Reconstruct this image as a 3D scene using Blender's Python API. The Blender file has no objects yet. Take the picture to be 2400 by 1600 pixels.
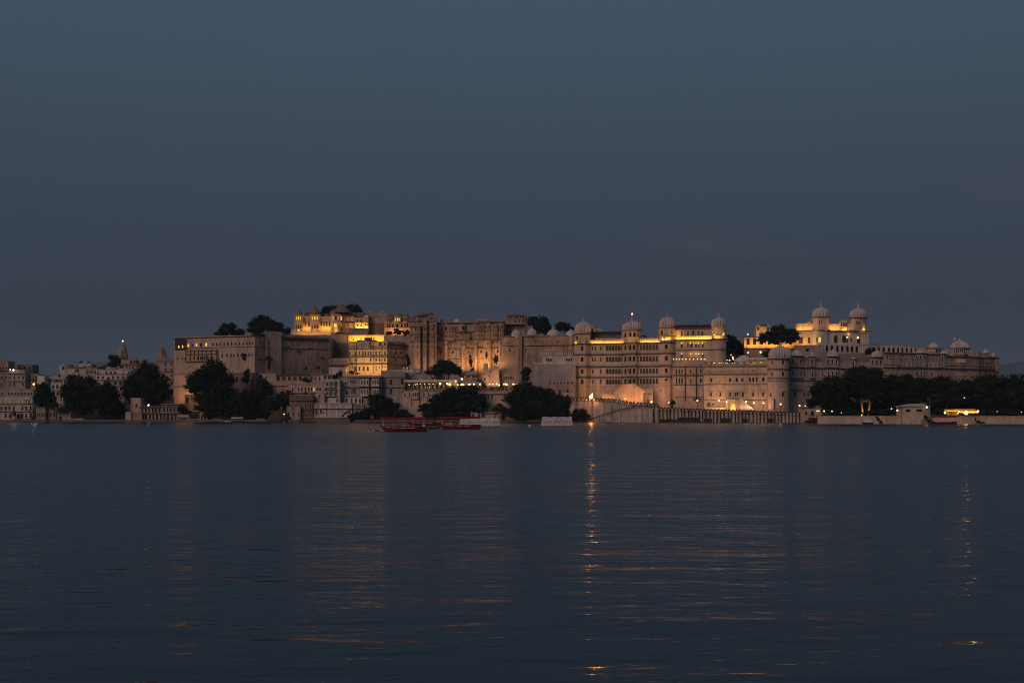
import bpy, math, random
import numpy as np
from mathutils import Vector
S = bpy.context.scene
C = S.collection
F, PXC, PYH, CAMH = 3000.0, 1200.0, 970.0, 3.6      # focal length in source pixels, centre column, horizon row, eye height
R = math.radians

# ------------------------------------------------------------------ camera, sky, sun, exposure
cam = bpy.data.cameras.new('camera'); cam_o = bpy.data.objects.new('camera', cam); C.objects.link(cam_o)
cam_o.location = (0, 0, CAMH); cam_o.rotation_euler = (R(90), 0, 0)
cam.sensor_width = 36.0; cam.lens = 36.0 * F / 2400.0
cam.shift_y = (PYH - 800.0) / 2400.0
cam.clip_start = 0.5; cam.clip_end = 20000
S.camera = cam_o
S.view_settings.view_transform = 'Standard'; S.view_settings.look = 'None'
S.view_settings.exposure = 0.0; S.view_settings.gamma = 1.0; S.view_settings.use_curve_mapping = False
SUN_EL, SUN_ROT = R(24), R(214)

W = bpy.data.worlds.new('World'); S.world = W; W.use_nodes = True
nt = W.node_tree; nt.nodes.clear()
def N(t, **k):
    n = nt.nodes.new(t)
    for a, v in k.items(): setattr(n, a, v)
    return n
L = nt.links.new
out = N('ShaderNodeOutputWorld'); bg = N('ShaderNodeBackground'); L(bg.outputs[0], out.inputs[0])
tc = N('ShaderNodeTexCoord'); sep = N('ShaderNodeSeparateXYZ'); L(tc.outputs['Generated'], sep.inputs[0])
mr = N('ShaderNodeMapRange'); mr.inputs['From Min'].default_value = -0.02; mr.inputs['From Max'].default_value = 1.0
L(sep.outputs['Z'], mr.inputs['Value'])
ramp = N('ShaderNodeValToRGB'); ramp.color_ramp.interpolation = 'B_SPLINE'
SKY = [(0.0, (.0190, .0300, .0450)), (.07, (.0232, .0345, .0550)), (.12, (.0280, .0408, .0645)), (.20, (.0370, .0540, .0825)),
       (.30, (.0490, .0790, .1200)), (.45, (.059, .096, .149)), (1.0, (.067, .110, .170))]
el = ramp.color_ramp.elements
el[0].position, el[0].color = SKY[0][0], SKY[0][1] + (1,)
el[1].position, el[1].color = SKY[-1][0], SKY[-1][1] + (1,)
for p, c in SKY[1:-1]:
    e = el.new(p); e.color = c + (1,)
L(mr.outputs[0], ramp.inputs[0])
# thin faint cloud veil, a little pinker than the blue
mp = N('ShaderNodeMapping'); mp.inputs['Scale'].default_value = (2.2, 2.2, 7.0); L(tc.outputs['Generated'], mp.inputs[0])
cn = N('ShaderNodeTexNoise'); cn.inputs['Scale'].default_value = 1.7; cn.inputs['Detail'].default_value = 3; L(mp.outputs[0], cn.inputs['Vector'])
cr = N('ShaderNodeMapRange'); cr.inputs['From Min'].default_value = .46; cr.inputs['From Max'].default_value = .78
cr.inputs['To Max'].default_value = .30; L(cn.outputs[0], cr.inputs['Value'])
cm = N('ShaderNodeMixRGB', blend_type='MULTIPLY'); cm.inputs[2].default_value = (1.16, .98, .98, 1)
L(cr.outputs[0], cm.inputs[0]); L(ramp.outputs[0], cm.inputs[1])
# two small pink-tinted clouds catching the last light, right of the middle and far right
base = cm.outputs[0]
for (px, py, wd, ht) in ((1640, 566, .055, .013), (2385, 432, .050, .020), (1800, 590, .05, .008)):
    d = Vector(((px - PXC) / F, 1.0, (PYH - py) / F)).normalized()
    vs = N('ShaderNodeVectorMath', operation='SUBTRACT'); vs.inputs[1].default_value = d; L(tc.outputs['Generated'], vs.inputs[0])
    vm = N('ShaderNodeVectorMath', operation='MULTIPLY'); vm.inputs[1].default_value = (1 / wd, 1 / wd, 1 / ht); L(vs.outputs[0], vm.inputs[0])
    vl = N('ShaderNodeVectorMath', operation='LENGTH'); L(vm.outputs[0], vl.inputs[0])
    mn = N('ShaderNodeMapping'); mn.inputs['Scale'].default_value = (14, 14, 50); L(tc.outputs['Generated'], mn.inputs[0])
    no = N('ShaderNodeTexNoise'); no.inputs['Scale'].default_value = 1.0; no.inputs['Detail'].default_value = 4; L(mn.outputs[0], no.inputs['Vector'])
    f1 = N('ShaderNodeMapRange', interpolation_type='SMOOTHSTEP'); f1.inputs['From Min'].default_value = 1.0; f1.inputs['From Max'].default_value = 0.0; L(vl.outputs['Value'], f1.inputs['Value'])
    f2 = N('ShaderNodeMath', operation='MULTIPLY'); L(f1.outputs[0], f2.inputs[0]); L(no.outputs[0], f2.inputs[1])
    am = N('ShaderNodeMixRGB', blend_type='ADD'); am.inputs[2].default_value = (.024, .003, .005, 1); L(f2.outputs[0], am.inputs[0]); L(base, am.inputs[1]); base = am.outputs[0]
# afterglow of the sun that has set behind the camera
sky = N('ShaderNodeTexSky', sky_type='NISHITA'); sky.sun_disc = False
sky.sun_elevation = R(1.0); sky.sun_rotation = SUN_ROT; sky.dust_density = 1.5
sk = N('ShaderNodeMixRGB', blend_type='MULTIPLY'); sk.inputs[0].default_value = 1; sk.inputs[2].default_value = (.003, .003, .003, 1)
L(sky.outputs[0], sk.inputs[1])
ad = N('ShaderNodeMixRGB', blend_type='ADD'); ad.inputs[0].default_value = 1
L(base, ad.inputs[1]); L(sk.outputs[0], ad.inputs[2])
sc10 = N('ShaderNodeMixRGB', blend_type='MULTIPLY'); sc10.inputs[0].default_value = 1; sc10.inputs[2].default_value = (10, 10, 10, 1)
L(ad.outputs[0], sc10.inputs[1]); L(sc10.outputs[0], bg.inputs[0])
bg.inputs[1].default_value = 0.1

sl = bpy.data.lights.new('sun', 'SUN'); sl.energy = 0.92; sl.angle = R(30); sl.color = (1.0, .65, .48)
so = bpy.data.objects.new('sun', sl); C.objects.link(so)
sd = Vector((math.sin(SUN_ROT) * math.cos(SUN_EL), math.cos(SUN_ROT) * math.cos(SUN_EL), math.sin(SUN_EL)))
so.rotation_euler = (-sd).to_track_quat('-Z', 'Y').to_euler()
cy = S.cycles
cy.use_denoising = True; cy.max_bounces = 5; cy.diffuse_bounces = 2; cy.glossy_bounces = 3
cy.caustics_reflective = False; cy.caustics_refractive = False
cy.sample_clamp_indirect = 6.0; cy.filter_width = 1.0; cy.adaptive_threshold = .005

# ------------------------------------------------------------------ materials
def cloth(name, col, tr):
    m = bpy.data.materials.new(name); m.use_nodes = True; t = m.node_tree; t.nodes.clear()
    o = t.nodes.new('ShaderNodeOutputMaterial'); mx = t.nodes.new('ShaderNodeMixShader'); d = t.nodes.new('ShaderNodeBsdfDiffuse'); r = t.nodes.new('ShaderNodeBsdfTranslucent')
    d.inputs[0].default_value = r.inputs[0].default_value = tuple(col) + (1,); mx.inputs[0].default_value = tr
    t.links.new(d.outputs[0], mx.inputs[1]); t.links.new(r.outputs[0], mx.inputs[2]); t.links.new(mx.outputs[0], o.inputs[0]); return m
def material(name, col, rough=.9, stain=0.0, streak=0.0, tone=None, scale=1.0, emit=None, emit_s=0, spec=.2, bump=0.0, patch=0.0):
    m = bpy.data.materials.new(name); m.use_nodes = True
    t = m.node_tree; b = t.nodes['Principled BSDF']
    b.inputs['Roughness'].default_value = rough
    b.inputs['Specular IOR Level'].default_value = spec
    b.inputs['Base Color'].default_value = tuple(col) + (1,)
    if emit:
        b.inputs['Emission Color'].default_value = tuple(emit) + (1,); b.inputs['Emission Strength'].default_value = emit_s
        return m
    n = t.nodes.new; l = t.links.new
    geo = n('ShaderNodeNewGeometry')
    cur = None
    def layer(sc, stretch, lo, hi, dark, det=4):
        nonlocal cur
        mp = n('ShaderNodeMapping'); mp.inputs['Scale'].default_value = (sc, sc, sc * stretch)
        l(geo.outputs['Position'], mp.inputs[0])
        no = n('ShaderNodeTexNoise'); no.inputs['Scale'].default_value = 1; no.inputs['Detail'].default_value = det; no.inputs['Roughness'].default_value = .65
        l(mp.outputs[0], no.inputs['Vector'])
        r = n('ShaderNodeMapRange'); r.inputs['From Min'].default_value = lo; r.inputs['From Max'].default_value = hi
        l(no.outputs[0], r.inputs['Value'])
        x = n('ShaderNodeMixRGB'); x.inputs[2].default_value = tuple(dark) + (1,)
        if cur is None: x.inputs[1].default_value = tuple(col) + (1,)
        else: l(cur, x.inputs[1])
        l(r.outputs[0], x.inputs[0]); cur = x.outputs[0]
        return no
    c = Vector(col)
    if tone: layer(.10 * scale, 1, .38, .66, tone)
    if stain:
        layer(.22 * scale, .8, .44, .72, c * (1 - stain))
        layer(.7 * scale, .8, .48, .76, c * (1 - .7 * stain))
    if patch: layer(.12 * scale, .9, .57, .66, c * (1 - patch), 6)
    if streak: layer(.9 * scale, .05, .50, .74, c * (1 - streak) * .9)
    if cur is not None: l(cur, b.inputs['Base Color'])
    if bump:
        no = n('ShaderNodeTexNoise'); no.inputs['Scale'].default_value = 1.2; no.inputs['Detail'].default_value = 5
        l(geo.outputs['Position'], no.inputs['Vector'])
        bp = n('ShaderNodeBump'); bp.inputs['Strength'].default_value = bump; bp.inputs['Distance'].default_value = .3
        l(no.outputs[0], bp.inputs['Height']); l(bp.outputs[0], b.inputs['Normal'])
    return m
M = {
 'cream': material('cream_plaster', (.60, .455, .365), stain=.38, streak=.45, tone=(.50, .39, .32), bump=.3),
 'pale': material('pale_plaster', (.53, .40, .335), stain=.42, streak=.55, tone=(.43, .32, .27), bump=.3),
 'worn': material('worn_stone', (.44, .32, .27), stain=.55, streak=.6, patch=.6, tone=(.34, .25, .21), bump=.5),
 'fort': material('fort_stone', (.48, .345, .275), stain=.6, streak=.7, tone=(.35, .25, .205), bump=.5),
 'white': material('white_plaster', (.64, .57, .535), stain=.40, streak=.6, tone=(.50, .46, .44), bump=.3),
 'grey': material('grey_plaster', (.40, .355, .345), stain=.4, streak=.5, tone=(.29, .26, .26), bump=.3),
 'brown': material('brown_stone', (.22, .155, .13), stain=.5, streak=.4, bump=.4),
 'ochre': material('ochre_plaster', (.58, .44, .27), stain=.25, streak=.35, bump=.2),
 'dome': material('dome_plaster', (.56, .50, .47), stain=.35, streak=.3, bump=.2),
 'trim': material('lime_trim', (.52, .45, .40), stain=.4, streak=.3),
 'ledge': material('weathered_shaded_ledge', (.11, .085, .072), stain=.5),  # dark tone stands in for cornice shadow lines as well as stains
 'roof': material('dark_roofing', (.07, .058, .058), stain=.3),
 'wood': material('dark_timber', (.06, .042, .036), stain=.3),
 'red': material('red_sandstone', (.30, .16, .12), stain=.4),
 'ghat': material('quay_stone', (.20, .16, .14), stain=.5, streak=.5, bump=.5),
 'quay': material('streaked_quay', (.50, .42, .37), stain=.5, streak=.97, scale=.8, bump=.4),
 'rim': material('mossy_black_stone_and_shade', (.045, .040, .038), stain=.4),  # also colours the slabs standing in for shaded jetty openings
 'gwall': material('garden_wall_stone', (.60, .47, .38), stain=.45, streak=.3, patch=.3, bump=.6),
 'dark': material('dark_interior', (.018, .013, .014), rough=.4, spec=.4),
 'iron': material('dark_iron', (.03, .028, .03), rough=.5),
 'leaf': material('dark_foliage', (.010, .020, .013), rough=.8, tone=(.019, .031, .016), scale=4, spec=.15),
 'leaf_dry': material('dry_foliage', (.055, .055, .025), rough=.7, tone=(.035, .048, .02), scale=4, spec=.15),
 'bark': material('bark', (.12, .085, .06), stain=.4, bump=.5),
 'earth': material('earth', (.07, .058, .045), stain=.4, bump=.5),
 'hill': material('scrub_hill', (.045, .055, .035), stain=.4),
 'boat_red': material('boat_red_paint', (.135, .010, .014), rough=.45, stain=.25, spec=.4),
 'boat_dark': material('boat_dark_paint_and_shade', (.06, .010, .012), rough=.5, stain=.3),  # dark boats, and the shaded sterns of the tour boats
 'canvas_red': material('red_canvas', (.21, .010, .020), rough=.85, stain=.2),
 'paint_white': material('white_paint', (.62, .58, .56), rough=.6, stain=.25),
 'tarp': material('white_tarpaulin', (.56, .53, .55), rough=.6, stain=.2, bump=.3),
 'awning': cloth('thin_awning_cloth', (.62, .48, .26), .55),
 'steel': material('grey_steel', (.35, .33, .33), rough=.5),
 'lit': material('lit_window', (.3, .2, .1), emit=(1.0, .60, .09), emit_s=.95),
 'dim': material('dim_lit_window', (.2, .12, .06), emit=(1.0, .42, .12), emit_s=.28),
 'faint': material('faint_lit_window', (.2, .12, .06), emit=(1.0, .62, .22), emit_s=.10),
 'hot': material('bright_lit_window', (.3, .2, .1), emit=(1.0, .74, .34), emit_s=3.0),
 'globe': material('lamp_glass', (.4, .3, .2), emit=(1.0, .64, .27), emit_s=2.5),
 'globe_white': material('white_lamp_glass', (.4, .4, .4), emit=(.95, .95, 1.0), emit_s=4.0),
 'globe_hot': material('hot_lamp_glass', (.4, .3, .2), emit=(1.0, .58, .16), emit_s=16.0),
 'bulb': material('small_bulb', (.4, .3, .2), emit=(1.0, .60, .22), emit_s=2.0),
 'flame': material('flame', (.4, .2, .1), emit=(1.0, .40, .09), emit_s=38.0),
 'neon_red': material('red_beacon_glass', (.4, .1, .1), emit=(1.0, .35, .22), emit_s=5.0),
}

# ------------------------------------------------------------------ geometry helpers
def X(px, Y): return (px - PXC) * Y / F
def Z(py, Y): return CAMH + (PYH - py) * Y / F
def mpx(n, Y): return n * Y / F
def tag(o, label=None, cat=None, group=None, kind=None):
    if label: o['label'] = label
    if cat: o['category'] = cat
    if group: o['group'] = group
    if kind: o['kind'] = kind
    return o
def empty(name, loc, label, cat, group=None):
    o = bpy.data.objects.new(name, None); C.objects.link(o); o.location = loc; o.empty_display_size = .5
    return tag(o, label, cat, group)
def wloc(o):
    v = Vector((0, 0, 0))
    while o: v += o.location; o = o.parent
    return v
class MB:
    def __init__(s): s.v = []; s.f = []
    def quad(s, a, b, c, d):
        n = len(s.v); s.v += [a, b, c, d]; s.f.append((n, n+1, n+2, n+3))
    def poly(s, pts):
        n = len(s.v); s.v += list(pts); s.f.append(tuple(range(n, n+len(pts))))
    def box(s, x0, x1, y0, y1, z0, z1):
        n = len(s.v)
        s.v += [(x0,y0,z0),(x1,y0,z0),(x1,y1,z0),(x0,y1,z0),(x0,y0,z1),(x1,y0,z1),(x1,y1,z1),(x0,y1,z1)]
        for q in ((0,1,5,4),(1,2,6,5),(2,3,7,6),(3,0,4,7),(4,5,6,7),(3,2,1,0)): s.f.append(tuple(n+i for i in q))
    def prism(s, pts, z0, z1):
        n = len(s.v); k = len(pts)
        s.v += [(p[0], p[1], z0) for p in pts] + [(p[0], p[1], z1) for p in pts]
        for i in range(k): j = (i+1) % k; s.f.append((n+i, n+j, n+k+j, n+k+i))
        s.f.append(tuple(n+k+i for i in range(k))); s.f.append(tuple(n+k-1-i for i in range(k)))
    def xprof(s, pts, y0, y1):               # outline in the x-z plane given depth along y
        n = len(s.v); k = len(pts)
        s.v += [(p[0], y0, p[1]) for p in pts] + [(p[0], y1, p[1]) for p in pts]
        for i in range(k): j = (i+1) % k; s.f.append((n+i, n+j, n+k+j, n+k+i))
        s.f.append(tuple(n+k-1-i for i in range(k))); s.f.append(tuple(n+k+i for i in range(k)))
    def tube(s, a, b, r0, r1=None, seg=6):
        r1 = r0 if r1 is None else r1
        a = Vector(a); b = Vector(b); d = (b - a).normalized()
        u = d.orthogonal().normalized(); w = d.cross(u); n = len(s.v)
        for p, r in ((a, r0), (b, r1)):
            for i in range(seg):
                t = 2 * math.pi * i / seg; s.v.append(tuple(p + (u * math.cos(t) + w * math.sin(t)) * r))
        for i in range(seg): j = (i+1) % seg; s.f.append((n+i, n+j, n+seg+j, n+seg+i))
        s.f.append(tuple(n+seg+i for i in range(seg))); s.f.append(tuple(n+seg-1-i for i in range(seg)))
    def lathe(s, cx, cy, prof, seg=12, ribs=0, amp=.05, sy=1.0, ph=0.0):
        n = len(s.v)
        for r, z in prof:
            for i in range(seg):
                t = 2 * math.pi * i / seg + ph
                k = r * (1 + (amp * (abs(math.cos(ribs * t / 2)) - .6) if ribs else 0))
                s.v.append((cx + k * math.cos(t), cy + k * math.sin(t) * sy, z))
        for a in range(len(prof) - 1):
            for i in range(seg):
                j = (i+1) % seg; s.f.append((n+a*seg+i, n+a*seg+j, n+(a+1)*seg+j, n+(a+1)*seg+i))
        s.f.append(tuple(n+seg-1-i for i in range(seg)))
    def mesh(s, name, mat, smooth=False):
        me = bpy.data.meshes.new(name); me.from_pydata([tuple(p) for p in s.v], [], s.f)
        me.materials.append(M[mat] if isinstance(mat, str) else mat)
        if smooth: me.polygons.foreach_set('use_smooth', [True] * len(me.polygons))
        me.update(); return me
    def build(s, name, mat, parent=None, smooth=False):
        if parent:
            o = wloc(parent); s.v = [(p[0]-o.x, p[1]-o.y, p[2]-o.z) for p in s.v]
        ob = bpy.data.objects.new(name, s.mesh(name, mat, smooth)); C.objects.link(ob); ob.parent = parent
        return ob
    def build_at(s, name, mat, loc, smooth=False):
        ob = bpy.data.objects.new(name, s.mesh(name, mat, smooth)); C.objects.link(ob); ob.location = loc
        return ob

wcache = {}
def window_meshes(w, h, k, trim):
    key = (round(w, 1), round(h, 1), k, trim)
    if key in wcache: return wcache[key]
    w, h = max(key[0], .3), max(key[1], .4)
    arch, hood = k[0] in 'ah', k[0] == 'h' or k[0] == 'c'
    t, d = min(.22, w * .16), .38
    inner, outer = [(-w/2, 0)], [(-w/2 - t, 0)]
    if arch:
        hs = h - w * .62
        n = 6
        for i in range(n + 1):
            a = math.pi * i / n
            x = -math.cos(a) * w / 2; z = hs + (math.sin(a) ** .8) * w * .55 + (.07 * w if i == n // 2 else 0)
            inner.append((x, z))
            outer.append((-w/2 - t, hs) if i == 0 else (w/2 + t, hs) if i == n else (x * (1 + 2*t/w), h + t))
    else:
        inner += [(-w/2, h), (w/2, h)]; outer += [(-w/2 - t, h + t), (w/2 + t, h + t)]
    inner.append((w/2, 0)); outer.append((w/2 + t, 0))
    m = MB()
    for i in range(len(inner) - 1):
        a, b, p, q = inner[i], inner[i+1], outer[i], outer[i+1]
        m.quad((p[0], -.06, p[1]), (a[0], -.06, a[1]), (b[0], -.06, b[1]), (q[0], -.06, q[1]))
        m.quad((a[0], -.06, a[1]), (a[0], d, a[1]), (b[0], d, b[1]), (b[0], -.06, b[1]))
        m.quad((p[0], -.06, p[1]), (q[0], -.06, q[1]), (q[0], .0, q[1]), (p[0], .0, p[1]))
    m.box(-w/2 - t - .08, w/2 + t + .08, -.2, .02, -.14, -.005)
    if hood: m.box(-w/2 - .45, w/2 + .45, -.75, .02, h + t + .02, h + t + .2)
    fr = m.mesh('window', trim)
    p = MB(); p.quad((-w/2 - .02, d - .03, -.0), (w/2 + .02, d - .03, -.0), (w/2 + .02, d - .03, h), (-w/2 - .02, d - .03, h))
    pm = {'d': 'dark', 'l': 'lit', 'o': 'dim', 'f': 'faint', 'h': 'hot', 'w': 'wood'}[k[1]]
    wcache[key] = (fr, p.mesh('pane', pm)); return wcache[key]

def row(xs, y, w, h, k='ad'): return [(x, y, w, h, k) for x in xs]
def even(a, b, n): return [a + (b - a) * i / (n - 1) for i in range(n)] if n > 1 else [(a + b) / 2]
def octo(px, Y, w, full=False):              # front half of an octagon w pixels wide, its middle at depth Y
    h = w / 2; hm = mpx(h, Y)
    return [(px - h, Y), (px - h, Y - .414 * hm), (px - .414 * h, Y - hm), (px + .414 * h, Y - hm), (px + h, Y - .414 * hm), (px + h, Y)]
def rnd(px, Y, w, n=10):
    h = w / 2; hm = mpx(h, Y)
    return [(px - h * math.cos(math.pi * i / n), Y - hm * math.sin(math.pi * i / n)) for i in range(n + 1)]
def off(pts, d): return [(p, y - d) for p, y in pts]
def cut(pts, a, b):                          # the stretch of a polyline between two columns
    def at(px):
        for (p0, y0), (p1, y1) in zip(pts, pts[1:]):
            if p0 <= px <= p1 and p1 > p0: return (px, y0 + (y1 - y0) * (px - p0) / (p1 - p0))
        return (px, pts[0][1] if px < pts[0][0] else pts[-1][1])
    return [at(a)] + [p for p in pts if a < p[0] < b] + [at(b)]

GROUNDED = {'wall', 'side_wall', 'terrace', 'buttress', 'tower', 'corner_tower', 'centre_bay', 'right_wing', 'round_tower', 'drum', 'buttress_tower', 'long_wall', 'red_wing', 'stepped_wall', 'rear_tower', 'centre_wall', 'end_wall', 'body', 'left_wall', 'plain_wall', 'fort_wall', 'white_tower', 'rear_hall', 'dining_hall', 'base_wall', 'wing', 'lower_wall', 'gable_wall', 'lattice_wall', 'ruined_wall', 'quay_wall', 'pier', 'bay_tower'}
def shore(px):
    P = [(-2000, 600), (1340, 598), (1400, 588), (1500, 556), (1545, 545), (1885, 536), (1925, 474), (5000, 470)]
    for (a, y0), (c, y1) in zip(P, P[1:]):
        if a <= px <= c: return y0 + (y1 - y0) * (px - a) / (c - a)
    return 600
GR = [(0, -1.2), (1.5, .5), (4, .9), (16, 2.4), (32, 5.0), (55, 9), (85, 17), (110, 24), (160, 30), (300, 28), (700, 14), (1800, 8), (7600, 6)]
def ground_h(px, d, z):
    if px > 1400 and shore(px) + d < 602: return min(z, 2.4)
    f = 1.0
    if px > 2250: f = max(.12, 1 - (px - 2250) / 250)
    if px < 300: f = max(.35, 1 - (300 - px) / 700)
    if 1850 < px < 2300 and d < 60: z = min(z, 2.6)
    return z if z < 2 else 2 + (z - 2) * f + math.sin(px * .05 + d) * .3
def ground_z(px, Y):
    d = Y - shore(px)
    if px > 1400 and d > 4: d = max(4.0, Y - 598)
    for (a, z0), (c, z1) in zip(GR, GR[1:]):
        if a <= d <= c: return ground_h(px, d, z0 + (z1 - z0) * (d - a) / (c - a))
    return -1.2 if d < 0 else 8
class Bld:
    def __init__(s, name, label, cat, px, Y, ybase, group=None):
        s.Y = Y; s.root = empty(name, (X(px, Y), Y, Z(ybase, Y)), label, cat, group)
    def z(s, py): return Z(py, s.Y)
    def wall(s, pts, yt, yb, mat, wins=(), depth=10, name='wall', trim='trim', recess=.45):
        P = [Vector((X(p, y), y, 0)) for p, y in pts]; zt, zb = s.z(yt), s.z(yb)
        if name in GROUNDED: zb = min(zb, min(ground_z(p, y) for p, y in pts) - .6)
        m = MB(); todo = []
        for i in range(len(P) - 1):
            A, B = P[i], P[i+1]; D = B - A; Ln = D.length
            if Ln < 1e-4: continue
            u = D / Ln; nrm = Vector((u.y, -u.x, 0))
            if u.cross(Vector((A.x, A.y, 0))).z < 0: pass
            ops = []
            for w in wins:
                px, py, ww, hh, k = w
                if not (pts[i][0] <= px < pts[i+1][0]): continue
                def tt(q):
                    kk = (q - PXC) / F; den = D.x - kk * D.y
                    return (kk * A.y - A.x) / den * Ln if abs(den) > 1e-6 else Ln / 2
                s0, s1 = sorted((tt(px - ww / 2), tt(px + ww / 2)))
                s0, s1 = max(s0, .03), min(s1, Ln - .03)
                z0, z1 = s.z(py + hh / 2), s.z(py - hh / 2)
                if s1 - s0 < .15 or z0 < zb or z1 > zt: continue
                ops.append((s0, s1, z0, z1, k))
            zs = sorted({zb, zt} | {o[2] for o in ops} | {o[3] for o in ops})
            pt = lambda q, zz, d=0.0: tuple((A + u * q - nrm * d) + Vector((0, 0, zz)))
            for za, zc in zip(zs, zs[1:]):
                c = 0.0
                for o in sorted(o for o in ops if o[2] <= za + 1e-6 and o[3] >= zc - 1e-6):
                    if o[0] > c + 1e-4: m.quad(pt(c, za), pt(o[0], za), pt(o[0], zc), pt(c, zc))
                    c = max(c, o[1])
                if c < Ln - 1e-4: m.quad(pt(c, za), pt(Ln, za), pt(Ln, zc), pt(c, zc))
            for s0, s1, z0, z1, k in ops:
                r = recess
                m.quad(pt(s0, z0), pt(s0, z0, r), pt(s0, z1, r), pt(s0, z1)); m.quad(pt(s1, z0, r), pt(s1, z0), pt(s1, z1), pt(s1, z1, r))
                m.quad(pt(s0, z1), pt(s0, z1, r), pt(s1, z1, r), pt(s1, z1)); m.quad(pt(s0, z0), pt(s1, z0), pt(s1, z0, r), pt(s0, z0, r))
                todo.append((Vector(pt((s0 + s1) / 2, z0)), math.atan2(u.y, u.x), s1 - s0, z1 - z0, k))
        a, b = P[0], P[-1]; yb2 = max(a.y, b.y) + depth
        k0 = yb2 / a.y if a.y else 1
        bk = [Vector((b.x, yb2, 0)), Vector((a.x, yb2, 0))]
        loop = [P[-1]] + bk + [P[0]]
        for p, q in zip(loop, loop[1:]): m.quad((p.x, p.y, zb), (q.x, q.y, zb), (q.x, q.y, zt), (p.x, p.y, zt))
        m.poly([(p.x, p.y, zt) for p in P + bk])
        o = m.build(name, mat, s.root)
        r = s.root.location
        for loc, ang, w, h, k in todo:
            fr, pn = window_meshes(w, h, k, trim)
            wo = bpy.data.objects.new('window', fr); C.objects.link(wo); wo.parent = s.root; wo.location = loc - r; wo.rotation_euler = (0, 0, ang)
            po = bpy.data.objects.new('pane', pn); C.objects.link(po); po.parent = wo
        return o
    def band(s, pts, y, outm=.5, h=1.5, mat='trim', name='cornice', inm=.15):
        P = [Vector((X(p, yy), yy, 0)) for p, yy in pts]; z1 = s.z(y); z0 = z1 - mpx(h, s.Y); m = MB()
        nr = []
        for i in range(len(P)):
            v = Vector((0, 0, 0))
            for j in (i - 1, i):
                if 0 <= j < len(P) - 1:
                    u = (P[j+1] - P[j]).normalized(); v += Vector((u.y, -u.x, 0))
            v.normalize(); nr.append(v)
        n = len(P)
        for p, q in zip(P, nr):
            o, i_ = p + q * outm, p - q * inm
            m.v += [(i_.x, i_.y, z0), (o.x, o.y, z0 + (z1 - z0) * .35), (o.x, o.y, z1), (i_.x, i_.y, z1)]
        for i in range(n - 1):
            for a in range(4):
                b = (a + 1) % 4; m.f.append((i*4+a, i*4+b, i*4+4+b, i*4+4+a))
        m.f.append((0, 1, 2, 3)); m.f.append((n*4-1, n*4-2, n*4-3, n*4-4))
        return m.build(name, mat, s.root)
    def rail(s, pts, yt, yb, pitch=3.0, wd=1.4, mat='trim', name='balustrade', th=.25):   # posts with a handrail, one mesh: too small to pick apart
        m = MB(); z1, z0 = s.z(yt), s.z(yb); hr = (z1 - z0) * .18
        for (p0, y0), (p1, y1) in zip(pts, pts[1:]):
            n = max(1, int(abs(p1 - p0) / pitch))
            for i in range(n):
                p = p0 + (p1 - p0) * (i + .5) / n; y = y0 + (y1 - y0) * (i + .5) / n; x = X(p, y); w = mpx(wd, y) / 2
                m.box(x - w, x + w, y, y + th, z0, z1 - hr)
            a, b = (X(p0, y0), y0), (X(p1, y1), y1)
            m.prism([(a[0], a[1] - .05), (b[0], b[1] - .05), (b[0], b[1] + th + .05), (a[0], a[1] + th + .05)], z1 - hr, z1)
        o = m.build(name, mat, s.root); o['kind'] = 'stuff'; return o
    def merl(s, pts, yt, yb, pitch=4.0, wd=2.8, mat='trim', name='battlement'):
        m = MB(); z1, z0 = s.z(yt), s.z(yb)
        for (p0, y0), (p1, y1) in zip(pts, pts[1:]):
            n = max(1, int(abs(p1 - p0) / pitch))
            for i in range(n):
                p = p0 + (p1 - p0) * (i + .5) / n; y = y0 + (y1 - y0) * (i + .5) / n; x = X(p, y); w = mpx(wd, y) / 2
                m.xprof([(x-w, z0), (x+w, z0), (x+w, z0+(z1-z0)*.6), (x, z1), (x-w, z0+(z1-z0)*.6)], y, y + .4)
        o = m.build(name, mat, s.root); o['kind'] = 'stuff'; return o
    def dome(s, px, Y, yb, w, yt, fin=None, mat='dome', ribs=16, sy=1.0, name='dome', flat=False, skirt=.0, beacon=False):
        cx, z0, h, r = X(px, Y), s.z(yb), s.z(yt) - s.z(yb), mpx(w, Y) / 2
        prof = [(.95, 0), (1.0, .12), (1.02, .30), (1.0, .48), (.94, .63), (.82, .78), (.63, .90), (.40, .975), (.19, 1.03), (.07, 1.08)]
        if flat: prof = [(1.0, 0), (.99, .12), (.93, .32), (.82, .52), (.66, .70), (.45, .85), (.24, .94), (.10, 1.02), (.04, 1.1)]
        m = MB(); m.lathe(cx, Y, [(r * a, z0 + h * b) for a, b in prof] + [(0.001, z0 + h * (prof[-1][1] + .02))], seg=(ribs * 4 if ribs else 24), ribs=ribs, amp=.15, sy=sy)
        d = m.build(name, mat, s.root, smooth=not ribs)
        if skirt:
            q = MB(); q.lathe(cx, Y, [(r * .9, z0 - .25), (r * (1 + skirt), z0 - .12), (r * (1 + skirt), z0 + .08), (r * .9, z0 + .1)], seg=24, sy=sy)
            q.build('eave', 'trim', s.root)
        if fin:
            zf, ht = s.z(fin), s.z(fin) - (z0 + h)
            if ht > .3:
                q = MB(); b = z0 + h - .1
                q.lathe(cx, Y, [(r*.22, b), (r*.16, b+ht*.12), (r*.07, b+ht*.2), (r*.14, b+ht*.36), (r*.05, b+ht*.48), (r*.10, b+ht*.6), (r*.03, b+ht*.72), (.07, b+ht*.86), (.02, zf)], seg=8)
                q.build('finial', mat, d, smooth=True)
                if beacon:
                    q = MB(); q.lathe(cx, Y, [(.05, zf), (.32, zf+.15), (.4, zf+.5), (.22, zf+.85), (.02, zf+.95)], seg=8); q.build('beacon', 'neon_red', d, smooth=True)
        return d
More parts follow.
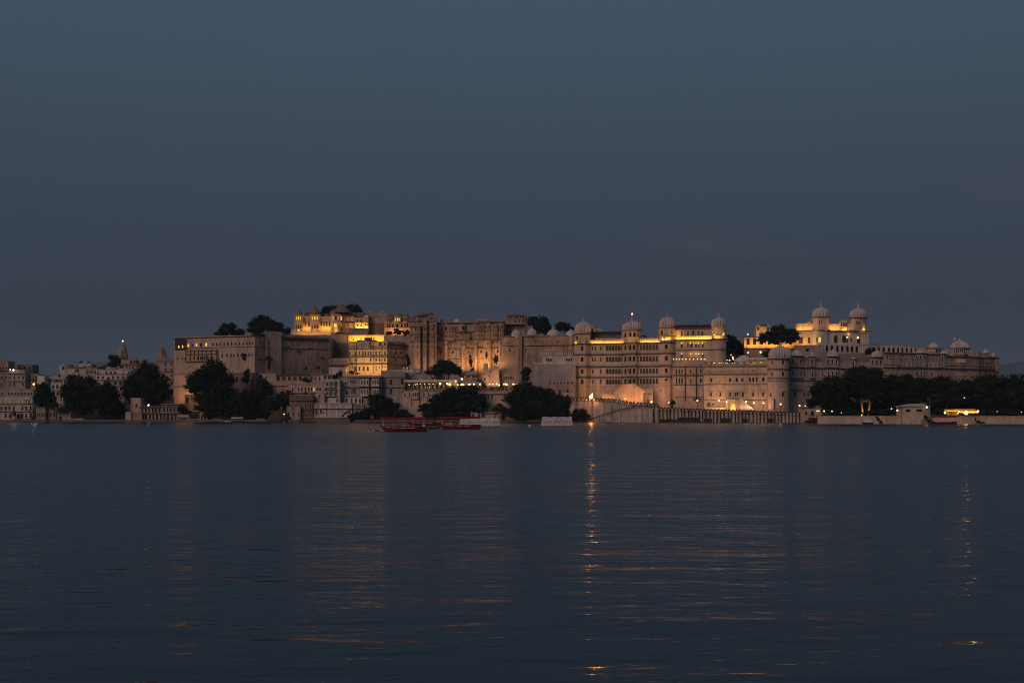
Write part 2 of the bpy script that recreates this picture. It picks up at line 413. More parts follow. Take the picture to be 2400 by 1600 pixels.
    def chhatri(s, px, Y, yb, ye, yt, w, fin=None, mat='trim', dm='dome', n=8, light=0):   # open kiosk: pillars, eave, small dome
        cx, r = X(px, Y), mpx(w, Y) / 2; z0, z1 = s.z(yb), s.z(ye); m = MB()
        for i in range(n):
            t = 2 * math.pi * (i + .5) / n; x, y = cx + r * .86 * math.cos(t), Y + r * .86 * math.sin(t)
            m.tube((x, y, z0), (x, y, z1), max(.09, r * .09), seg=6)
        m.lathe(cx, Y, [(r, z0 - .3), (r, z0 + .15 * (z1 - z0)), (r * .9, z0 + .15 * (z1 - z0))], seg=n * 2)
        m.build('kiosk', mat, s.root)
        q = MB(); q.lathe(cx, Y, [(r * .95, z1 - .1), (r * 1.22, z1), (r * 1.22, z1 + .15), (r * .9, z1 + .3)], seg=16); q.build('eave', 'ledge', s.root)
        s.dome(px, Y, ye - .8, w * .95, yt, fin, mat=dm, ribs=0)
        if light: point(px, (yb + ye) / 2, Y, light, (1, .58, .12), s.root, .3, zY=s.Y)

def add_light(data, loc, rot, parent):
    o = bpy.data.objects.new(data.name, data); C.objects.link(o)
    if parent: o.parent = parent; o.location = Vector(loc) - wloc(parent)
    else: o.location = loc
    o.rotation_euler = rot; return o
def strip(px0, px1, Y, y, watts, col=(1, .60, .13), parent=None, tilt=35, zY=None, Y1=None, wd=.12):   # row of uplights along a ledge
    Y1 = Y if Y1 is None else Y1
    a = Vector((X(px0, Y), Y, Z(y, zY or Y))); b = Vector((X(px1, Y1), Y1, Z(y, zY or Y1)))
    l = bpy.data.lights.new('uplight', 'AREA'); l.shape = 'RECTANGLE'; l.size = (b - a).length; l.size_y = wd; l.energy = watts; l.color = col
    u = (b - a).normalized(); inward = Vector((-u.y, u.x, 0)); d = (inward * math.sin(R(tilt)) + Vector((0, 0, math.cos(R(tilt))))).normalized()
    zax = -d; xax = u; yax = zax.cross(xax)
    from mathutils import Matrix
    rot = Matrix((xax, yax, zax)).transposed().to_euler()
    return add_light(l, (a + b) / 2, rot, parent)
def spot(px, py, Y, target, watts, col=(1, .45, .1), parent=None, ang=50):
    l = bpy.data.lights.new('spot_light', 'SPOT'); l.energy = watts; l.color = col; l.spot_size = R(ang); l.spot_blend = .6; l.shadow_soft_size = .15
    p = Vector((X(px, Y), Y, Z(py, Y)))
    return add_light(l, p, (Vector(target) - p).to_track_quat('-Z', 'Y').to_euler(), parent)
def point(px, py, Y, watts, col=(1, .6, .18), parent=None, r=.3, zY=None):
    l = bpy.data.lights.new('lamp_light', 'POINT'); l.energy = watts; l.color = col; l.shadow_soft_size = max(r, .55)
    return add_light(l, (X(px, Y), Y, Z(py, zY or Y)), (0, 0, 0), parent)

_n = 0
def house(label, px0, px1, yt, yb, Y, mat, rows=(), depth=9, cat='house', name='house', trim='trim', skew=0.0, ledges=(), group=None, parapet=True, recess=.45):
    b = Bld(name, label, cat, (px0 + px1) / 2, Y, yb, group)
    pts = [(px0, Y + skew), (px1, Y)]
    wins = []; rd = random.Random(int(px0 * 7 + yt))
    for r in rows:
        y, n, w, h = r[:4]; k = r[4] if len(r) > 4 else 'rd'
        a, c = (r[5], r[6]) if len(r) > 6 else (px0 + w, px1 - w)
        wins += [(q[0] + rd.uniform(-.5, .5), q[1] + rd.uniform(-.5, .5), q[2] * rd.uniform(.85, 1.1), q[3] * rd.uniform(.85, 1.08), q[4]) for q in row(even(a, c, n), y, w, h, k) if n < 4 or rd.random() > .16]
    b.wall(pts, yt, yb, mat, wins, depth=depth, trim=trim, recess=recess)
    if parapet: b.band(pts, yt - .6, .22, 1.6, mat if mat != 'brown' else 'trim', name='parapet')
    if parapet and px1 - px0 > 22 and cat == 'house':           # stair rooms and water tanks on the flat roof
        for i in range(rd.choice((1, 2, 2))):
            w = rd.uniform(4, 11); a = rd.uniform(px0 + 2, px1 - w - 2); y = Y + 2.5 + rd.uniform(0, 2)
            b.wall([(a, y), (a + w, y)], yt - rd.uniform(2.5, 7), yt + 1, rd.choice((mat, 'white', 'grey', 'pale')), [(a + w / 2, yt - 1.5, 2, 3, 'rd')], depth=3, name='roof_room')
        if rd.random() < .7:
            x, y = X(rd.uniform(px0 + 4, px1 - 4), Y + 3), Y + 3; q = MB(); q.lathe(x, y, [(.75, b.z(yt)), (.75, b.z(yt) + 1.3), (.5, b.z(yt) + 1.6), (.2, b.z(yt) + 1.7)], 10); q.build('water_tank', 'roof', b.root)
        x = X(rd.uniform(px0 + 3, px1 - 3), Y + 2); q = MB(); q.tube((x, Y + 2, b.z(yt)), (x, Y + 2, b.z(yt) + rd.uniform(1.5, 3.2)), .06); q.build('antenna', 'iron', b.root)
    for y in ledges: b.band(pts, y, .6, 1.2, 'ledge', name='ledge')
    return b

# ------------------------------------------------------------------ foliage
def leaves_np(lobes, rng, dens, size):
    V = []; Fc = []
    for (c, r) in lobes:
        n = int(dens * (r[0] * r[2]) ** 1.0 * 6)
        d = rng.normal(size=(n, 3)); d /= np.linalg.norm(d, axis=1)[:, None]
        k = .62 + .52 * rng.random((n, 1)) ** 1.25
        # bumpy shell so that the outline breaks into clumps
        bump = 1 + .20 * np.sin(d[:, :1] * 7 + c[0]) * np.sin(d[:, 2:] * 6 + c[2]) + .08 * np.sin(d[:, 1:2] * 13 + c[1])
        p = np.array(c) + d * np.array(r) * k * bump
        nrm = d + rng.normal(size=(n, 3)) * .8; nrm /= np.linalg.norm(nrm, axis=1)[:, None]
        a = np.cross(nrm, rng.normal(size=(n, 3))); a /= np.linalg.norm(a, axis=1)[:, None]; b = np.cross(nrm, a)
        sz = size * (.5 + rng.random((n, 1)))
        base = len(V) * 4 if False else sum(len(x) for x in V)
        q = np.stack([p - a * sz, p - b * sz * .55, p + a * sz, p + b * sz * .55], 1).reshape(-1, 3)
        V.append(q); Fc.append(np.arange(n * 4).reshape(-1, 4) + base)
    return np.concatenate(V), np.concatenate(Fc)
def crown_mesh(lobes, seed, dens, size, mat, origin):
    rng = np.random.default_rng(seed)
    v, f = leaves_np(lobes, rng, dens, size)
    cv, cf = [], []
    for c, r in lobes:                       # inner twiggy mass, keeps the middle of the crown from being see-through
        n0 = len(cv)
        for i in range(7):
            ph = math.pi * i / 6
            for j in range(10):
                th = 2 * math.pi * j / 10; k = .56 + .16 * rng.random()
                cv.append((c[0] + r[0]*k*math.sin(ph)*math.cos(th), c[1] + r[1]*k*math.sin(ph)*math.sin(th), c[2] + r[2]*k*math.cos(ph)))
        for i in range(6):
            for j in range(10):
                cf.append((n0+i*10+j, n0+(i+1)*10+j, n0+(i+1)*10+(j+1) % 10, n0+i*10+(j+1) % 10))
    nv = len(v); V = np.concatenate([v, np.array(cv)]) - np.array(origin); FF = np.concatenate([f, np.array(cf) + nv])
    me = bpy.data.meshes.new('crown'); me.vertices.add(len(V)); me.vertices.foreach_set('co', V.astype(np.float32).ravel())
    me.loops.add(FF.size); me.loops.foreach_set('vertex_index', FF.astype(np.int32).ravel())
    me.polygons.add(len(FF)); me.polygons.foreach_set('loop_start', np.arange(0, FF.size, 4, dtype=np.int32)); 
    me.polygons.foreach_set('loop_total', np.full(len(FF), 4, dtype=np.int32))
    me.materials.append(M[mat]); me.update(calc_edges=True); me.validate(); return me
def tree(label, blobs, yg, Y, seed=1, name='tree', cat='tree', group=None, mat='leaf', dens=5.0, size=.42, trunks=None, flat=.8, trunk=True):
    """blobs: (px, py, rx, ry) crown lobes; yg: the row where the trunk meets the ground"""
    rd = random.Random(seed)
    gx = sum(b[0] * b[2] for b in blobs) / sum(b[2] for b in blobs)
    root = empty(name, (X(gx, Y), Y, Z(yg, Y)), label, cat, group); o = root.location
    lobes = []
    for (px, py, rx, ry) in blobs:
        c = (X(px, Y), Y, Z(py, Y)); a, b = mpx(rx, Y), mpx(ry, Y)
        n = 5 if min(a, b) > 2.2 else 3
        lobes.append((c, (a * .80, min(a, b) * flat, b * .80)))
        for i in range(n + 3):
            t = 2 * math.pi * (i + rd.random() * .9) / (n + 3); q = .20 + .28 * rd.random()
            lobes.append(((c[0] + a * .66 * math.cos(t), Y + rd.uniform(-.5, .4) * min(a, b), c[2] + b * .66 * math.sin(t)), (a * q, min(a, b) * q * 1.1, b * q)))
    me = crown_mesh(lobes, seed, dens, size, mat, o)
    cr = bpy.data.objects.new('crown', me); C.objects.link(cr); cr.parent = root
    if trunk:
        m = MB(); zt = min(Z(b[1], Y) for b in blobs)
        for tx, lean in (trunks or [(gx, 0)]):
            x0 = X(tx, Y); r = max(.14, (zt - o.z) * .035 + .12); p = Vector((x0, Y, o.z - .6)); h = max(zt - o.z, 1) + .6
            for i in range(4):
                q = p + Vector((mpx(lean, Y) / 4 + rd.uniform(-.12, .12) * h * .12, rd.uniform(-.1, .1), h / 4)); m.tube(p, q, r, r * .84, 8); p, r = q, r * .84
        for b in blobs:
            m.tube(p - Vector((0, 0, h * .2)), (X(b[0], Y), Y, Z(b[1], Y)), r * .8, r * .3, 6)
        m.build('trunk', 'bark', root)
    return root
ORD = ['first', 'second', 'third', 'fourth', 'fifth', 'sixth', 'seventh', 'eighth', 'ninth', 'tenth', 'eleventh', 'twelfth', 'thirteenth', 'fourteenth', 'fifteenth', 'sixteenth', 'seventeenth', 'eighteenth', 'nineteenth', 'twentieth']

def ball(m, x, y, z, r, seg=8):
    m.lathe(x, y, [(r * math.sin(math.pi * i / 6) + .001, z - r * math.cos(math.pi * i / 6)) for i in range(7)], seg)
lamp_cache = {}
def lamp(px, py, Y, label, group, r=.36, post=0.0, mat='globe', name='globe_lamp', watts=0):
    """globe lamp; post = height of the pole in metres (0: a small bracket under it)"""
    z = Z(py, Y); h = post if post else .5
    key = (r, post, mat)
    if key not in lamp_cache:
        g = MB(); ball(g, 0, 0, h, r); p = MB(); p.tube((0, 0, 0), (0, 0, h - r * .6), .09 if post else .05, .07 if post else .05, 6)
        p.lathe(0, 0, [(.22, 0), (.22, .12), (.1, .3)], 8) if post else None
        lamp_cache[key] = (g.mesh('globe', mat, True), p.mesh('pole', 'iron'))
    gm, pm = lamp_cache[key]
    root = empty(name, (X(px, Y), Y, z - h), label, 'lamp', group)
    for nm, me in (('globe', gm), ('pole', pm)):
        o = bpy.data.objects.new(nm, me); C.objects.link(o); o.parent = root
    if watts: point(px, py - 1, Y - r - .15, watts, (1, .62, .26), root, .2)
    return root
# ------------------------------------------------------------------ setting: lake, ground, far hills
def lake():
    m = bpy.data.materials.new('lake_water'); m.use_nodes = True; t = m.node_tree; b = t.nodes['Principled BSDF']; n = t.nodes.new; l = t.links.new
    b.inputs['Base Color'].default_value = (.009, .015, .020, 1); b.inputs['Roughness'].default_value = .10; b.inputs['IOR'].default_value = 1.33
    b.inputs['Specular IOR Level'].default_value = .42
    geo = n('ShaderNodeNewGeometry')
    def wave(sx, sy, det, rot=0, dist=0.0):
        mp = n('ShaderNodeMapping'); mp.inputs['Scale'].default_value = (sx, sy, 1); mp.inputs['Rotation'].default_value = (0, 0, R(rot)); l(geo.outputs['Position'], mp.inputs[0])
        x = n('ShaderNodeTexNoise'); x.inputs['Scale'].default_value = 1; x.inputs['Detail'].default_value = det; x.inputs['Roughness'].default_value = .55; x.inputs['Distortion'].default_value = dist
        l(mp.outputs[0], x.inputs['Vector']); return x
    WA, WB, WC = .16, .042, .005
    def mul(a, k):
        x = n('ShaderNodeMath', ); x.operation = 'MULTIPLY'; l(a, x.inputs[0]); x.inputs[1].default_value = k; return x.outputs[0]
    def add(a, c):
        x = n('ShaderNodeMath'); x.operation = 'ADD'; l(a, x.inputs[0]); l(c, x.inputs[1]); return x.outputs[0]
    h = add(add(mul(wave(.19, .42, 2, 7, .3).outputs[0], WA), mul(wave(.85, 2.2, 3, -5, .35).outputs[0], WB)), mul(wave(2.6, 7.0, 2, 9).outputs[0], WC))
    # calmer and rougher patches drifting over the lake
    pt = wave(.02, .045, 2, 20); r = n('ShaderNodeMapRange'); r.inputs['From Min'].default_value = .35; r.inputs['From Max'].default_value = .65
    r.inputs['To Min'].default_value = .75; r.inputs['To Max'].default_value = 1.15; l(pt.outputs[0], r.inputs['Value'])
    x = n('ShaderNodeMath'); x.operation = 'MULTIPLY'; l(h, x.inputs[0]); l(r.outputs[0], x.inputs[1])
    bp = n('ShaderNodeBump'); bp.inputs['Strength'].default_value = 1.0; bp.inputs['Distance'].default_value = 1.0
    # roughness rises and ripples ease with distance from the camera, to blur far reflections
    sp = n('ShaderNodeSeparateXYZ'); l(geo.outputs['Position'], sp.inputs[0])
    rr = n('ShaderNodeMapRange'); rr.inputs['From Min'].default_value = 22; rr.inputs['From Max'].default_value = 190; rr.inputs['To Min'].default_value = .06; rr.inputs['To Max'].default_value = .21
    l(sp.outputs['Y'], rr.inputs['Value']); l(rr.outputs[0], b.inputs['Roughness'])
    rs = n('ShaderNodeMapRange'); rs.inputs['From Min'].default_value = 30; rs.inputs['From Max'].default_value = 220; rs.inputs['To Min'].default_value = 1.0; rs.inputs['To Max'].default_value = .8
    l(sp.outputs['Y'], rs.inputs['Value']); l(rs.outputs[0], bp.inputs['Strength'])
    if 'Filter Width' in bp.inputs: bp.inputs['Filter Width'].default_value = .015
    l(x.outputs[0], bp.inputs['Height'])
    # at low angles only the wave faces turned to the near shore are seen: lean the ripples that way, eased to flat at the far bank to let its reflection show
    tl = n('ShaderNodeFloatCurve'); cv = tl.mapping.curves[0]; TL = [(0, .022), (30, .038), (100, .084), (250, .066), (430, .048), (520, .03), (585, .004), (1000, 0)]
    cv.points[0].location = (0, TL[0][1] * 10); cv.points[1].location = (1, 0)
    for yy, kk in TL[1:-1]: cv.points.new(yy / 1000, kk * 10)
    tl.mapping.update(); sq = n('ShaderNodeSeparateXYZ'); l(geo.outputs['Position'], sq.inputs[0]); l(mul(sq.outputs['Y'], .001), tl.inputs['Value'])
    cx = n('ShaderNodeCombineXYZ'); l(mul(tl.outputs[0], -.1), cx.inputs['Y'])
    va = n('ShaderNodeVectorMath'); va.operation = 'ADD'; l(bp.outputs[0], va.inputs[0]); l(cx.outputs[0], va.inputs[1])
    vn = n('ShaderNodeVectorMath'); vn.operation = 'NORMALIZE'; l(va.outputs[0], vn.inputs[0]); l(vn.outputs[0], b.inputs['Normal'])
    q = MB(); q.quad((-3000, -60, 0), (3000, -60, 0), (3000, 1500, 0), (-3000, 1500, 0))
    tag(q.build('lake_water', m), kind='structure')
lake()
def ground():
    m = MB(); cols = list(range(-1600, 4300, 60)); k = len(GR)
    for px in cols:
        s0 = shore(px)
        for d, z in GR:
            Y = s0 + d if d <= 4 or px <= 1400 else max(s0 + 4 + d * .02, 598 + d); m.v.append((X(px, Y), Y, ground_h(px, Y - s0, z) if px <= 1400 or d <= 4 or d > 20 else 2.2))
    for i in range(len(cols) - 1):
        for j in range(k - 1): a = i * k + j; m.f.append((a, a + k, a + k + 1, a + 1))
    tag(m.build('ground', 'earth'), kind='structure')
ground()
def hills(name, Y, prof, mat):
    m = MB(); rd = random.Random(5); n = 0
    pr = []
    for (a, y0), (c, y1) in zip(prof, prof[1:]):
        for i in range(10): t = i / 10; s = t * t * (3 - 2 * t); pr.append((a + (c - a) * t, y0 + (y1 - y0) * s + rd.uniform(-.8, .8)))
    for px, y in pr:
        x, z = X(px, Y), max(Z(y, Y), 2)
        m.v += [(x, Y - 500, -2), (x, Y - 160, z * .62), (x, Y, z), (x, Y + 400, z * .4), (x, Y + 700, -2)]
    for i in range(len(pr) - 1):
        for j in range(4): a = i * 5 + j; m.f.append((a, a + 5, a + 6, a + 1))
    tag(m.build(name, mat, smooth=True), kind='structure')
hills('hills', 9000, [(-1400, 930), (-700, 880), (-300, 905), (60, 912), (150, 890), (215, 852), (240, 846), (280, 856), (420, 900), (900, 935), (1700, 930), (2150, 900), (2290, 872), (2345, 855), (2400, 846), (2480, 850), (2700, 880), (3300, 905), (4000, 930)], 'hill')
def quay(name, pts, ztop, depth, mat, label=None):
    P = [(X(p, y), y) for p, y in pts]; m = MB()
    m.prism(P + [(P[-1][0], P[-1][1] + depth), (P[0][0], P[0][1] + depth)], -1.5, ztop)
    return m.build(name, mat)
tag(quay('ghat_quay', [(-700, 599.5), (420, 599), (700, 598.5)], .95, 5, 'ghat'), kind='structure')
tag(quay('ghat_quay', [(830, 597), (1260, 597), (1350, 594)], .8, 5, 'ghat'), kind='structure')

# ------------------------------------------------------------------ old town at the left, lakeside to hilltop
def town():
    h = house('white lakeside hotel with rows of tall windows, partly lit, left end of the shore', -40, 76, 929, 990, 603, 'white',
          [(940, 11, 5, 9, 'af'), (956, 12, 4.5, 10, 'ad'), (974, 12, 4.5, 11, 'ad')], depth=14, cat='hotel', name='lakeside_hotel', ledges=(946, 964))
    h.wall([(54, 602.2), (66, 602.2)], 934, 946, 'white', [(57.5, 940, 4, 8, 'al'), (62.8, 940, 4, 8, 'ao')], depth=.3, name='bay', recess=.15)
    house('stone house with flat roof terrace behind the lakeside hotel', -30, 78, 912, 932, 622, 'grey', [(922, 14, 4, 7, 'ad')], name='terrace_house')
    house('tall grey house with two lamps under its roof, behind the hotel', 20, 58, 867, 915, 645, 'grey', [(884, 4, 4, 7), (900, 4, 4, 7)], ledges=(875, 893))
    house('dark old house with a row of narrow windows under the roof', -30, 19, 846, 915, 655, 'worn', [(862, 7, 3.5, 7, 'ad'), (884, 5, 5, 8, 'ad'), (902, 5, 5, 8)], ledges=(868,))
    house('brown house with timber upper storey stepping above the lamp lit house', 40, 76, 854, 880, 668, 'brown', [(862, 3, 6, 6)], parapet=False)
    house('greyish house with two rows of red shuttered windows', 58, 90, 876, 915, 648, 'grey', [(883, 4, 5, 6, 'rw'), (893, 4, 5, 7, 'rw'), (905, 4, 4, 6, 'rw')], ledges=(888, 899))
    house('white cube house with plain front above the small shore tree', 88, 104, 880, 915, 646, 'white', [(906, 2, 4, 6)])
    house('long low white house with dark loggia openings', 103, 158, 884, 930, 650, 'white', [(893, 6, 5, 5, 'rd'), (910, 5, 5, 8, 'ad')], ledges=(888, 900))
    house('narrow white house with a pair of arched doors between two shore trees', 120, 150, 896, 935, 632, 'white', [(906, 3, 5, 9, 'ad'), (922, 3, 5, 9, 'ad')], ledges=(914,))
    house('small white roof house with one square window on the skyline', 140, 156, 855, 890, 690, 'white', [(862, 1, 6, 7)])
    house('white house with two tall windows below the battlemented house', 158, 200, 861, 900, 684, 'white', [(869, 2, 4, 8, 'rd', 178, 183), (880, 4, 5, 5)], ledges=(862,))
    b = house('white house with small battlements on its roof terrace', 175, 214, 852, 890, 698, 'white', [(860, 4, 5, 6)])
    b.chhatri(181, 700, 852, 849, 845, 7, mat='trim'); b.chhatri(204, 700, 852, 849, 845, 6, mat='trim')
    house('grey house with flat roof beside the round hill tree', 200, 228, 862, 900, 680, 'grey', [(872, 3, 5, 6)])
    house('long white house with a parapet below the dark round tree', 225, 305, 866, 925, 668, 'white', [(873, 8, 4, 5), (884, 7, 5, 6), (898, 6, 6, 7)], ledges=(876, 890))
    house('house with a railed balcony and awning, half hidden by shore trees', 240, 290, 890, 940, 650, 'grey', [(898, 4, 7, 8), (912, 4, 6, 8)], ledges=(891, 905))
    house('pink house with red shuttered gallery beneath the lamp topped temple', 284, 334, 843, 910, 690, 'pale', [(848, 3, 8, 7, 'rw', 308, 322), (858, 6, 4, 6), (868, 6, 4, 6, 'ad'), (880, 6, 4, 7, 'ad')], ledges=(853, 863, 875))
    house('white house with ornate arched windows behind the tall shore tree', 278, 312, 864, 925, 672, 'white', [(870, 5, 4, 6, 'ad'), (882, 5, 4, 7, 'ad')], ledges=(876,))
    house('plain house corner with one dark window beside a shore tree crown', 326, 350, 849, 900, 690, 'grey', [(853, 2, 4, 5)])
    house('grey house with balconies squeezed against the big palace wall', 372, 408, 843, 950, 668, 'grey', [(853, 2, 5, 7, 'rd', 388, 402), (866, 2, 5, 7, 'ad', 388, 402), (880, 1, 4, 8, 'rd', 402, 402), (898, 3, 5, 9)], ledges=(846, 871, 889))
    # temples
    for lab, px, Y, yt, yb, w, base, lampy in (('dark sandstone temple spire with a white lamp on its tip', 287.5, 760, 803, 848, 25, 36, 799), ('slender sandstone temple spire beside the big palace wall', 380.5, 740, 813, 852, 23, 30, 0)):
        b = Bld('temple', lab, 'temple', px, Y, yb + 40)
        r = mpx(w, Y) / 2; z0, z1 = b.z(yb), b.z(yt); H = z1 - z0; m = MB()
        prof = [(1.0, -.05), (1.0, .12), (.98, .13), (.94, .28), (.97, .29), (.86, .44), (.9, .45), (.74, .60), (.78, .61), (.58, .74), (.60, .75), (.40, .85), (.26, .90)]
        m.lathe(X(px, Y), Y, [(r * a, z0 + H * c) for a, c in prof], 32, ribs=8, amp=.22); m.build('spire', 'worn', b.root)
        m = MB(); m.lathe(X(px, Y), Y, [(r*.2, z0+H*.89), (r*.42, z0+H*.91), (r*.42, z0+H*.94), (r*.16, z0+H*.96), (r*.2, z0+H*.985), (.05, z0+H*1.06)], 16, ribs=8, amp=.1); m.build('finial', 'worn', b.root)
        for sx in (-1, 1):
            m = MB(); m.lathe(X(px, Y) + sx * r * .78, Y - r * .5, [(r*.3, z0), (r*.28, z0+H*.3), (r*.16, z0+H*.45), (.05, z0+H*.53)], 16, ribs=8, amp=.2); m.build('turret', 'worn', b.root)
        b.wall([(px - base/2, Y - r), (px + base/2, Y - r)], yb, yb + 42, 'worn', row([px - 6, px + 6], yb + 8, 4, 8), depth=2 * r, name='hall')
        if lampy: lamp(px, lampy, Y - .5, 'bright white lamp on the tip of the dark temple spire', None, r=.42, mat='globe_white', name='tip_lamp')
    # shoreline huts
    house('stone hut with a slit doorway at the foot of the small shore tree', 84, 106, 956, 986, 604, 'grey', [(972, 4, 3, 9)], name='hut', cat='hut')
    house('pale hut with arched entrance between the shore trees', 106, 131, 958, 986, 606, 'pale', [(972, 3, 4, 10, 'ad')], name='hut', cat='hut')
    house('orange brown hut with stepped roof near the water', 134, 166, 955, 986, 605, 'ochre', [(966, 2, 9, 5, 'rd'), (978, 1, 5, 9, 'ad', 141, 141)], name='hut', cat='hut', ledges=(961,))
    house('blue grey upper room behind the stepped hut', 139, 162, 945, 960, 612, 'grey', [(952, 2, 6, 6)], name='hut', cat='hut')
    b = Bld('ghat_kiosk', 'dark domed kiosk standing on the water steps before the white hotel', 'kiosk', 31, 600, 988)
    b.chhatri(31, 600, 986, 974, 962, 13, 957, mat='ghat', dm='ledge', n=8)
    for a, c, lab in ((147, 168, 'short pink shore wall beside the stepped hut'), (170, 196, 'long pale shore wall of low pillars under the big tree'), (60, 82, 'low dark shore wall under the leaning trunk')):
        m = MB(); m.prism([(X(a, 600), 600), (X(c, 600), 600), (X(c, 600), 601.2), (X(a, 600), 601.2)], 0, Z(980, 600)); o = m.build('shore_wall', 'pale' if a > 100 else 'ghat'); tag(o, lab, 'wall')
    # two storey colonnade ruin on the waterline
    b = Bld('colonnade_house', 'two storey stone colonnade house on the waterline with a lamp', 'house', 365, 604, 988)
    b.wall([(306, 606), (330, 606)], 932, 985, 'pale', [(320, 950, 5, 8, 'rd')], name='side_wall', depth=6)
    b.wall([(328, 604), (428, 604)], 952, 988, 'worn', row(even(334, 422, 12), 961, 5, 11, 'rd') + row(even(334, 420, 11), 977, 5.5, 14, 'rd'), depth=8, recess=1.6)
    b.band([(326, 604), (430, 604)], 953, .9, 1.6, 'ledge', name='eave'); b.band([(328, 604), (428, 604)], 968, .7, 1.4, 'ledge')
    b.wall([(380, 603.2), (420, 603.2)], 947, 968, 'worn', row(even(385, 416, 5), 959, 4.5, 12, 'rd'), depth=6, name='upper_gallery', recess=1.2); b.band([(377, 603.2), (424, 603.2)], 946.5, .9, 1.5, 'trim', name='eave')
    b.wall([(294, 601), (306.5, 601)], 965, 989, 'cream', depth=4, name='pier'); b.wall([(306.5, 602), (332, 602)], 967, 989, 'worn', depth=4, name='quay_wall')
    house('pale shore hut with a barred front beside the colonnade house', 416, 442, 972, 988, 601, 'cream', [(980, 6, 3, 7)], name='hut', cat='hut')
    house('old stone gate hut with arched opening under the largest shore tree', 468, 486, 966, 986, 602, 'pale', [(977, 2, 5, 12, 'ad')], name='hut', cat='hut')
    for i, (a, c, lab) in enumerate(((444, 470, 'dim shore wall between two stone huts'), (496, 517, 'pale low parapet block on the shore below the great tree'), (601, 621, 'short pale quay block near the dark shrubs'))):
        m = MB(); m.prism([(X(a, 599), 599), (X(c, 599), 599), (X(c, 599), 601), (X(a, 599), 601)], 0, Z(981.5, 599)); tag(m.build('shore_wall', 'pale'), lab, 'wall')
    lamp(24, 866, 643.5, 'small warm lamp under the roof of the tall grey house', None, r=.35); lamp(31.5, 867, 643.5, 'bright white double lamp beside a warm one on the grey house', None, r=.46, mat='globe_white', watts=60)
    lamp(79, 900, 640, 'large yellow lamp beside the red shuttered house', None, r=.52, watts=160); lamp(95, 899, 640, 'yellow lamp on the left of a close pair above the small tree', None, r=.36); lamp(99.5, 899, 640, 'yellow lamp on the right of a close pair above the small tree', None, r=.42)
    lamp(348, 949, 602.5, 'white lamp glowing over the roof of the colonnade house', None, r=.46, watts=40)
town()

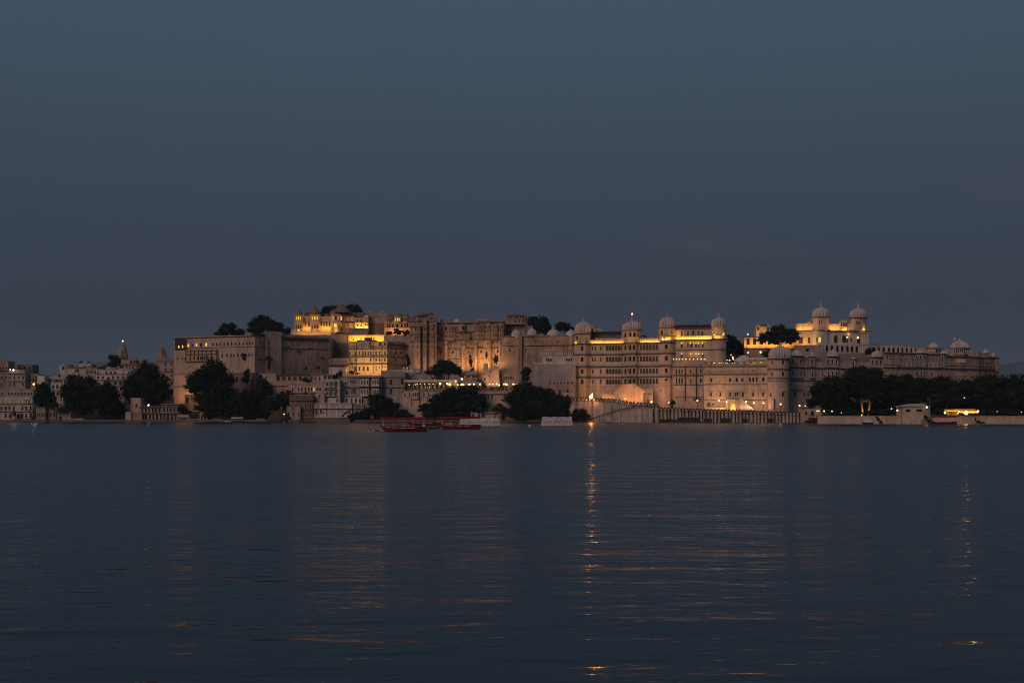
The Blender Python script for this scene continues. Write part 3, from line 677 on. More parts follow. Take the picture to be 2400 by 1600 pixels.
# ------------------------------------------------------------------ palace, left block with the long row of small windows
def left_palace():
    b = Bld('palace_block', 'huge plain palace block with a dark corner room lit yellow inside', 'palace', 500, 640, 950)
    fp = [(408, 653), (597, 632)]
    wins = row([499, 508, 516.5, 525.5, 534, 543, 552, 561, 570, 578.5, 585, 592], 806, 3.6, 7) + [(441, 806.5, 5, 8, 'al'), (460, 806, 5, 8, 'al'), (471, 806, 6, 8, 'ad'), (483, 805.5, 5, 9, 'al'), (491.5, 806.5, 3.6, 7.5, 'ao'), (451, 807, 4, 7, 'ad')]
    wins += row([521, 532, 541, 548, 557, 584], 833, 3.6, 8) + row([416, 427, 434], 838, 3, 5, 'rd') + [(592, 832, 2.5, 5, 'rd')]
    b.wall(fp, 788, 950, 'pale', wins, depth=26)
    sp = [(597, 632.05), (622, 637), (660, 643), (700, 649), (775, 660)]
    sw = [(609, 804, 4, 5, 'rd'), (647, 800, 3, 4, 'rd'), (676, 810, 5, 5, 'rd'), (688, 805, 4, 5, 'ad'), (698, 805, 4, 5, 'ad'), (725, 850, 4, 4, 'rd')]
    b.wall(sp, 786, 950, 'worn', sw, depth=20, name='side_wall')
    # dark glazed corner room
    b.wall([(409.5, 652.0), (436, 649.2)], 791.5, 817, 'wood', [(418.5, 809.5, 4.5, 7, 'al'), (427.5, 809, 4.5, 7, 'al'), (433.3, 808, 2, 6, 'ao')], depth=.5, name='corner_room', trim='wood', recess=.15)
    b.band(off(fp, .05), 789, .5, 2.2, 'ledge', name='eave'); b.band(fp, 786.8, .2, 2, 'trim', name='parapet')
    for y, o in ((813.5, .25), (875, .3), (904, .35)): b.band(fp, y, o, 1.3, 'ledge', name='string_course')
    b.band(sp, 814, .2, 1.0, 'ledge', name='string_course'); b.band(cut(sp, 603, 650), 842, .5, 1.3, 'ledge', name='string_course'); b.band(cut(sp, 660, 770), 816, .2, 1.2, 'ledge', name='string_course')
    gp = off(cut(fp, 437, 510), .95)
    b.wall(gp, 821, 846, 'pale', row([446, 455, 463, 471, 479, 487, 497], 837, 3.8, 9), depth=1.0, name='gallery', recess=.3)
    b.band(gp, 828.5, .55, 1.4, 'ledge', name='balcony'); b.band(gp, 820.5, .5, 1.2, 'ledge', name='eave'); b.band(gp, 845.5, .15, 1.6, 'ledge', name='corbel')
    for px in (437, 447.5, 457, 466.5, 475, 484, 496, 509):
        g = cut(fp, px, px + .1)[0]; m = MB(); m.box(X(px, g[1]) - .16, X(px, g[1]) + .16, g[1] - 1.3, g[1] - .9, b.z(848), b.z(817)); m.build('post', 'ledge', b.root)
    b.wall(off(cut(sp, 622.5, 659), 1.4), 777.5, 830, 'pale', [(641, 783, 3, 3, 'rd')], depth=8, name='tower'); b.band(off(cut(sp, 622.5, 659), 1.4), 776.8, .2, 1.6, 'trim', name='parapet')
    b.wall(off(cut(sp, 589, 622), .5), 783.3, 788, 'roof', depth=6, name='roof_room')
    b.wall(off(cut(sp, 658.5, 771), -.4), 782, 800, 'grey', depth=8, name='parapet_wall'); b.band(off(cut(sp, 658.5, 770), .3), 788.5, 1.1, 7, 'roof', name='sloping_awning')
    m = MB(); y = cut(sp, 629, 630)[0][1] - 1.75; m.tube((X(629.3, y), y, b.z(840)), (X(629.3, y), y, b.z(792)), .22); m.build('drainpipe', 'iron', b.root)
    # lower structure at its foot
    c = Bld('palace_forecourt', 'low forecourt wall of dark openings at the foot of the plain palace block', 'building', 690, 622, 935)
    c.wall([(600, 628), (648, 624)], 875, 935, 'pale', [(612, 880, 6, 8, 'rd'), (624, 884, 5, 3, 'rd')], name='wall'); c.wall([(645, 625), (738, 622)], 878, 935, 'worn', row(even(653, 730, 7), 887, 8.5, 9, 'rd'), name='wall'); c.band([(643, 625), (740, 622)], 878, .9, 1.6, 'roof', name='eave')
    c.wall([(630, 620), (738, 619)], 893, 940, 'pale', depth=2, name='parapet_wall'); c.band([(630, 620), (738, 619)], 904, .6, 1.6, 'ledge')
    c.wall([(540, 626), (600, 622)], 873, 945, 'brown', [(556, 888, 7, 16, 'rd'), (574, 888, 7, 16, 'rd'), (592, 892, 6, 12, 'rd')], depth=3, name='dark_wall')
    strip(413, 440, 646, 938, 500, (1, .42, .10), b.root, 30, Y1=643); house('small gate house glowing orange at the foot of the palace, under the great tree', 433, 466, 925, 946, 630, 'ochre', [(936, 2, 6, 12, 'ad')], cat='gate house', name='gate_house', depth=4); point(446, 934, 626, 130, (1, .40, .06), b.root, 1.0); point(436, 928, 640, 200, (1, .42, .08), b.root, 1)
left_palace()

# ------------------------------------------------------------------ hilltop palace glowing orange
def hilltop():
    b = Bld('hilltop_palace', 'orange floodlit hilltop palace with domed turrets and dark pointed roof', 'palace', 760, 700, 800)
    Y = 700
    fp = [(693, Y), (729, Y - .5), (776, Y - 1), (830, Y - 1)]
    b.wall(fp, 741, 800, 'ochre', row(even(700, 724, 4), 760, 3, 8) + row(even(753, 772, 4), 760, 3, 8), depth=14)
    b.band(fp, 752.5, .35, 1.4, 'trim', name='string_course'); b.band(fp, 755.5, .5, 1.2, 'ledge')
    b.band(cut(fp, 706, 776), 742, .3, 1.6, 'trim', name='parapet')
    for px, w, yt, yd, fin, ws in ((699.5, 19, 739, 729, 721, (694.7, 699.5, 704.7)), (738, 21, 737.5, 719, 712, (731.5, 738, 744.5))):
        p = octo(px, Y - 1.5, w); b.wall(p, yt, 800, 'ochre', row(ws, 746, 3.4, 9, 'al') + row(ws, 766, 3, 8), depth=4, name='turret', recess=.25)
        b.band(p, yt + .6, .9, 1.4, 'trim', name='eave'); b.band(p, 753, .4, 1.6, 'trim'); b.dome(px, Y, yt, w * 1.02, yd, fin, mat='red', ribs=0, flat=True)
    p = octo(787, Y - 2, 22); b.wall(p, 737, 800, 'ochre', [(781.5, 746, 3, 8, 'al'), (787, 746, 4, 8, 'ad'), (792.5, 746, 2.6, 9, 'al'), (785.5, 763.5, 8, 9, 'rl'), (794, 763, 2.5, 8, 'ao')], depth=4, name='turret', recess=.25)
    b.band(p, 737.5, .7, 1.4, 'trim', name='eave'); b.band(p, 754, .4, 1.6, 'trim'); b.dome(782, Y, 737, 14, 726, 720, mat='red', ribs=0, flat=True)
    b.wall([(796, Y - 1.8), (832, Y - .6)], 738, 800, 'red', [(799.5, 746, 4.5, 10, 'al'), (800, 761, 4, 9, 'ao'), (806, 748, 3, 9, 'ad'), (815, 748, 4, 9, 'ad'), (822, 762, 6, 9, 'ad'), (812, 764, 4, 8, 'ad')], depth=12, name='red_wing')
    b.band([(796, Y - 1.8), (834, Y - .6)], 738.5, .9, 1.6, 'ledge', name='eave'); b.band([(796, Y - 1.8), (832, Y - .6)], 754, .5, 1.5, 'ledge')
    b.wall([(788, Y + 6), (852, Y + 7)], 730, 760, 'brown', row(even(812, 848, 7), 734, 2.5, 4), depth=8, name='upper_storey')
    m = MB(); z0 = b.z(731); cx = X(797, Y); m.lathe(cx, Y + 7, [(5.6, z0), (5.2, z0 + .5), (3.6, z0 + 2.2), (1.8, z0 + 3.8), (.7, z0 + 4.7)], 16); tr = m.build('pointed_roof', 'brown', b.root)
    m = MB(); m.lathe(cx, Y + 7, [(.7, z0 + 4.6), (.9, z0 + 5.0), (.3, z0 + 5.4), (.55, z0 + 5.8), (.1, z0 + 6.4), (.03, b.z(705))], 8); m.build('finial', 'trim', tr)
    b.wall([(760, Y + 9), (770, Y + 9)], 731, 745, 'red', depth=3, name='roof_kiosk'); b.dome(775.5, Y + 8, 733, 7, 726, 720, mat='red', ribs=0, flat=True)
    b.wall([(714, Y + 8), (726, Y + 8)], 728, 745, 'brown', depth=3, name='roof_kiosk'); b.merl([(712, Y + 8), (728, Y + 8)], 725, 728.2, 3, 2)
    tp = [(682, Y - 6), (776, Y - 7)]; b.wall(tp, 778, 812, 'ochre', depth=5, name='terrace'); b.rail(tp, 773.5, 778, 3.2, 1.6); b.band(tp, 779, .3, 1.4, 'trim')
    b.wall([(776, Y - 7.2), (817, Y - 6)], 782, 812, 'brown', [(786, 787, 4, 5, 'rd'), (800, 786, 4, 5, 'ro'), (806, 787, 3, 5, 'rd')], depth=5, name='terrace'); b.dome(795, Y - 6.5, 781.5, 17, 777.5, None, mat='grey', ribs=0, flat=True, name='low_roof')
    # bright stepped wall
    b.wall([(831, Y - 3), (853, Y - 3), (853.2, Y - 1), (863, Y - 1)], 745.5, 800, 'ochre', row([838, 846], 752, 2.5, 5) + row([838, 846], 763, 2.5, 5), depth=9, name='stepped_wall'); b.wall([(852.5, Y - 3.2), (863, Y - 3.2)], 739.5, 800, 'ochre', [(857.5, 746, 2.5, 5, 'rd'), (857.5, 760, 2.5, 5, 'rd')], depth=8, name='stepped_wall')
    b.band([(831, Y - 3.2), (865, Y - 3.2)], 757, .5, 1.2, 'trim'); b.wall([(818, Y - 8), (864, Y - 8)], 771, 800, 'worn', depth=2.6, name='base_wall')
    # wall running right, then the small pavilion with kiosks
    b.wall([(862.5, Y + 2), (906, Y + 1)], 734.5, 800, 'worn', row(even(868, 900, 8), 741, 2.4, 4), depth=9, name='long_wall'); b.wall([(863, Y + 1), (902, Y + 0)], 757.5, 800, 'brown', depth=1.4, name='dark_screen')
    b.merl([(863, Y + 2), (906, Y + 1)], 732, 734.8, 4, 2.6); b.chhatri(868, Y + 5, 735, 732.5, 728, 6); b.chhatri(897, Y + 5, 735, 732, 726, 7)
    c = Bld('kiosk_pavilion', 'lit pavilion crowned by three small domed kiosks beside the garden trees', 'pavilion', 932, 692, 800); Y = 692
    q = [(901, Y), (926, Y - .4), (960, Y - .4)]
    c.wall(q, 752, 802, 'ochre', [(908, 763, 4, 9, 'ad'), (913.5, 763, 3, 9, 'ad'), (920.5, 764, 4, 8, 'ad'), (941.5, 763, 4, 9, 'ad'), (950, 762, 3, 9, 'ad'), (955.5, 762, 3, 9, 'ad'), (931, 763, 5, 9, 'ad')], depth=10)
    c.band(q, 757, .8, 1.4, 'trim', name='eave'); c.band(q, 768, .4, 1.3, 'trim', name='string_course')
    for px, w, yt, yd, fin, k in ((909.5, 10, 744, 738.5, 733, 'ad'), (932, 17, 741, 733, 728, 'al'), (952, 12, 743, 736, 730, 'ad')):
        p = octo(px, Y - .8, w); c.wall(p, yt, 758, 'ochre', row([px - w * .28, px, px + w * .28], 749, w * .2, 8, k), depth=3, name='turret', recess=.2); c.band(p, yt + .5, .6, 1.3, 'trim', name='eave'); c.dome(px, Y + .3, yt, w, yd, fin, mat='red', ribs=0, flat=True)
    c.wall([(906, Y + 6), (926, Y + 6), (956, Y + 6)], 734, 752, 'brown', row(even(911, 950, 8), 738, 2.4, 4), depth=6, name='rear_room')
    # light: floodlights standing on the terraces
    r = b.root; Y = 700
    strip(706, 727, Y - 2.2, 776, 400, (1, .41, .06), r, 25); strip(750, 776, Y - 2.6, 776, 500, (1, .41, .06), r, 25)
    strip(690, 776, Y - 9, 784, 480, (1, .42, .08), r, 30); strip(752, 776, Y + .4, 743, 260, (1, .5, .08), r, 30)
    for px, wt in ((700, 150), (738, 180), (787, 190)): point(px, 773, Y - 6.2, wt, (1, .55, .10), r, .4)
    point(822, 767, Y - 5, 240, (1, .5, .1), r, .5)
    strip(832, 862, Y - 4.4, 771, 900, (1, .42, .05), r, 22)
    strip(902, 958, 690, 784, 560, (1, .43, .08), c.root, 15); point(932, 752, 690.2, 90, (1, .6, .1), c.root, .3)
    # golden terrace wall above the ochre house
    g = Bld('golden_terrace', 'brilliant yellow lit terrace wall with a lavender flat roof above it', 'terrace', 860, 672, 812); Y = 672
    g.wall([(816, Y), (900, Y - 2)], 786.5, 812, 'ochre', row([828, 846, 876], 795, 2.5, 5, 'rd'), depth=6); g.band([(814, Y), (902, Y - 2)], 785, 1.0, 2.6, 'grey', name='flat_roof')
    g.wall([(832, Y + 7), (862, Y + 7)], 774, 790, 'worn', depth=4, name='rear_wall'); g.wall([(878, Y + 4), (891, Y + 4)], 779, 786, 'ochre', row(even(880, 889, 4), 782.5, 1.8, 3, 'rd'), depth=2, name='lit_railing')
    g.wall([(854, Y - 5.5), (871, Y - 5.6)], 792.5, 803, 'roof', depth=2, name='roof_box'); g.wall([(836, Y - 7.2), (882, Y - 7.4)], 799, 812, 'brown', depth=2, name='ledge_wall')
    g.wall([(900, Y - 6), (962, Y - 7)], 793, 830, 'grey', depth=6, name='plain_wall'); g.wall([(740, Y + 2), (818, Y + 1)], 784, 840, 'worn', [(778, 812, 4, 4, 'rd'), (787, 812, 4, 5, 'rd')], depth=8, name='fort_wall')
    strip(818, 898, Y - 2.4, 799.5, 1900, (1, .48, .03), g.root, 20, Y1=Y - 4.4)
    b2 = g
    b2.wall(octo(765, Y - 1, 12), 800, 870, 'fort', depth=3, name='buttress'); b2.wall([(775, Y - 2), (818, Y - 3)], 805, 850, 'brown', [(778, 829, 4, 8, 'rd'), (790, 812, 5, 5, 'rd')], depth=2, name='dark_wall')
hilltop()

# ------------------------------------------------------------------ ochre house under the golden terrace
def ochre_house():
    Y = 655; b = Bld('ochre_house', 'four storey ochre house, its long front lit orange, darker side turned away', 'house', 860, Y, 880)
    fp = [(817, Y + 2), (865, Y), (907, Y - 2)]; sp = [(907, Y - 1.95), (958, Y + 12)]
    w1 = [819.5, 832.5, 842.8, 851, 857, 863, 869, 881.5, 890.3, 902.3]
    wins = row(w1, 827.5, 3.2, 8, 'rd') + row([820, 832.5, 869, 881.5, 890.3, 902.3], 843, 3.2, 7, 'rd') + row([832, 842.6, 852, 862], 864, 4.2, 10, 'rd') + row([826, 881.5, 889, 897, 902.5], 860, 2.2, 4, 'rd') + [(881.5, 866.5, 2.2, 5, 'rd')]
    wins += [(890.3, 806.5, 5, 7, 'rd'), (902.3, 806, 4, 7, 'rd')]
    b.wall(fp, 801, 878, 'ochre', wins, depth=14)
    b.wall(sp, 799, 880, 'fort', [(915.5, 806.5, 4, 7, 'rd'), (915.5, 825.5, 4, 7, 'rd'), (928, 825.5, 7, 7, 'rd'), (941, 825.5, 4, 8, 'rd'), (950.5, 827, 3, 6, 'rd'), (927.5, 842, 4, 7, 'rd'), (950, 842, 3, 6, 'rd')] + row([919, 927, 937], 859, 2.5, 4, 'rd'), depth=6, name='side_wall')
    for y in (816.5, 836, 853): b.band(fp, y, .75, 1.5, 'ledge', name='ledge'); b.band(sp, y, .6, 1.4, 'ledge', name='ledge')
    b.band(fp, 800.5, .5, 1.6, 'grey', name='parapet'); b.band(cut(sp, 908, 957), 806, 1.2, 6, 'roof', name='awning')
    p = [(842, Y), (846, Y - 1.8), (865, Y - 1.9), (869, Y - .5)]
    b.wall(p, 800.5, 816, 'white', row(even(848, 863, 4), 812, 2.4, 4.5, 'ad'), depth=2, name='balcony_bay'); b.band(p, 807, .6, 1.4, 'ledge', name='eave'); b.dome(855.5, Y, 801, 18, 796.5, None, mat='grey', ribs=0, flat=True, name='bay_roof')
    for px in (835.7, 876, 894.8):
        yy = cut(fp, px, px + .1)[0][1] - .25; m = MB(); m.tube((X(px, yy), yy, b.z(876)), (X(px, yy), yy, b.z(803)), .13); m.build('drainpipe', 'iron', b.root)
    strip(820, 906, Y - 6, 878, 2600, (1, .50, .14), b.root, 18, Y1=Y - 8.5); point(896, 862, Y - 9, 260, (1, .5, .14), b.root, .6)
    c = Bld('stone_annex', 'lower stone annex with slit windows at the left foot of the ochre house', 'house', 794, 652, 878)
    c.wall([(771, 653), (817.5, 652)], 838, 880, 'fort', row([779, 788.5, 795, 801, 812], 846, 2, 4, 'rd'), depth=8); c.band([(769, 653), (818, 652)], 837.5, .5, 1.8, 'ledge', name='parapet'); c.band([(773, 653), (817, 652)], 855.5, .9, 2.4, 'roof', name='eave'); c.band([(771, 653), (818, 652)], 853, .2, 1.4, 'ledge')
    c.wall([(771, 649), (810.5, 648)], 861, 884, 'white', depth=3, name='white_wall'); c.wall([(756, 651), (772, 651)], 862, 885, 'brown', depth=3, name='dark_wall')
ochre_house()

# ------------------------------------------------------------------ tall central palace
def central():
    b = Bld('central_palace', 'tall weathered central palace with bays, balconies and buttress towers', 'palace', 1080, 660, 880)
    fp = [(1020, 668), (1100, 662), (1183, 655)]
    arch = row([1034, 1061, 1099, 1127.5, 1166.5], 823, 4.4, 8, 'hd')
    wins = arch + row(even(1028, 1036, 2), 768, 3, 9) + row(even(1052, 1072, 6), 769, 2.2, 9) + row(even(1112, 1176, 16), 767, 2.0, 11) + row(even(1052, 1072, 6), 787, 2.2, 8) + row(even(1112, 1140, 7), 785, 2.2, 8) + row(even(1146, 1176, 7), 785, 2.2, 8) + [(1034, 790, 3, 7, 'ad'), (1154, 803, 2.5, 5, 'rd'), (1165, 803, 2.5, 5, 'rd'), (1044, 826, 3, 5, 'rd')]
    b.wall(fp, 755, 885, 'fort', wins, depth=18)
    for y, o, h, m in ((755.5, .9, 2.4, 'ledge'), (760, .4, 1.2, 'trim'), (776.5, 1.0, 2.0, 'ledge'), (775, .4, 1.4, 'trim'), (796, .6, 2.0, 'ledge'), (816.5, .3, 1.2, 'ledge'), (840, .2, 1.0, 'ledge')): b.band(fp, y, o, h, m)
    for y in (752.5,): b.band(off(fp, -1.2), y, .3, 2.4, 'fort', name='parapet')
    # projecting bays and buttress towers along the front
    def bay(px, w, yt, yb, out, ws, mat='fort', name='bay', rows=()):
        g = cut(fp, px, px + .1)[0][1] if px > 1020 else 664
        h = w / 2; q = [(px - h, g), (px - h * .55, g - out), (px + h * .55, g - out), (px + h, g)]
        b.wall(q, yt, yb, mat, [x for r in rows for x in row(even(px - h * .4, px + h * .4, r[1]), r[0], r[2], r[3], r[4] if len(r) > 4 else 'ad')], depth=1.5, name=name, recess=.25); return q
    for px, w, yb in ((1013, 16, 885), (1046, 11, 885), (1086, 11, 885), (1115, 8, 885), (1146, 13, 885), (1176, 13, 885)):
        q = bay(px, w, 757, yb, 2.2, 0, 'worn' if px in (1115, 1176) else 'fort', 'buttress_tower', [(768, 3, 2, 9), (786, 2, 2.2, 8), (806, 2, 2, 6)])
        for y in (757, 776.5, 796): b.band(q, y, .45, 1.6, 'ledge', name='string_course')
    q = bay(1058, 26, 760, 798, 2.0, 0, 'fort', 'balcony_bay', [(768, 6, 2.3, 9), (786, 6, 2.3, 8)]); b.band(q, 776.5, .8, 1.6, 'ledge'); b.band(q, 797, .2, 2.5, 'ledge', name='corbel'); b.band(q, 761, .6, 1.6, 'trim')
    q = bay(1092, 23, 780, 796, 3.6, 0, 'fort', 'balcony_bay', [(787, 6, 2.6, 7, 'rd')]); b.band(q, 780.5, .8, 1.6, 'roof', name='eave'); b.band(q, 795, .5, 2.0, 'ledge', name='corbel')
    q = bay(1126, 28, 762, 796, 1.6, 0, 'fort', 'balcony_bay', [(767, 8, 2, 10), (786, 8, 2, 8)]); b.band(q, 776, .8, 1.6, 'ledge'); b.band(q, 795, .2, 2.4, 'ledge', name='corbel')
    q = bay(1161, 24, 762, 798, 1.6, 0, 'fort', 'balcony_bay', [(767, 8, 2, 10), (786, 7, 2, 8)]); b.band(q, 776, .8, 1.6, 'ledge'); b.band(q, 797, .2, 2.4, 'ledge', name='corbel')
    for px in (1129, 1136): b.dome(px, cut(fp, px, px + .1)[0][1] - .5, 800, 7, 806, None, ribs=0, mat='ledge', name='corbel_boss') if False else None
    # roof line
    b.dome(1071.5, 672, 754, 20, 742.5, 738, mat='dome', ribs=0, flat=True, sy=.8); b.wall([(1059, 674), (1066, 674)], 747, 757, 'brown', depth=3, name='roof_room')
    b.wall([(1117, 668), (1152, 666)], 746, 757, 'fort', row(even(1121, 1148, 9), 751, 2, 4, 'rd'), depth=5, name='roof_pavilion'); b.dome(1134, 669, 746.5, 32, 743, 740, mat='fort', ribs=0, flat=True, sy=.5, name='pavilion_roof')
    b.chhatri(1036, 670, 755, 750, 744, 9, 740, mat='fort', dm='red'); b.chhatri(1046, 671, 755, 752, 748, 6, 744, mat='fort', dm='fort')
    b.wall([(1184, 664), (1230, 662)], 751, 885, 'worn', [(1208, 760, 3, 4, 'rd')], depth=8, name='rear_tower')
    b.wall([(1187, 660), (1202, 660)], 737.5, 760, 'fort', row(even(1190, 1200, 3), 744, 3.2, 5, 'rd'), depth=5, name='tower_room'); b.band([(1186, 660), (1204, 660)], 748, .3, 1.4, 'trim'); b.band([(1186, 660), (1204, 660)], 738, .6, 1.6, 'ledge', name='eave')
    b.wall([(1202, 659), (1230, 659)], 738, 760, 'fort', row(even(1207, 1226, 4), 744, 3.6, 6, 'rd') + row(even(1208, 1226, 3), 752, 4, 6, 'rd'), depth=7, name='tower_room'); b.band([(1201, 659), (1231, 659)], 738.5, .7, 1.6, 'ledge', name='eave'); b.rail([(1187, 660.5), (1230, 660.5)], 736, 738, 4, 1.2)
    b.wall([(1230, 660), (1236.5, 662)], 742, 790, 'white', [(1233, 747, 2.5, 5, 'rd')], depth=4, name='tower_side')
    # left block with roof kiosks
    c = Bld('bastion_palace', 'ornate palace bastion with stacked domed kiosks on its roof', 'palace', 990, 662, 880); Y = 662
    lp = [(960, Y + 2), (1000, Y), (1022, Y - 2)]
    lw = row(even(971, 985, 4), 771, 2.2, 10) + row(even(993, 999, 2), 770, 2.4, 10) + row(even(1006, 1018, 3), 770, 2.2, 9) + row(even(970, 985, 5), 791, 2, 8) + row(even(992, 1000, 3), 790, 2, 8) + row([967.5, 979], 811, 3, 6) + [(984, 818, 2.5, 5, 'rd'), (967, 832, 2.2, 4, 'rd'), (1003, 832, 2.5, 4, 'rd'), (980, 856, 3, 4, 'rd')]
    c.wall(lp, 752, 885, 'fort', lw, depth=14)
    for y, o in ((764, .9), (783.5, .9), (800, .5), (752.5, .6)): c.band(lp, y, o, 1.8, 'ledge')
    for px, w, yt in ((978, 20, 766), (996, 12, 750), (1013, 14, 758)):
        h = w / 2; q = [(px - h, Y), (px - h * .6, Y - 2.6), (px + h * .6, Y - 2.6), (px + h, Y)]
        c.wall(q, yt, 885, 'fort', row(even(px - h * .45, px + h * .45, 3), 772, 2.2, 9) + row(even(px - h * .4, px + h * .4, 3), 791, 2, 8) + [(px, 812, 2.4, 6, 'ad'), (px, 835, 2, 4, 'rd')], depth=1.6, name='bay', recess=.25)
        for y in (764 if px != 978 else 766.5, 783, 800): c.band(q, y, .5, 1.6, 'ledge', name='string_course')
    c.wall([(962, Y + 3), (972, Y + 3)], 742, 755, 'red', row(even(965, 970, 2), 749, 2.4, 5), depth=3, name='turret'); c.dome(971.5, Y + 3, 742, 10, 737, 732, mat='red', ribs=0, flat=True)
    c.wall([(977, Y + 3), (1004, Y + 3)], 737, 755, 'fort', row(even(981, 1000, 6), 742, 2.4, 5) + row(even(981, 1000, 5), 750, 2.4, 5), depth=7, name='upper_storey'); c.band([(976, Y + 3), (1005, Y + 3)], 737.5, .8, 1.6, 'ledge', name='eave')
    c.dome(993, Y + 6, 737, 22, 727.5, 721, mat='red', ribs=0, flat=True, sy=.7); c.dome(986, Y + 3, 739, 7, 733, 729, mat='red', ribs=0, flat=True)
    c.wall([(1002, Y + 2), (1022, Y + 2)], 740, 755, 'fort', row(even(1005, 1019, 5), 746, 2.2, 6), depth=6, name='upper_storey'); c.chhatri(1010, Y + 3, 741, 735.5, 731, 10, 727, mat='fort', dm='red'); c.chhatri(1018, Y + 3, 748, 743, 738, 7, 734, mat='fort', dm='red')
    # warm wash on the lower wall
    r = b.root
    strip(1084, 1110, 655.5, 866, 1100, (1, .50, .13), r, 18); strip(1112, 1140, 653, 866, 1500, (1, .50, .13), r, 18); strip(1142, 1172, 650, 862, 1100, (1, .50, .15), r, 18)
    strip(964, 1020, 655, 866, 420, (1, .52, .25), c.root, 18); strip(1022, 1082, 659, 866, 520, (1, .52, .25), r, 18)
central()

# ------------------------------------------------------------------ domed curtain wall between the palaces
def curtain():
    b = Bld('domed_wall', 'high fortified wall topped by four white onion domes', 'fortress wall', 1265, 648, 930)
    fp = [(1178, 652), (1215, 650), (1290, 646), (1347, 644)]
    b.wall(fp, 788, 930, 'fort', [(1256, 799.5, 4, 8, 'ad'), (1307.5, 800, 4, 8, 'ad'), (1195, 819, 4, 9, 'hd'), (1232, 819, 4.5, 11, 'rd'), (1327, 800, 3, 6, 'rd')], depth=14)
    b.band(fp, 809.5, .5, 1.8, 'ledge'); b.band(fp, 788, .35, 1.6, 'ledge', name='parapet'); b.merl(fp, 784.5, 788.2, 3.6, 2.4, 'fort')
    for px, w, yb, yt, fin, bulge in ((1209.5, 25, 787, 771, 765, 0), (1247, 26, 786, 769, 763, 0), (1296.5, 32, 789.5, 771, 764, 1.6), (1338, 28, 789.5, 774, 768, 1.4)):
        yc = 650 - (px - 1209) * .044
        if bulge:
            h = w / 2; q = [(px - h * math.cos(math.pi * i / 8), yc + .3 - bulge * math.sin(math.pi * i / 8)) for i in range(9)]; b.wall(q, yb, 930, 'fort', row([px + 11], 800, 3, 7), depth=3, name='drum'); b.band(q, 809.5, .4, 1.8, 'ledge')
        b.dome(px, yc + mpx(w, yc) * .42, yb + .4, w, yt - 1, fin, ribs=0, flat=True)
    b.wall([(1213, 650), (1214.5, 648), (1223, 648), (1224.5, 650)], 786, 930, 'worn', depth=2, name='buttress'); b.dome(1213, 648.5, 792, 12, 782, None, mat='pale', ribs=0, flat=True, name='small_dome')
    for px in (1267, 1272): b.dome(px, 650, 786, 6, 781, None, ribs=0, mat='pale', flat=True, name='small_dome')
    c = Bld('white_fort_house', 'white crenellated wall and house stacked below the onion domes', 'fortress wall', 1300, 636, 930)
    c.wall([(1250, 640), (1349, 636)], 853, 935, 'grey', depth=8); c.merl([(1248, 640), (1349, 636)], 846.5, 853.3, 4.6, 3.3, 'white'); c.band([(1248, 640), (1349, 636)], 852, .25, 1.4, 'white', name='string_course')
    c.wall([(1270, 645), (1349, 642)], 832, 860, 'white', row([1281, 1286, 1291.3], 841, 3.6, 7) + row([1328.5, 1333.7, 1339], 841, 3.6, 7), depth=6, name='upper_house'); c.merl([(1268, 645), (1349, 642)], 822, 832.3, 4.6, 3.4, 'white'); c.band([(1268, 645), (1349, 642)], 831, .3, 1.6, 'white', name='string_course')
    c.wall([(1285, 632), (1346, 628)], 893, 945, 'worn', row(even(1290, 1340, 7), 898, 5, 5, 'rd') + row([1296, 1312, 1330], 918, 6, 12, 'rd'), depth=4, name='ruined_wall'); c.merl([(1283, 632), (1346, 628)], 887.5, 893.3, 5.2, 4, 'worn')
    c.wall([(1318, 624), (1346, 622)], 921, 950, 'pale', [(1330, 930, 5, 9, 'rd')], depth=4, name='ruined_wall')
curtain()
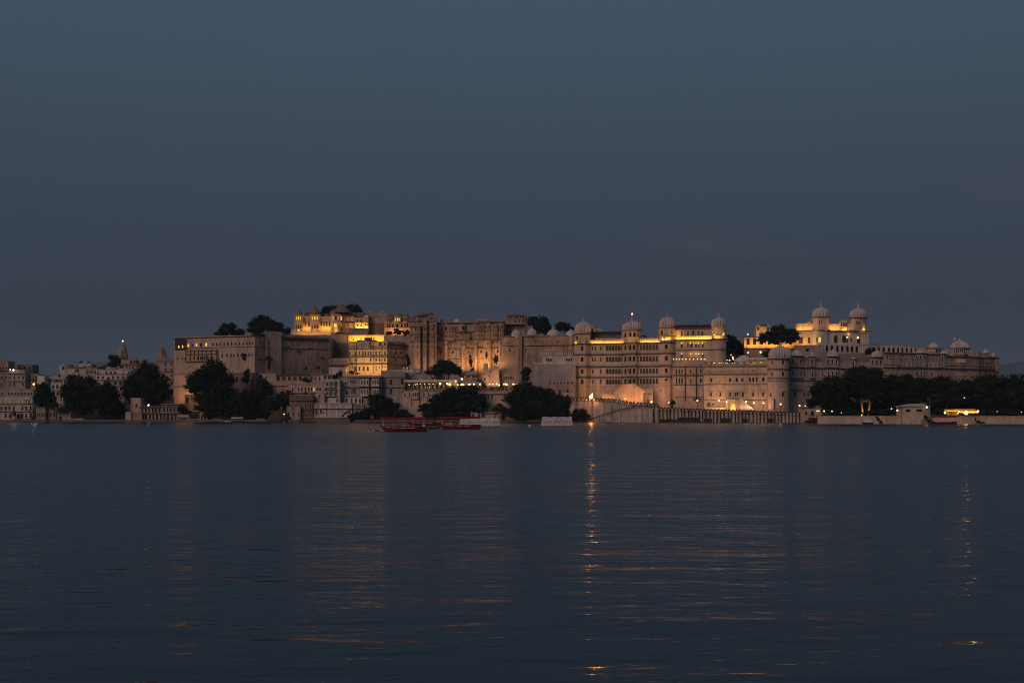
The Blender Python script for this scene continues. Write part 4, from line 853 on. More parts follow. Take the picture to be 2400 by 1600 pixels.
# ------------------------------------------------------------------ lakeside houses below the palace
def lakeside():
    b = Bld('arched_lodge', 'pale lodge with a row of white arched windows, one pair glowing', 'house', 712, 612, 945)
    fp = [(676, 614), (738, 611)]
    b.wall(fp, 900, 950, 'pale', row([686, 700, 707.3, 716, 723.5], 911.5, 4.5, 10) + [(735.5, 912, 3, 9, 'al'), (730.5, 912, 4, 9, 'ad')], depth=8, trim='paint_white')
    b.band(fp, 920.5, .9, 1.6, 'ledge'); b.band(fp, 899, .3, 2, 'pale', name='parapet')
    b.wall([(738, 610), (762, 609.5)], 894, 950, 'pale', row([744.5, 750.5], 911.5, 4.2, 9), depth=8, name='wing', trim='paint_white'); b.wall([(740, 608.5), (760, 608)], 921, 950, 'pale', [(749, 928, 4.5, 7, 'rd')], depth=3, name='lower_wing'); b.band([(738, 610), (760, 609.5)], 920, .7, 1.6, 'ledge')
    b = Bld('balcony_house', 'narrow tall house with stacked white bay windows and pillared roof terrace', 'house', 775, 610, 950)
    fp = [(758, 611), (796, 609)]
    b.wall(fp, 890, 955, 'white', [(790.5, 938, 4, 9, 'ad')], depth=8)
    b.wall([(733, 620), (757, 619), (795, 618)], 876, 900, 'pale', row([739, 749], 886, 3.5, 8, 'rd') + row([762, 772, 781], 883, 7, 8, 'rd'), depth=6, name='terrace_room', recess=1.2); b.band([(731, 620), (757, 619), (794, 618)], 875.5, .9, 1.8, 'white', name='eave')
    for a, c, k in ((761, 775, (764.5, 768, 771.5)), (776.5, 786.5, (779.3, 783.6))):
        for y0, y1 in ((893, 908), (914, 928)):
            g = cut(fp, a, c); q = [(a, g[0][1] + .1), (a + 1, g[0][1] - 1.4), (c - 1, g[-1][1] - 1.4), (c, g[-1][1] + .1)]
            b.wall(q, y0, y1, 'white', row(k, y0 + 7.2, 2.7, 8.6), depth=.5, name='bay', trim='paint_white', recess=.25); b.band(q, y0, .5, 1.4, 'ledge', name='eave'); b.band(q, y1 - .5, .1, 1.4, 'trim', name='corbel')
    b.band(fp, 930, .35, 1.3, 'ledge'); b.band(fp, 912.5, .3, 1.2, 'ledge')
    b = Bld('grey_mansion', 'grey lakeside mansion with lattice windows and two bay columns', 'mansion', 845, 612, 955)
    fp = [(797, 614), (817, 613), (893, 610)]
    b.wall(fp, 880, 950, 'grey', row([809.5, 813.7], 897, 3, 9) + row(even(821, 833, 6), 894, 1.9, 10) + [(813, 919, 5, 12, 'ad')] + row(even(823, 834, 6), 916, 1.9, 12) + row([812.5, 823.5, 831.5], 938, 5.2, 10) + row([839, 850], 939, 5, 10) + [(802, 893, 2, 4, 'rd')], depth=12, trim='paint_white')
    b.band(fp, 879.5, .3, 3, 'white', name='parapet'); b.band(cut(fp, 817, 893), 884, .5, 1.6, 'ledge'); b.band(cut(fp, 808, 893), 907, .9, 1.8, 'ledge', name='ledge'); b.band(cut(fp, 812, 893), 929.5, .7, 1.5, 'ledge', name='ledge')
    for a, c in ((844, 866), (870, 890)):
        for y0, y1 in ((886, 905), (908.5, 928)):
            g = cut(fp, a, c); q = [(a, g[0][1] + .1), (a + 2, g[0][1] - 1.6), (c - 2, g[-1][1] - 1.6), (c, g[-1][1] + .1)]
            b.wall(q, y0, y1, 'white', row(even(a + 4.5, c - 4.5, 3), y0 + 9, 3.4, 10), depth=.5, name='bay', trim='paint_white', recess=.25); b.band(q, y0, .5, 1.5, 'ledge', name='eave'); b.band(q, y1, .15, 1.3, 'trim', name='corbel')
    b.wall(off([(806, 614), (848, 612)], 1), 930, 947, 'white', row([812.5, 824, 834, 844], 938.5, 4, 11, 'ad'), depth=.5, name='arcade')
    b = Bld('grey_stone_wing', 'plain grey stone house with two red shuttered doors, one above the other', 'house', 920, 614, 950)
    fp = [(893, 614), (949, 612)]
    b.wall(fp, 872, 950, 'grey', [(916, 895.5, 5.5, 12, 'rw'), (916, 917.5, 5.5, 12, 'rw'), (943, 894, 7, 13, 'rw'), (902, 897, 2, 3, 'rd'), (943, 918, 3, 4, 'rd')], depth=12, trim='grey')
    b.band(fp, 883.5, .5, 1.6, 'ledge'); b.band(fp, 907.5, .6, 1.6, 'ledge', name='ledge'); b.band(fp, 871.5, .2, 1.6, 'grey', name='parapet')
    b.wall([(893, 617), (920, 616), (938, 616)], 868, 880, 'grey', depth=5, name='roof_shed')
    b = Bld('long_terrace_roof', 'long white flat roof terrace with two small lit chimneys', 'building', 945, 626, 900)
    b.wall([(915, 628), (1000, 626)], 866, 890, 'white', [(984, 868, 3, 3, 'rd')], depth=8); b.wall([(944, 625), (1010, 624)], 872, 900, 'grey', [(969, 879, 5, 4, 'rd'), (962, 888, 2, 3, 'rd')], depth=6, name='lower_wall'); b.wall([(970, 623.5), (985, 623.5)], 864, 874, 'white', depth=3, name='white_cube')
    for px in (946, 954): b.wall([(px - 1.6, 627.5), (px + 1.6, 627.5)], 860, 868, 'white', [(px, 862.5, 2, 3, 'rl')], depth=.8, name='chimney', recess=.1)
    # white waterside terrace and its stone steps
    b = Bld('waterside_terrace', 'white terrace house with stained parapet above the bathing steps', 'house', 780, 604, 985)
    fp = [(731, 605), (824, 602)]
    b.wall(fp, 944, 976, 'white', [(735, 965, 3, 9, 'rd'), (741.5, 965.5, 4, 12, 'rd'), (752, 964, 4, 9, 'rd'), (758, 966, 4, 4, 'rd'), (819, 964, 4.5, 12, 'rd'), (827, 964, 3, 8, 'rd')] , depth=9)
    b.band(fp, 957, .7, 2, 'ledge', name='ledge'); b.band(fp, 945, .25, 1.6, 'trim', name='parapet'); b.wall([(824, 603), (852, 602)], 948, 985, 'worn', [(836, 965, 4, 8, 'rd')], depth=6, name='side_wing'); b.band([(824, 603), (850, 602)], 957, .7, 1.8, 'ledge', name='ledge')
    for px in (744, 765, 777.5, 792, 803):
        m = MB(); y = cut(fp, px, px + .1)[0][1] - .9; m.tube((X(px, y), y, b.z(975)), (X(px, y), y, b.z(946)), .1); m.build('drainpipe', 'iron', b.root)
    g = Bld('bathing_steps', 'worn stone bathing steps leading down to the lake', 'steps', 775, 599, 988)
    for i in range(5):
        m = MB(); m.prism([(X(733, 600), 594.5 + i * 1.1), (X(822, 600), 594.5 + i * 1.1), (X(822, 600), 602), (X(733, 600), 602)], -1 if i == 0 else .2 + .45 * (i - 1) + .004, .2 + .45 * i); m.build('step', 'ghat', g.root)
    m = MB(); m.v += [(X(800, 597), 596, 2.6), (X(814, 597), 596, 5.2), (X(815, 597), 600, 5.0), (X(801, 597), 600, 2.5), (X(800, 597), 596, 2.4), (X(814, 597), 596, 5.0), (X(815, 597), 600, 4.8), (X(801, 597), 600, 2.3)]; m.f += [(0,1,2,3), (7,6,5,4), (0,4,5,1), (1,5,6,2), (2,6,7,3), (3,7,4,0)]
    r = empty('awning', (X(808, 597), 598, 1.6), 'dark slanted canvas awning propped beside the bathing steps', 'awning'); a = m.build('canvas', 'roof', r)
    m = MB(); [m.tube((X(p, 597), y, 1.2), (X(p, 597), y, h), .1) for p, y, h in ((801, 596.4, 2.5), (813.5, 596.4, 5), (814, 599.5, 4.8))]; m.build('pole', 'iron', r)
    house('dark ruined stone house on the water left of the bathing steps', 678, 733, 926, 988, 604, 'brown', [(950, 5, 5, 9, 'ad'), (972, 6, 4, 10, 'ad')], depth=8, ledges=(938, 960), name='ruin')
    house('lone pale ruin wall with arched doorways near the moored red boat', 672, 704, 952, 988, 602, 'worn', [(970, 3, 4, 11, 'ad')], depth=4, name='ruin')
    b = Bld('pink_pavilion', 'small pale pavilion with a curved gable, half hidden by dark bushes', 'pavilion', 880, 604, 978)
    b.wall([(868, 606), (878, 604), (892, 604)], 957, 985, 'white', [(873, 966, 3, 7, 'ad'), (884, 966, 4, 8, 'ad')], depth=5); b.dome(881, 605.5, 957.5, 18, 951, 948, mat='dome', ribs=0, flat=True, sy=.5, name='gable_roof'); b.band([(862, 607), (878, 603.4), (893, 603.4)], 957, .7, 1.2, 'ledge', name='eave')
    b = Bld('mossy_mound', 'rocky mound with a small shrine kiosk and a lamp', 'shrine', 656, 600, 988)
    m = MB(); m.lathe(X(654, 601), 602, [(6.2, -.5), (5.6, 1.6), (4.2, 3.4), (2.6, 4.8), (1.6, 5.4), (.2, 5.5)], 14); m.build('mound', 'earth', b.root)
    b.chhatri(660, 602, 964, 959, 955, 7, 950, mat='worn', dm='worn', n=6); lamp(666, 970, 598, 'single lamp on the rocky shrine mound by the water', None, r=.3)
    # terrace restaurant
    b = Bld('lit_terrace_house', 'lakeside house with a lamp lit restaurant terrace under a flat roof', 'restaurant', 1000, 606, 960)
    fp = [(945, 609), (985, 606), (1052, 604)]
    ww = row([949.5, 960.5, 968.5, 973.5, 978.6, 993.5, 1004.5, 1024, 1028.5, 1034], 924, 3.4, 8.5)
    b.wall(fp, 914.5, 965, 'cream', ww, depth=12, trim='paint_white'); b.band(fp, 914.8, .6, 1.6, 'trim'); b.band(cut(fp, 946, 1044), 930.5, .15, 1.0, 'ledge', name='string_course')
    for a, c in ((965.5, 982),):
        g = cut(fp, a, c); q = [(a, g[0][1]), (a + 1.5, g[0][1] - 1.3), (c - 1.5, g[-1][1] - 1.3), (c, g[-1][1])]; b.wall(q, 916, 934, 'cream', row([969, 973.7, 978.4], 924, 3.2, 9), depth=.5, name='bay', trim='paint_white', recess=.25); b.band(q, 934, .1, 1.5, 'trim', name='corbel')
    for px in (965, 984): m = MB(); y = cut(fp, px, px + .1)[0][1] - .2; m.tube((X(px, y), y, b.z(952)), (X(px, y), y, b.z(932)), .2); m.build('buttress', 'ledge', b.root)
    b.rail(off(fp, -.3), 908.5, 914, 2.4, 1.0, 'iron')
    b.wall([(946, 616), (1052, 613)], 889, 920, 'pale', row(even(952, 1045, 10), 904, 5, 11, 'rd'), depth=8, name='dining_hall'); b.wall([(946, 612), (1052, 609)], 889, 894.5, 'white', depth=6, name='flat_roof')
    for px in even(950, 1049, 7): m = MB(); m.tube((X(px, 610), 610.5, b.z(915)), (X(px, 610), 610.5, b.z(894)), .16); m.build('post', 'wood', b.root)
    b.wall([(1052, 606), (1072, 605)], 889, 960, 'white', [(1062.5, 906, 3, 8, 'ad')], depth=9, name='white_tower')
    b.wall([(1072, 612), (1130, 610)], 894, 950, 'grey', row(even(1078, 1124, 6), 906, 5, 10, 'rd'), depth=8, name='rear_hall'); b.wall([(1060, 617), (1118, 615)], 883, 900, 'grey', [(1112, 888, 4, 5, 'rd')], depth=8, name='upper_hall')
    for i, px in enumerate((955, 969, 984, 1001, 1017, 1034, 1046)): point(px, 902, 612, 14, (1, .62, .25), b.root, .25)
    point(1090, 903, 610, 20, (1, .62, .2), b.root, .3)
    # balustraded terrace with post lamps, right
    b = Bld('lamp_terrace', 'stone terrace with iron railing and tall post lamps beside the large dark tree', 'terrace', 1170, 604, 965)
    fp = [(1124, 606), (1225, 602)]
    b.wall(fp, 915, 970, 'cream', row([1145, 1153, 1189.5, 1212], 930, 4.2, 9, 'hd'), depth=14); b.band(fp, 915, .5, 2, 'trim'); b.band(fp, 922.5, .9, 1.4, 'ledge', name='ledge'); b.rail(off(fp, -.3), 907, 915, 3, 1.1, 'iron')
    b.wall([(1070, 604), (1130, 603)], 940, 990, 'worn', [(1120, 955, 5, 8, 'rd')], depth=6, name='lower_wall')
    # ruined white cottage with sloping roof, tent roof
    b = Bld('ruined_cottage', 'ruined pale cottage with a slanting wall, lit orange from below', 'ruin', 1150, 620, 905)
    b.wall([(1128, 624), (1147, 621)], 871, 912, 'cream', [(1146, 880, 2.5, 4, 'ad'), (1136, 888, 4, 6, 'rd')], depth=5); b.wall([(1133, 628), (1143, 627)], 850, 880, 'cream', depth=4, name='chimney_wall')
    m = MB(); m.xprof([(X(1127, 622), b.z(874)), (X(1139, 622), b.z(874)), (X(1167, 622), b.z(858)), (X(1157, 622), b.z(856)), (X(1137, 622), b.z(868))], 621, 626); m.build('slanted_roof', 'grey', b.root)
    m = MB(); m.xprof([(X(1147, 622), b.z(906)), (X(1172, 622), b.z(906)), (X(1168, 622), b.z(857)), (X(1160, 622), b.z(858)), (X(1147, 622), b.z(876))], 622, 626); m.build('gable_wall', 'cream', b.root)
    b.wall([(1157, 630), (1170, 629)], 852, 872, 'white', [(1163, 858, 3, 4, 'rd')], depth=4, name='upper_room'); b.wall([(1166, 626), (1216, 623)], 875, 912, 'worn', row(even(1184, 1203, 6), 885, 2.6, 8, 'rd'), depth=5, name='lattice_wall')
    strip(1128, 1166, 616, 904, 700, (1, .5, .2), b.root, 22); strip(1150, 1166, 626, 860, 220, (1, .5, .2), b.root, 20)
    b = Bld('tent_roof', 'low grey tent roof over a dim lit garden bar', 'tent', 1098, 622, 890)
    m = MB(); a0, a1 = X(1074, 622), X(1122, 622); m.v += [(a0, 618, b.z(880)), (a1, 617, b.z(878)), (X(1108, 622), 623, b.z(868)), (X(1088, 622), 623, b.z(869)), (a0, 628, b.z(880)), (a1, 628, b.z(878))]; m.f += [(0,1,2,3), (1,5,2), (4,3,2,5), (0,3,4)]; m.build('canopy', 'grey', b.root)
    b.wall([(1080, 624), (1118, 623)], 878, 892, 'worn', row([1090, 1104], 885, 5, 8, 'ro'), depth=3); point(1098, 882, 620, 35, (1, .55, .2), b.root, .3)
    house('long low white boathouse wall behind the covered boats', 1095, 1175, 966, 992, 600, 'pale', [(977, 7, 3, 8, 'rd')], name='boathouse', ledges=(968,), depth=4)
    house('small white gable boathouse beside the covered boats', 1104, 1128, 955, 990, 598, 'white', [(975, 2, 5, 9, 'rd')], name='boathouse', depth=4)
    g = 'lamps along the lakeside restaurant'
    xs = [(959, 901.5), (973, 901), (977.5, 900), (985, 900), (995, 900), (1005.5, 900), (1015, 900)]
    for i, (px, y) in enumerate(xs): lamp(px, y, 609, f'{ORD[i]} from the left of the small warm lamps under the restaurant roof', g, r=.24, mat='bulb')
    for i, px in enumerate((987, 997, 1003, 1006.5, 1018)): lamp(px, 908, 608, f'{ORD[i]} from the left of the tiny table lamps behind the restaurant railing', 'restaurant table lamps', r=.17, mat='bulb', name='table_lamp')
    for (px, y, r, w, t) in ((1031.5, 899, .55, 60, 'large round lamp beside the dark arched doorway of the restaurant'), (1048.5, 899, .5, 40, 'large lamp left of the white tower wall'), (1054, 900.5, .62, 60, 'brightest double lamp on the corner of the white tower wall'), (1068, 893, .36, 0, 'lamp high on the white tower roof edge'), (1082.5, 888, .48, 40, 'highest large lamp over the restaurant, below the garden tree')):
        lamp(px, y, 603 if px > 1040 else 607, t, g, r=r, watts=w)
    for i, (px, y) in enumerate(((1073, 901.5), (1080.5, 901.5), (1083.5, 900), (1086.5, 901.5), (1098, 900.5), (1102, 900.5), (1110.5, 900), (1125, 900.5))): lamp(px, y, 603, f'{ORD[i]} from the left of the lamps between white tower and lamp terrace', g, r=.40 if i in (2, 6) else .34)
    for i, (px, y) in enumerate(((1147.5, 900), (1155.5, 900), (1164, 899.5), (1170, 902), (1180.7, 900), (1184.5, 899.7), (1188, 901), (1202.5, 899.7), (1205.5, 900.7), (1211, 900.3), (1228.5, 900.2))):
        lamp(px, y, 604, f'{ORD[i]} from the left of the post lamps on the railed terrace', 'post lamps on the railed terrace', r=.42 if i in (2, 5) else .36, post=2.9, name='post_lamp', watts=25 if i in (2, 5, 8) else 0)
lakeside()

# ------------------------------------------------------------------ main palace block with arcades and ribbed domes
def main_palace():
    b = Bld('arcaded_palace', 'four storey arcaded palace with ribbed white domes and a golden lit parapet', 'palace', 1500, 633, 950)
    fy = lambda px: 645 - (px - 1346) * (25 / 354)
    P = lambda *xs: [(x, fy(x)) for x in xs]
    rows_ = (813.5, 840.2, 868.8, 893)
    wy = (12.5, 12.5, 12.5, 12.5)
    A = [1423.3, 1430.4, 1437.5, 1444.6, 1451.7]; Bx = [1502.4, 1509.8, 1517.2, 1524.6, 1532, 1539.4]
    wins = []
    for i, y in enumerate(rows_):
        k = 'ad'
        if i == 3: k = 'ao' if False else 'ad'
        wins += row(A + Bx, y, 5.8, 13, k) + [(1457.2, y, 2.4, 11, 'ad'), (1495.6, y, 4.6, 12.5, k)]
        wins += [(1388.6, y, 3, 10, 'ad'), (1408, y, 3.2, 10, 'ad')] + ([(1395, y, 3, 10, 'ad')] if i < 2 else [])
    fp = P(1384, 1462, 1500, 1548)
    b.wall(fp, 793, 955, 'cream', wins, depth=20, recess=.7)
    # octagonal corner tower, centre bay, right tower
    tl, cb, tr = octo(1365, fy(1365) + .5, 39), octo(1481, fy(1481) + 1.2, 38), octo(1563.5, fy(1563) + .5, 36)
    b.wall(tl, 793, 955, 'cream', [(1364.5, y, 6, 11.5, 'ad') for y in rows_] , depth=8, name='corner_tower', recess=.5)
    b.wall(cb, 793, 955, 'cream', [(x, y, w, 12.5, 'ad') for y in rows_ for x, w in ((1465.6, 4.8), (1472, 2.6), (1477.3, 5), (1486.5, 6.6), (1494, 3))], depth=8, name='centre_bay', recess=.5)
    b.wall(tr, 790, 955, 'cream', [(1561.8, y, 6, 11.5, 'ad') for y in rows_[:3]] + [(1561.8, 890, 5.5, 6, 'ad'), (1550, 915, 2.5, 4, 'ad')], depth=8, name='corner_tower', recess=.5)
    full = tl + cut(fp, 1385, 1461.9) + cb + cut(fp, 1500.5, 1545) + tr
    wing = P(1582, 1700)
    for i, (y, o, h) in enumerate(((803, .95, 2.6), (828.5, .9, 2.4), (857.5, 1.0, 2.6), (882.5, .9, 2.4), (904, .3, 1.4))):
        for q in (tl, cut(fp, 1384.6, 1462), cb, cut(fp, 1500, 1545.6), tr):
            b.band(q, y, o, h, 'ledge' if i != 4 else 'trim')
            if i < 4 and i > 0: b.band(q, y - 3.6, .18, 3.2, 'trim', name='sill_band')
    # golden lit parapet, tower drums, domes
    for q, y in ((tl, 796), (cut(fp, 1385, 1462), 795.5), (cb, 795), (cut(fp, 1500, 1545.6), 794.5)):
        b.wall(off(q, .12), y, 803, 'cream', depth=.5, name='parapet'); b.band(off(q, .12), y, .12, 1.0, 'trim', name='coping')
    for a, c in ((1394, 1460), (1502, 1546)):
        b.rail(P(a, c), 791.5, 795.4, 3.0, 1.0)
        for px in even(a + 4, c - 4, 5 if c - a > 50 else 3): x = X(px, fy(px)); m = MB(); m.box(x - .16, x + .16, fy(px), fy(px) + .35, b.z(795.5), b.z(788.5)); m.build('post', 'trim', b.root)
    dl, dc, dr = octo(1366, fy(1366) + 1.5, 37), octo(1481.5, fy(1481) + 1.8, 43), octo(1563.5, fy(1563) + 1, 35)
    b.wall(dl, 780, 797, 'cream', [(1352.6, 789, 4, 9.5, 'ad'), (1364.7, 788.5, 7, 11, 'af'), (1378.5, 788.5, 5.5, 11, 'af')], depth=10, name='tower_room'); b.band(dl, 779.5, .7, 1.8, 'ledge', name='eave')
    b.wall(dc, 773, 797, 'cream', [(1465.5, 784, 5.2, 11, 'ad'), (1472.3, 784, 2.4, 11, 'ad'), (1477.5, 784, 5.2, 11, 'ad'), (1487, 784, 6.5, 11, 'ad'), (1497, 784, 3, 11, 'ad')], depth=10, name='tower_room'); b.band(dc, 773.5, .7, 1.8, 'ledge', name='eave')
    b.wall(dr, 770, 792, 'cream', [(1551, 780, 4.5, 11, 'ad'), (1561.8, 779.5, 8, 12, 'af'), (1575, 780, 3, 10, 'ad')], depth=10, name='tower_room'); b.band(dr, 769.8, .6, 1.6, 'ledge', name='eave')
    b.dome(1366.5, fy(1366) + 2, 778, 37, 750, 737, skirt=.06); b.dome(1481.5, fy(1481) + 2.5, 772.5, 43, 752, 736, ribs=24, flat=False, skirt=.04, beacon=True); b.dome(1563.5, fy(1563) + 1.5, 769, 34, 743.5, 729, skirt=.05)
    # roof behind
    b.wall([(1382, 652), (1462, 648)], 772.5, 797, 'roof', row(even(1388, 1456, 9), 786.5, 4, 6, 'ad'), depth=9, name='roof_hall'); b.band([(1382, 651.8), (1462, 647.8)], 772, .8, 1.6, 'ledge', name='eave'); b.wall([(1384, 656), (1393, 656), (1410, 655)], 762.5, 775, 'ochre', [(1398, 767, 2.5, 4, 'rd')], depth=4, name='roof_room'); b.wall([(1381, 656), (1390, 656)], 754, 775, 'ochre', depth=3, name='roof_room')
    b.wall([(1496, 646), (1515, 645)], 781.5, 797, 'brown', depth=5, name='roof_hall')
    # right wing, golden top floor
    b.wall(wing, 791, 955, 'cream', [(1612.4, 809, 3, 11, 'ad'), (1620, 809, 7, 12, 'ad'), (1631, 809, 4.6, 12, 'ad'), (1637, 809, 3, 11, 'ad'), (1598, 810, 5, 11, 'ad'), (1647, 810, 5, 11, 'ad'), (1612.4, 833, 3, 11, 'ao'), (1620, 833, 7, 12, 'ao'), (1631, 833, 4.6, 12, 'ao'), (1637, 833, 3, 11, 'ao'), (1598, 833.5, 5, 11, 'ad'), (1647, 833.5, 5, 11, 'ad')], depth=22, name='right_wing', recess=.8)
    rt = rnd(1685, fy(1685) + .8, 34, 10); b.wall(rt, 791, 955, 'cream', depth=8, name='round_tower')
    for q in (cut(wing, 1583, 1667), rt):
        b.band(q, 797.5, .95, 2.4, 'ledge'); b.band(q, 821.5, .6, 1.6, 'ledge'); b.wall(off(q, .12), 789.5, 797.5, 'cream', depth=.5, name='parapet')
    ts = off(P(1580, 1668), -2.6); b.wall(ts, 769.5, 797, 'cream', [(1597.5, 783, 4, 10, 'ad'), (1612.5, 782, 3.4, 11, 'ad'), (1618.5, 781, 3, 12, 'af'), (1625, 781, 5, 13, 'ad'), (1631.5, 781, 3.4, 13, 'af'), (1637.5, 782, 3, 11, 'ad'), (1646.5, 783, 4.4, 10, 'ad')], depth=14, name='top_floor'); b.band(off(ts, .05), 770, 1.2, 2.2, 'roof', name='eave'); b.wall(off(ts, -1.5), 763.5, 770, 'roof', depth=10, name='roof_parapet'); b.rail(off(ts, -.5), 762, 766, 4, .8, 'iron')
    for px in (1632, 1634.5, 1627): m = MB(); x = X(px, 634); m.tube((x, 634, b.z(764)), (x, 634, b.z(748 if px > 1630 else 752)), .07); m.build('antenna', 'iron', b.root)
    dt = rnd(1685, fy(1685) + 1, 32, 10); b.wall(dt, 771, 797, 'cream', [(1673.5, 783.5, 1.8, 8, 'rd')], depth=8, name='tower_room'); b.band(dt, 770.5, .5, 1.6, 'trim', name='eave'); b.dome(1684.5, fy(1684) + 1.5, 770, 33, 748.5, 735, skirt=.05)
    r = b.root; G = (1, .455, .04)
    for (a, c, y, w, dy) in ((1346, 1368, 802.8, 140, 3.6), (1386, 1461, 802.8, 480, .75), (1470, 1488, 802.6, 190, 7.5), (1501, 1546, 802.6, 300, .75), (1549, 1574, 797.6, 240, 3.6), (1583, 1667, 797.3, 820, .75), (1671, 1697, 797.3, 240, 3.9)):
        strip(a, c, fy(a) - dy, y, w, G, r, 20, zY=633, Y1=fy(c) - dy)
    strip(1583, 1666, fy(1583) + 1.1, 790.4, 1000, (1, .50, .07), r, 14, zY=633, Y1=fy(1666) + 1.3); strip(1672, 1699, fy(1672) - 2.6, 789, 260, (1, .56, .1), r, 10, zY=633)
    for px in (1598, 1617.5, 1623, 1631, 1636.5, 1647):
        for y in (803.5, 828): point(px, y + 1.5, fy(px) - .55, 16, (1, .58, .2), r, .2, zY=633)
    for px in (1430, 1444, 1503, 1525): point(px, 894, fy(px) - .4, 0.01, (1, .5, .2), r, .2)
    # lamps in the niches of the right wing
    for y, t in ((804.5, 'upper'), (829, 'lower')):
        for i, px in enumerate((1598, 1619, 1631, 1636.5, 1646.5)): lamp(px, y, fy(px) - .5, f'{ORD[i]} from the left of the {t} row of niche lamps in the golden topped wing', 'niche lamps of the right wing', r=.23)
    # double stair porch glowing orange
    s = Bld('stair_porch', 'gabled double staircase porch lit orange at the foot of the arcaded palace', 'staircase', 1465, 624, 950)
    def xy(px, py, Y=624): return (X(px, Y), s.z(py))
    m = MB(); m.xprof([xy(1413, 955), xy(1413, 922), xy(1428, 922), xy(1432, 923.5), xy(1454, 901), xy(1482, 899), xy(1507.5, 918), xy(1507.5, 955)], 623.5, 634); m.build('wall', 'cream', s.root)
    m = MB(); m.xprof([xy(1424, 920.5), xy(1431, 920.5), xy(1458, 945), xy(1448, 945)], 621.6, 623.45); m.build('stair_parapet', 'grey', s.root)
    m = MB(); m.xprof([xy(1481, 901), xy(1483, 896.5), xy(1511, 915.5), xy(1511, 921)], 622.4, 634); m.build('stair_parapet', 'grey', s.root)
    m = MB(); m.xprof([xy(1453, 903), xy(1457, 898.5), xy(1432, 920.5), xy(1429, 923.5)], 622.4, 625); m.build('stair_parapet', 'grey', s.root)
    s.wall([(1507.6, 627), (1530, 626)], 911, 955, 'grey', [(1519, 941, 5, 12, 'rd'), (1520, 923, 3, 4, 'rd'), (1526, 923, 3, 4, 'rd')], depth=4, name='side_room')
    strip(1414, 1450, 619.5, 945, 520, (1, .34, .07), s.root, 24); strip(1462, 1506, 619, 945, 560, (1, .36, .07), s.root, 24); point(1466, 936, 620, 80, (1, .36, .07), s.root, .4); point(1489, 942, 619, 90, (1, .38, .08), s.root, .4)
    strip(1350, 1412, 628, 936, 900, (1, .46, .20), s.root, 24); strip(1510, 1545, 618, 944, 900, (1, .46, .2), s.root, 22)
    strip(1352, 1580, 604, 952, 1500, (1, .46, .18), r, 38); strip(1655, 1800, 588, 966, 700, (1, .48, .2), r, 40)
    lamp(1465.5, 934, 620.5, 'small bright floodlight at the foot of the orange staircase', None, r=.32, name='floodlight'); lamp(1489, 943.5, 618.5, 'white floodlight below the right stair wall of the orange porch', None, r=.36, name='floodlight')
    lamp(1527, 941.5, 615, 'bright pair of white lamps beside the dark side room door', None, r=.5, post=1.2, name='post_lamp', watts=120); lamp(1568, 943.5, 612, 'small white lamp left of the round clipped bush', None, r=.36, post=1.0, name='post_lamp', watts=50)
    # lower block right of the tower
    c = Bld('terrace_block', 'lower palace block with a bulb lit roof terrace beside the corner tower', 'palace', 1615, 618, 960)
    q = [(1579, 622), (1606, 618), (1632, 616), (1652, 615)]
    c.wall(q, 852, 962, 'pale', row([1585.5, 1592, 1598.6], 869.5, 3.4, 10) + [(1618.7, 869.5, 4, 10, 'ad'), (1642.3, 869.5, 4, 10, 'ad')] + row([1585.5, 1592, 1598.6], 892, 3.6, 15) + [(1619, 892, 3, 10, 'ad'), (1642.3, 892, 5, 11, 'ad')] + [(1660, 947, 6, 10, 'ad')], depth=14)
    for y, o in ((858.5, .9), (877, .3), (880.5, .6), (901, .3), (930, .2)): c.band(q, y, o, 1.7, 'ledge', name='ledge')
    c.rail(off(q, -.2), 845.5, 852.5, 4.2, 2.2, 'pale')
    for px in (1606, 1632): m = MB(); y = cut(q, px, px + .1)[0][1] - .4; m.tube((X(px, y), y, c.z(940)), (X(px, y), y, c.z(862)), .26); m.build('drainpipe', 'iron', c.root)
    m = MB(); y = 614; x0, x1 = X(1623, y), X(1642, y); m.box(x0, x1, 613, 616.2, c.z(935), c.z(933)); m.build('door_canopy', 'roof', c.root)
    for i, px in enumerate((1579, 1585.5, 1592.7, 1600, 1607.5, 1616.5, 1625.6, 1634.5, 1643.3, 1652.2)): lamp(px, 841.5, 617.5 if px > 1582 else 621.5, f'{ORD[i]} from the left of the row of terrace lamps under the arched niches', 'row of terrace lamps', r=.25, watts=6)
    t = empty('parasol', (X(1665, 622), 622, c.z(852)), 'wide white parasol on the roof terrace', 'parasol')
    m = MB(); m.lathe(X(1665, 622), 622, [(3.7, c.z(847.5)), (3.72, c.z(846.8)), (2.0, c.z(843.8)), (.05, c.z(841.5))], 12); m.build('canopy', 'paint_white', t); m = MB(); m.tube((X(1665, 622), 622, c.z(856)), (X(1665, 622), 622, c.z(842)), .07); m.build('pole', 'iron', t)
main_palace()

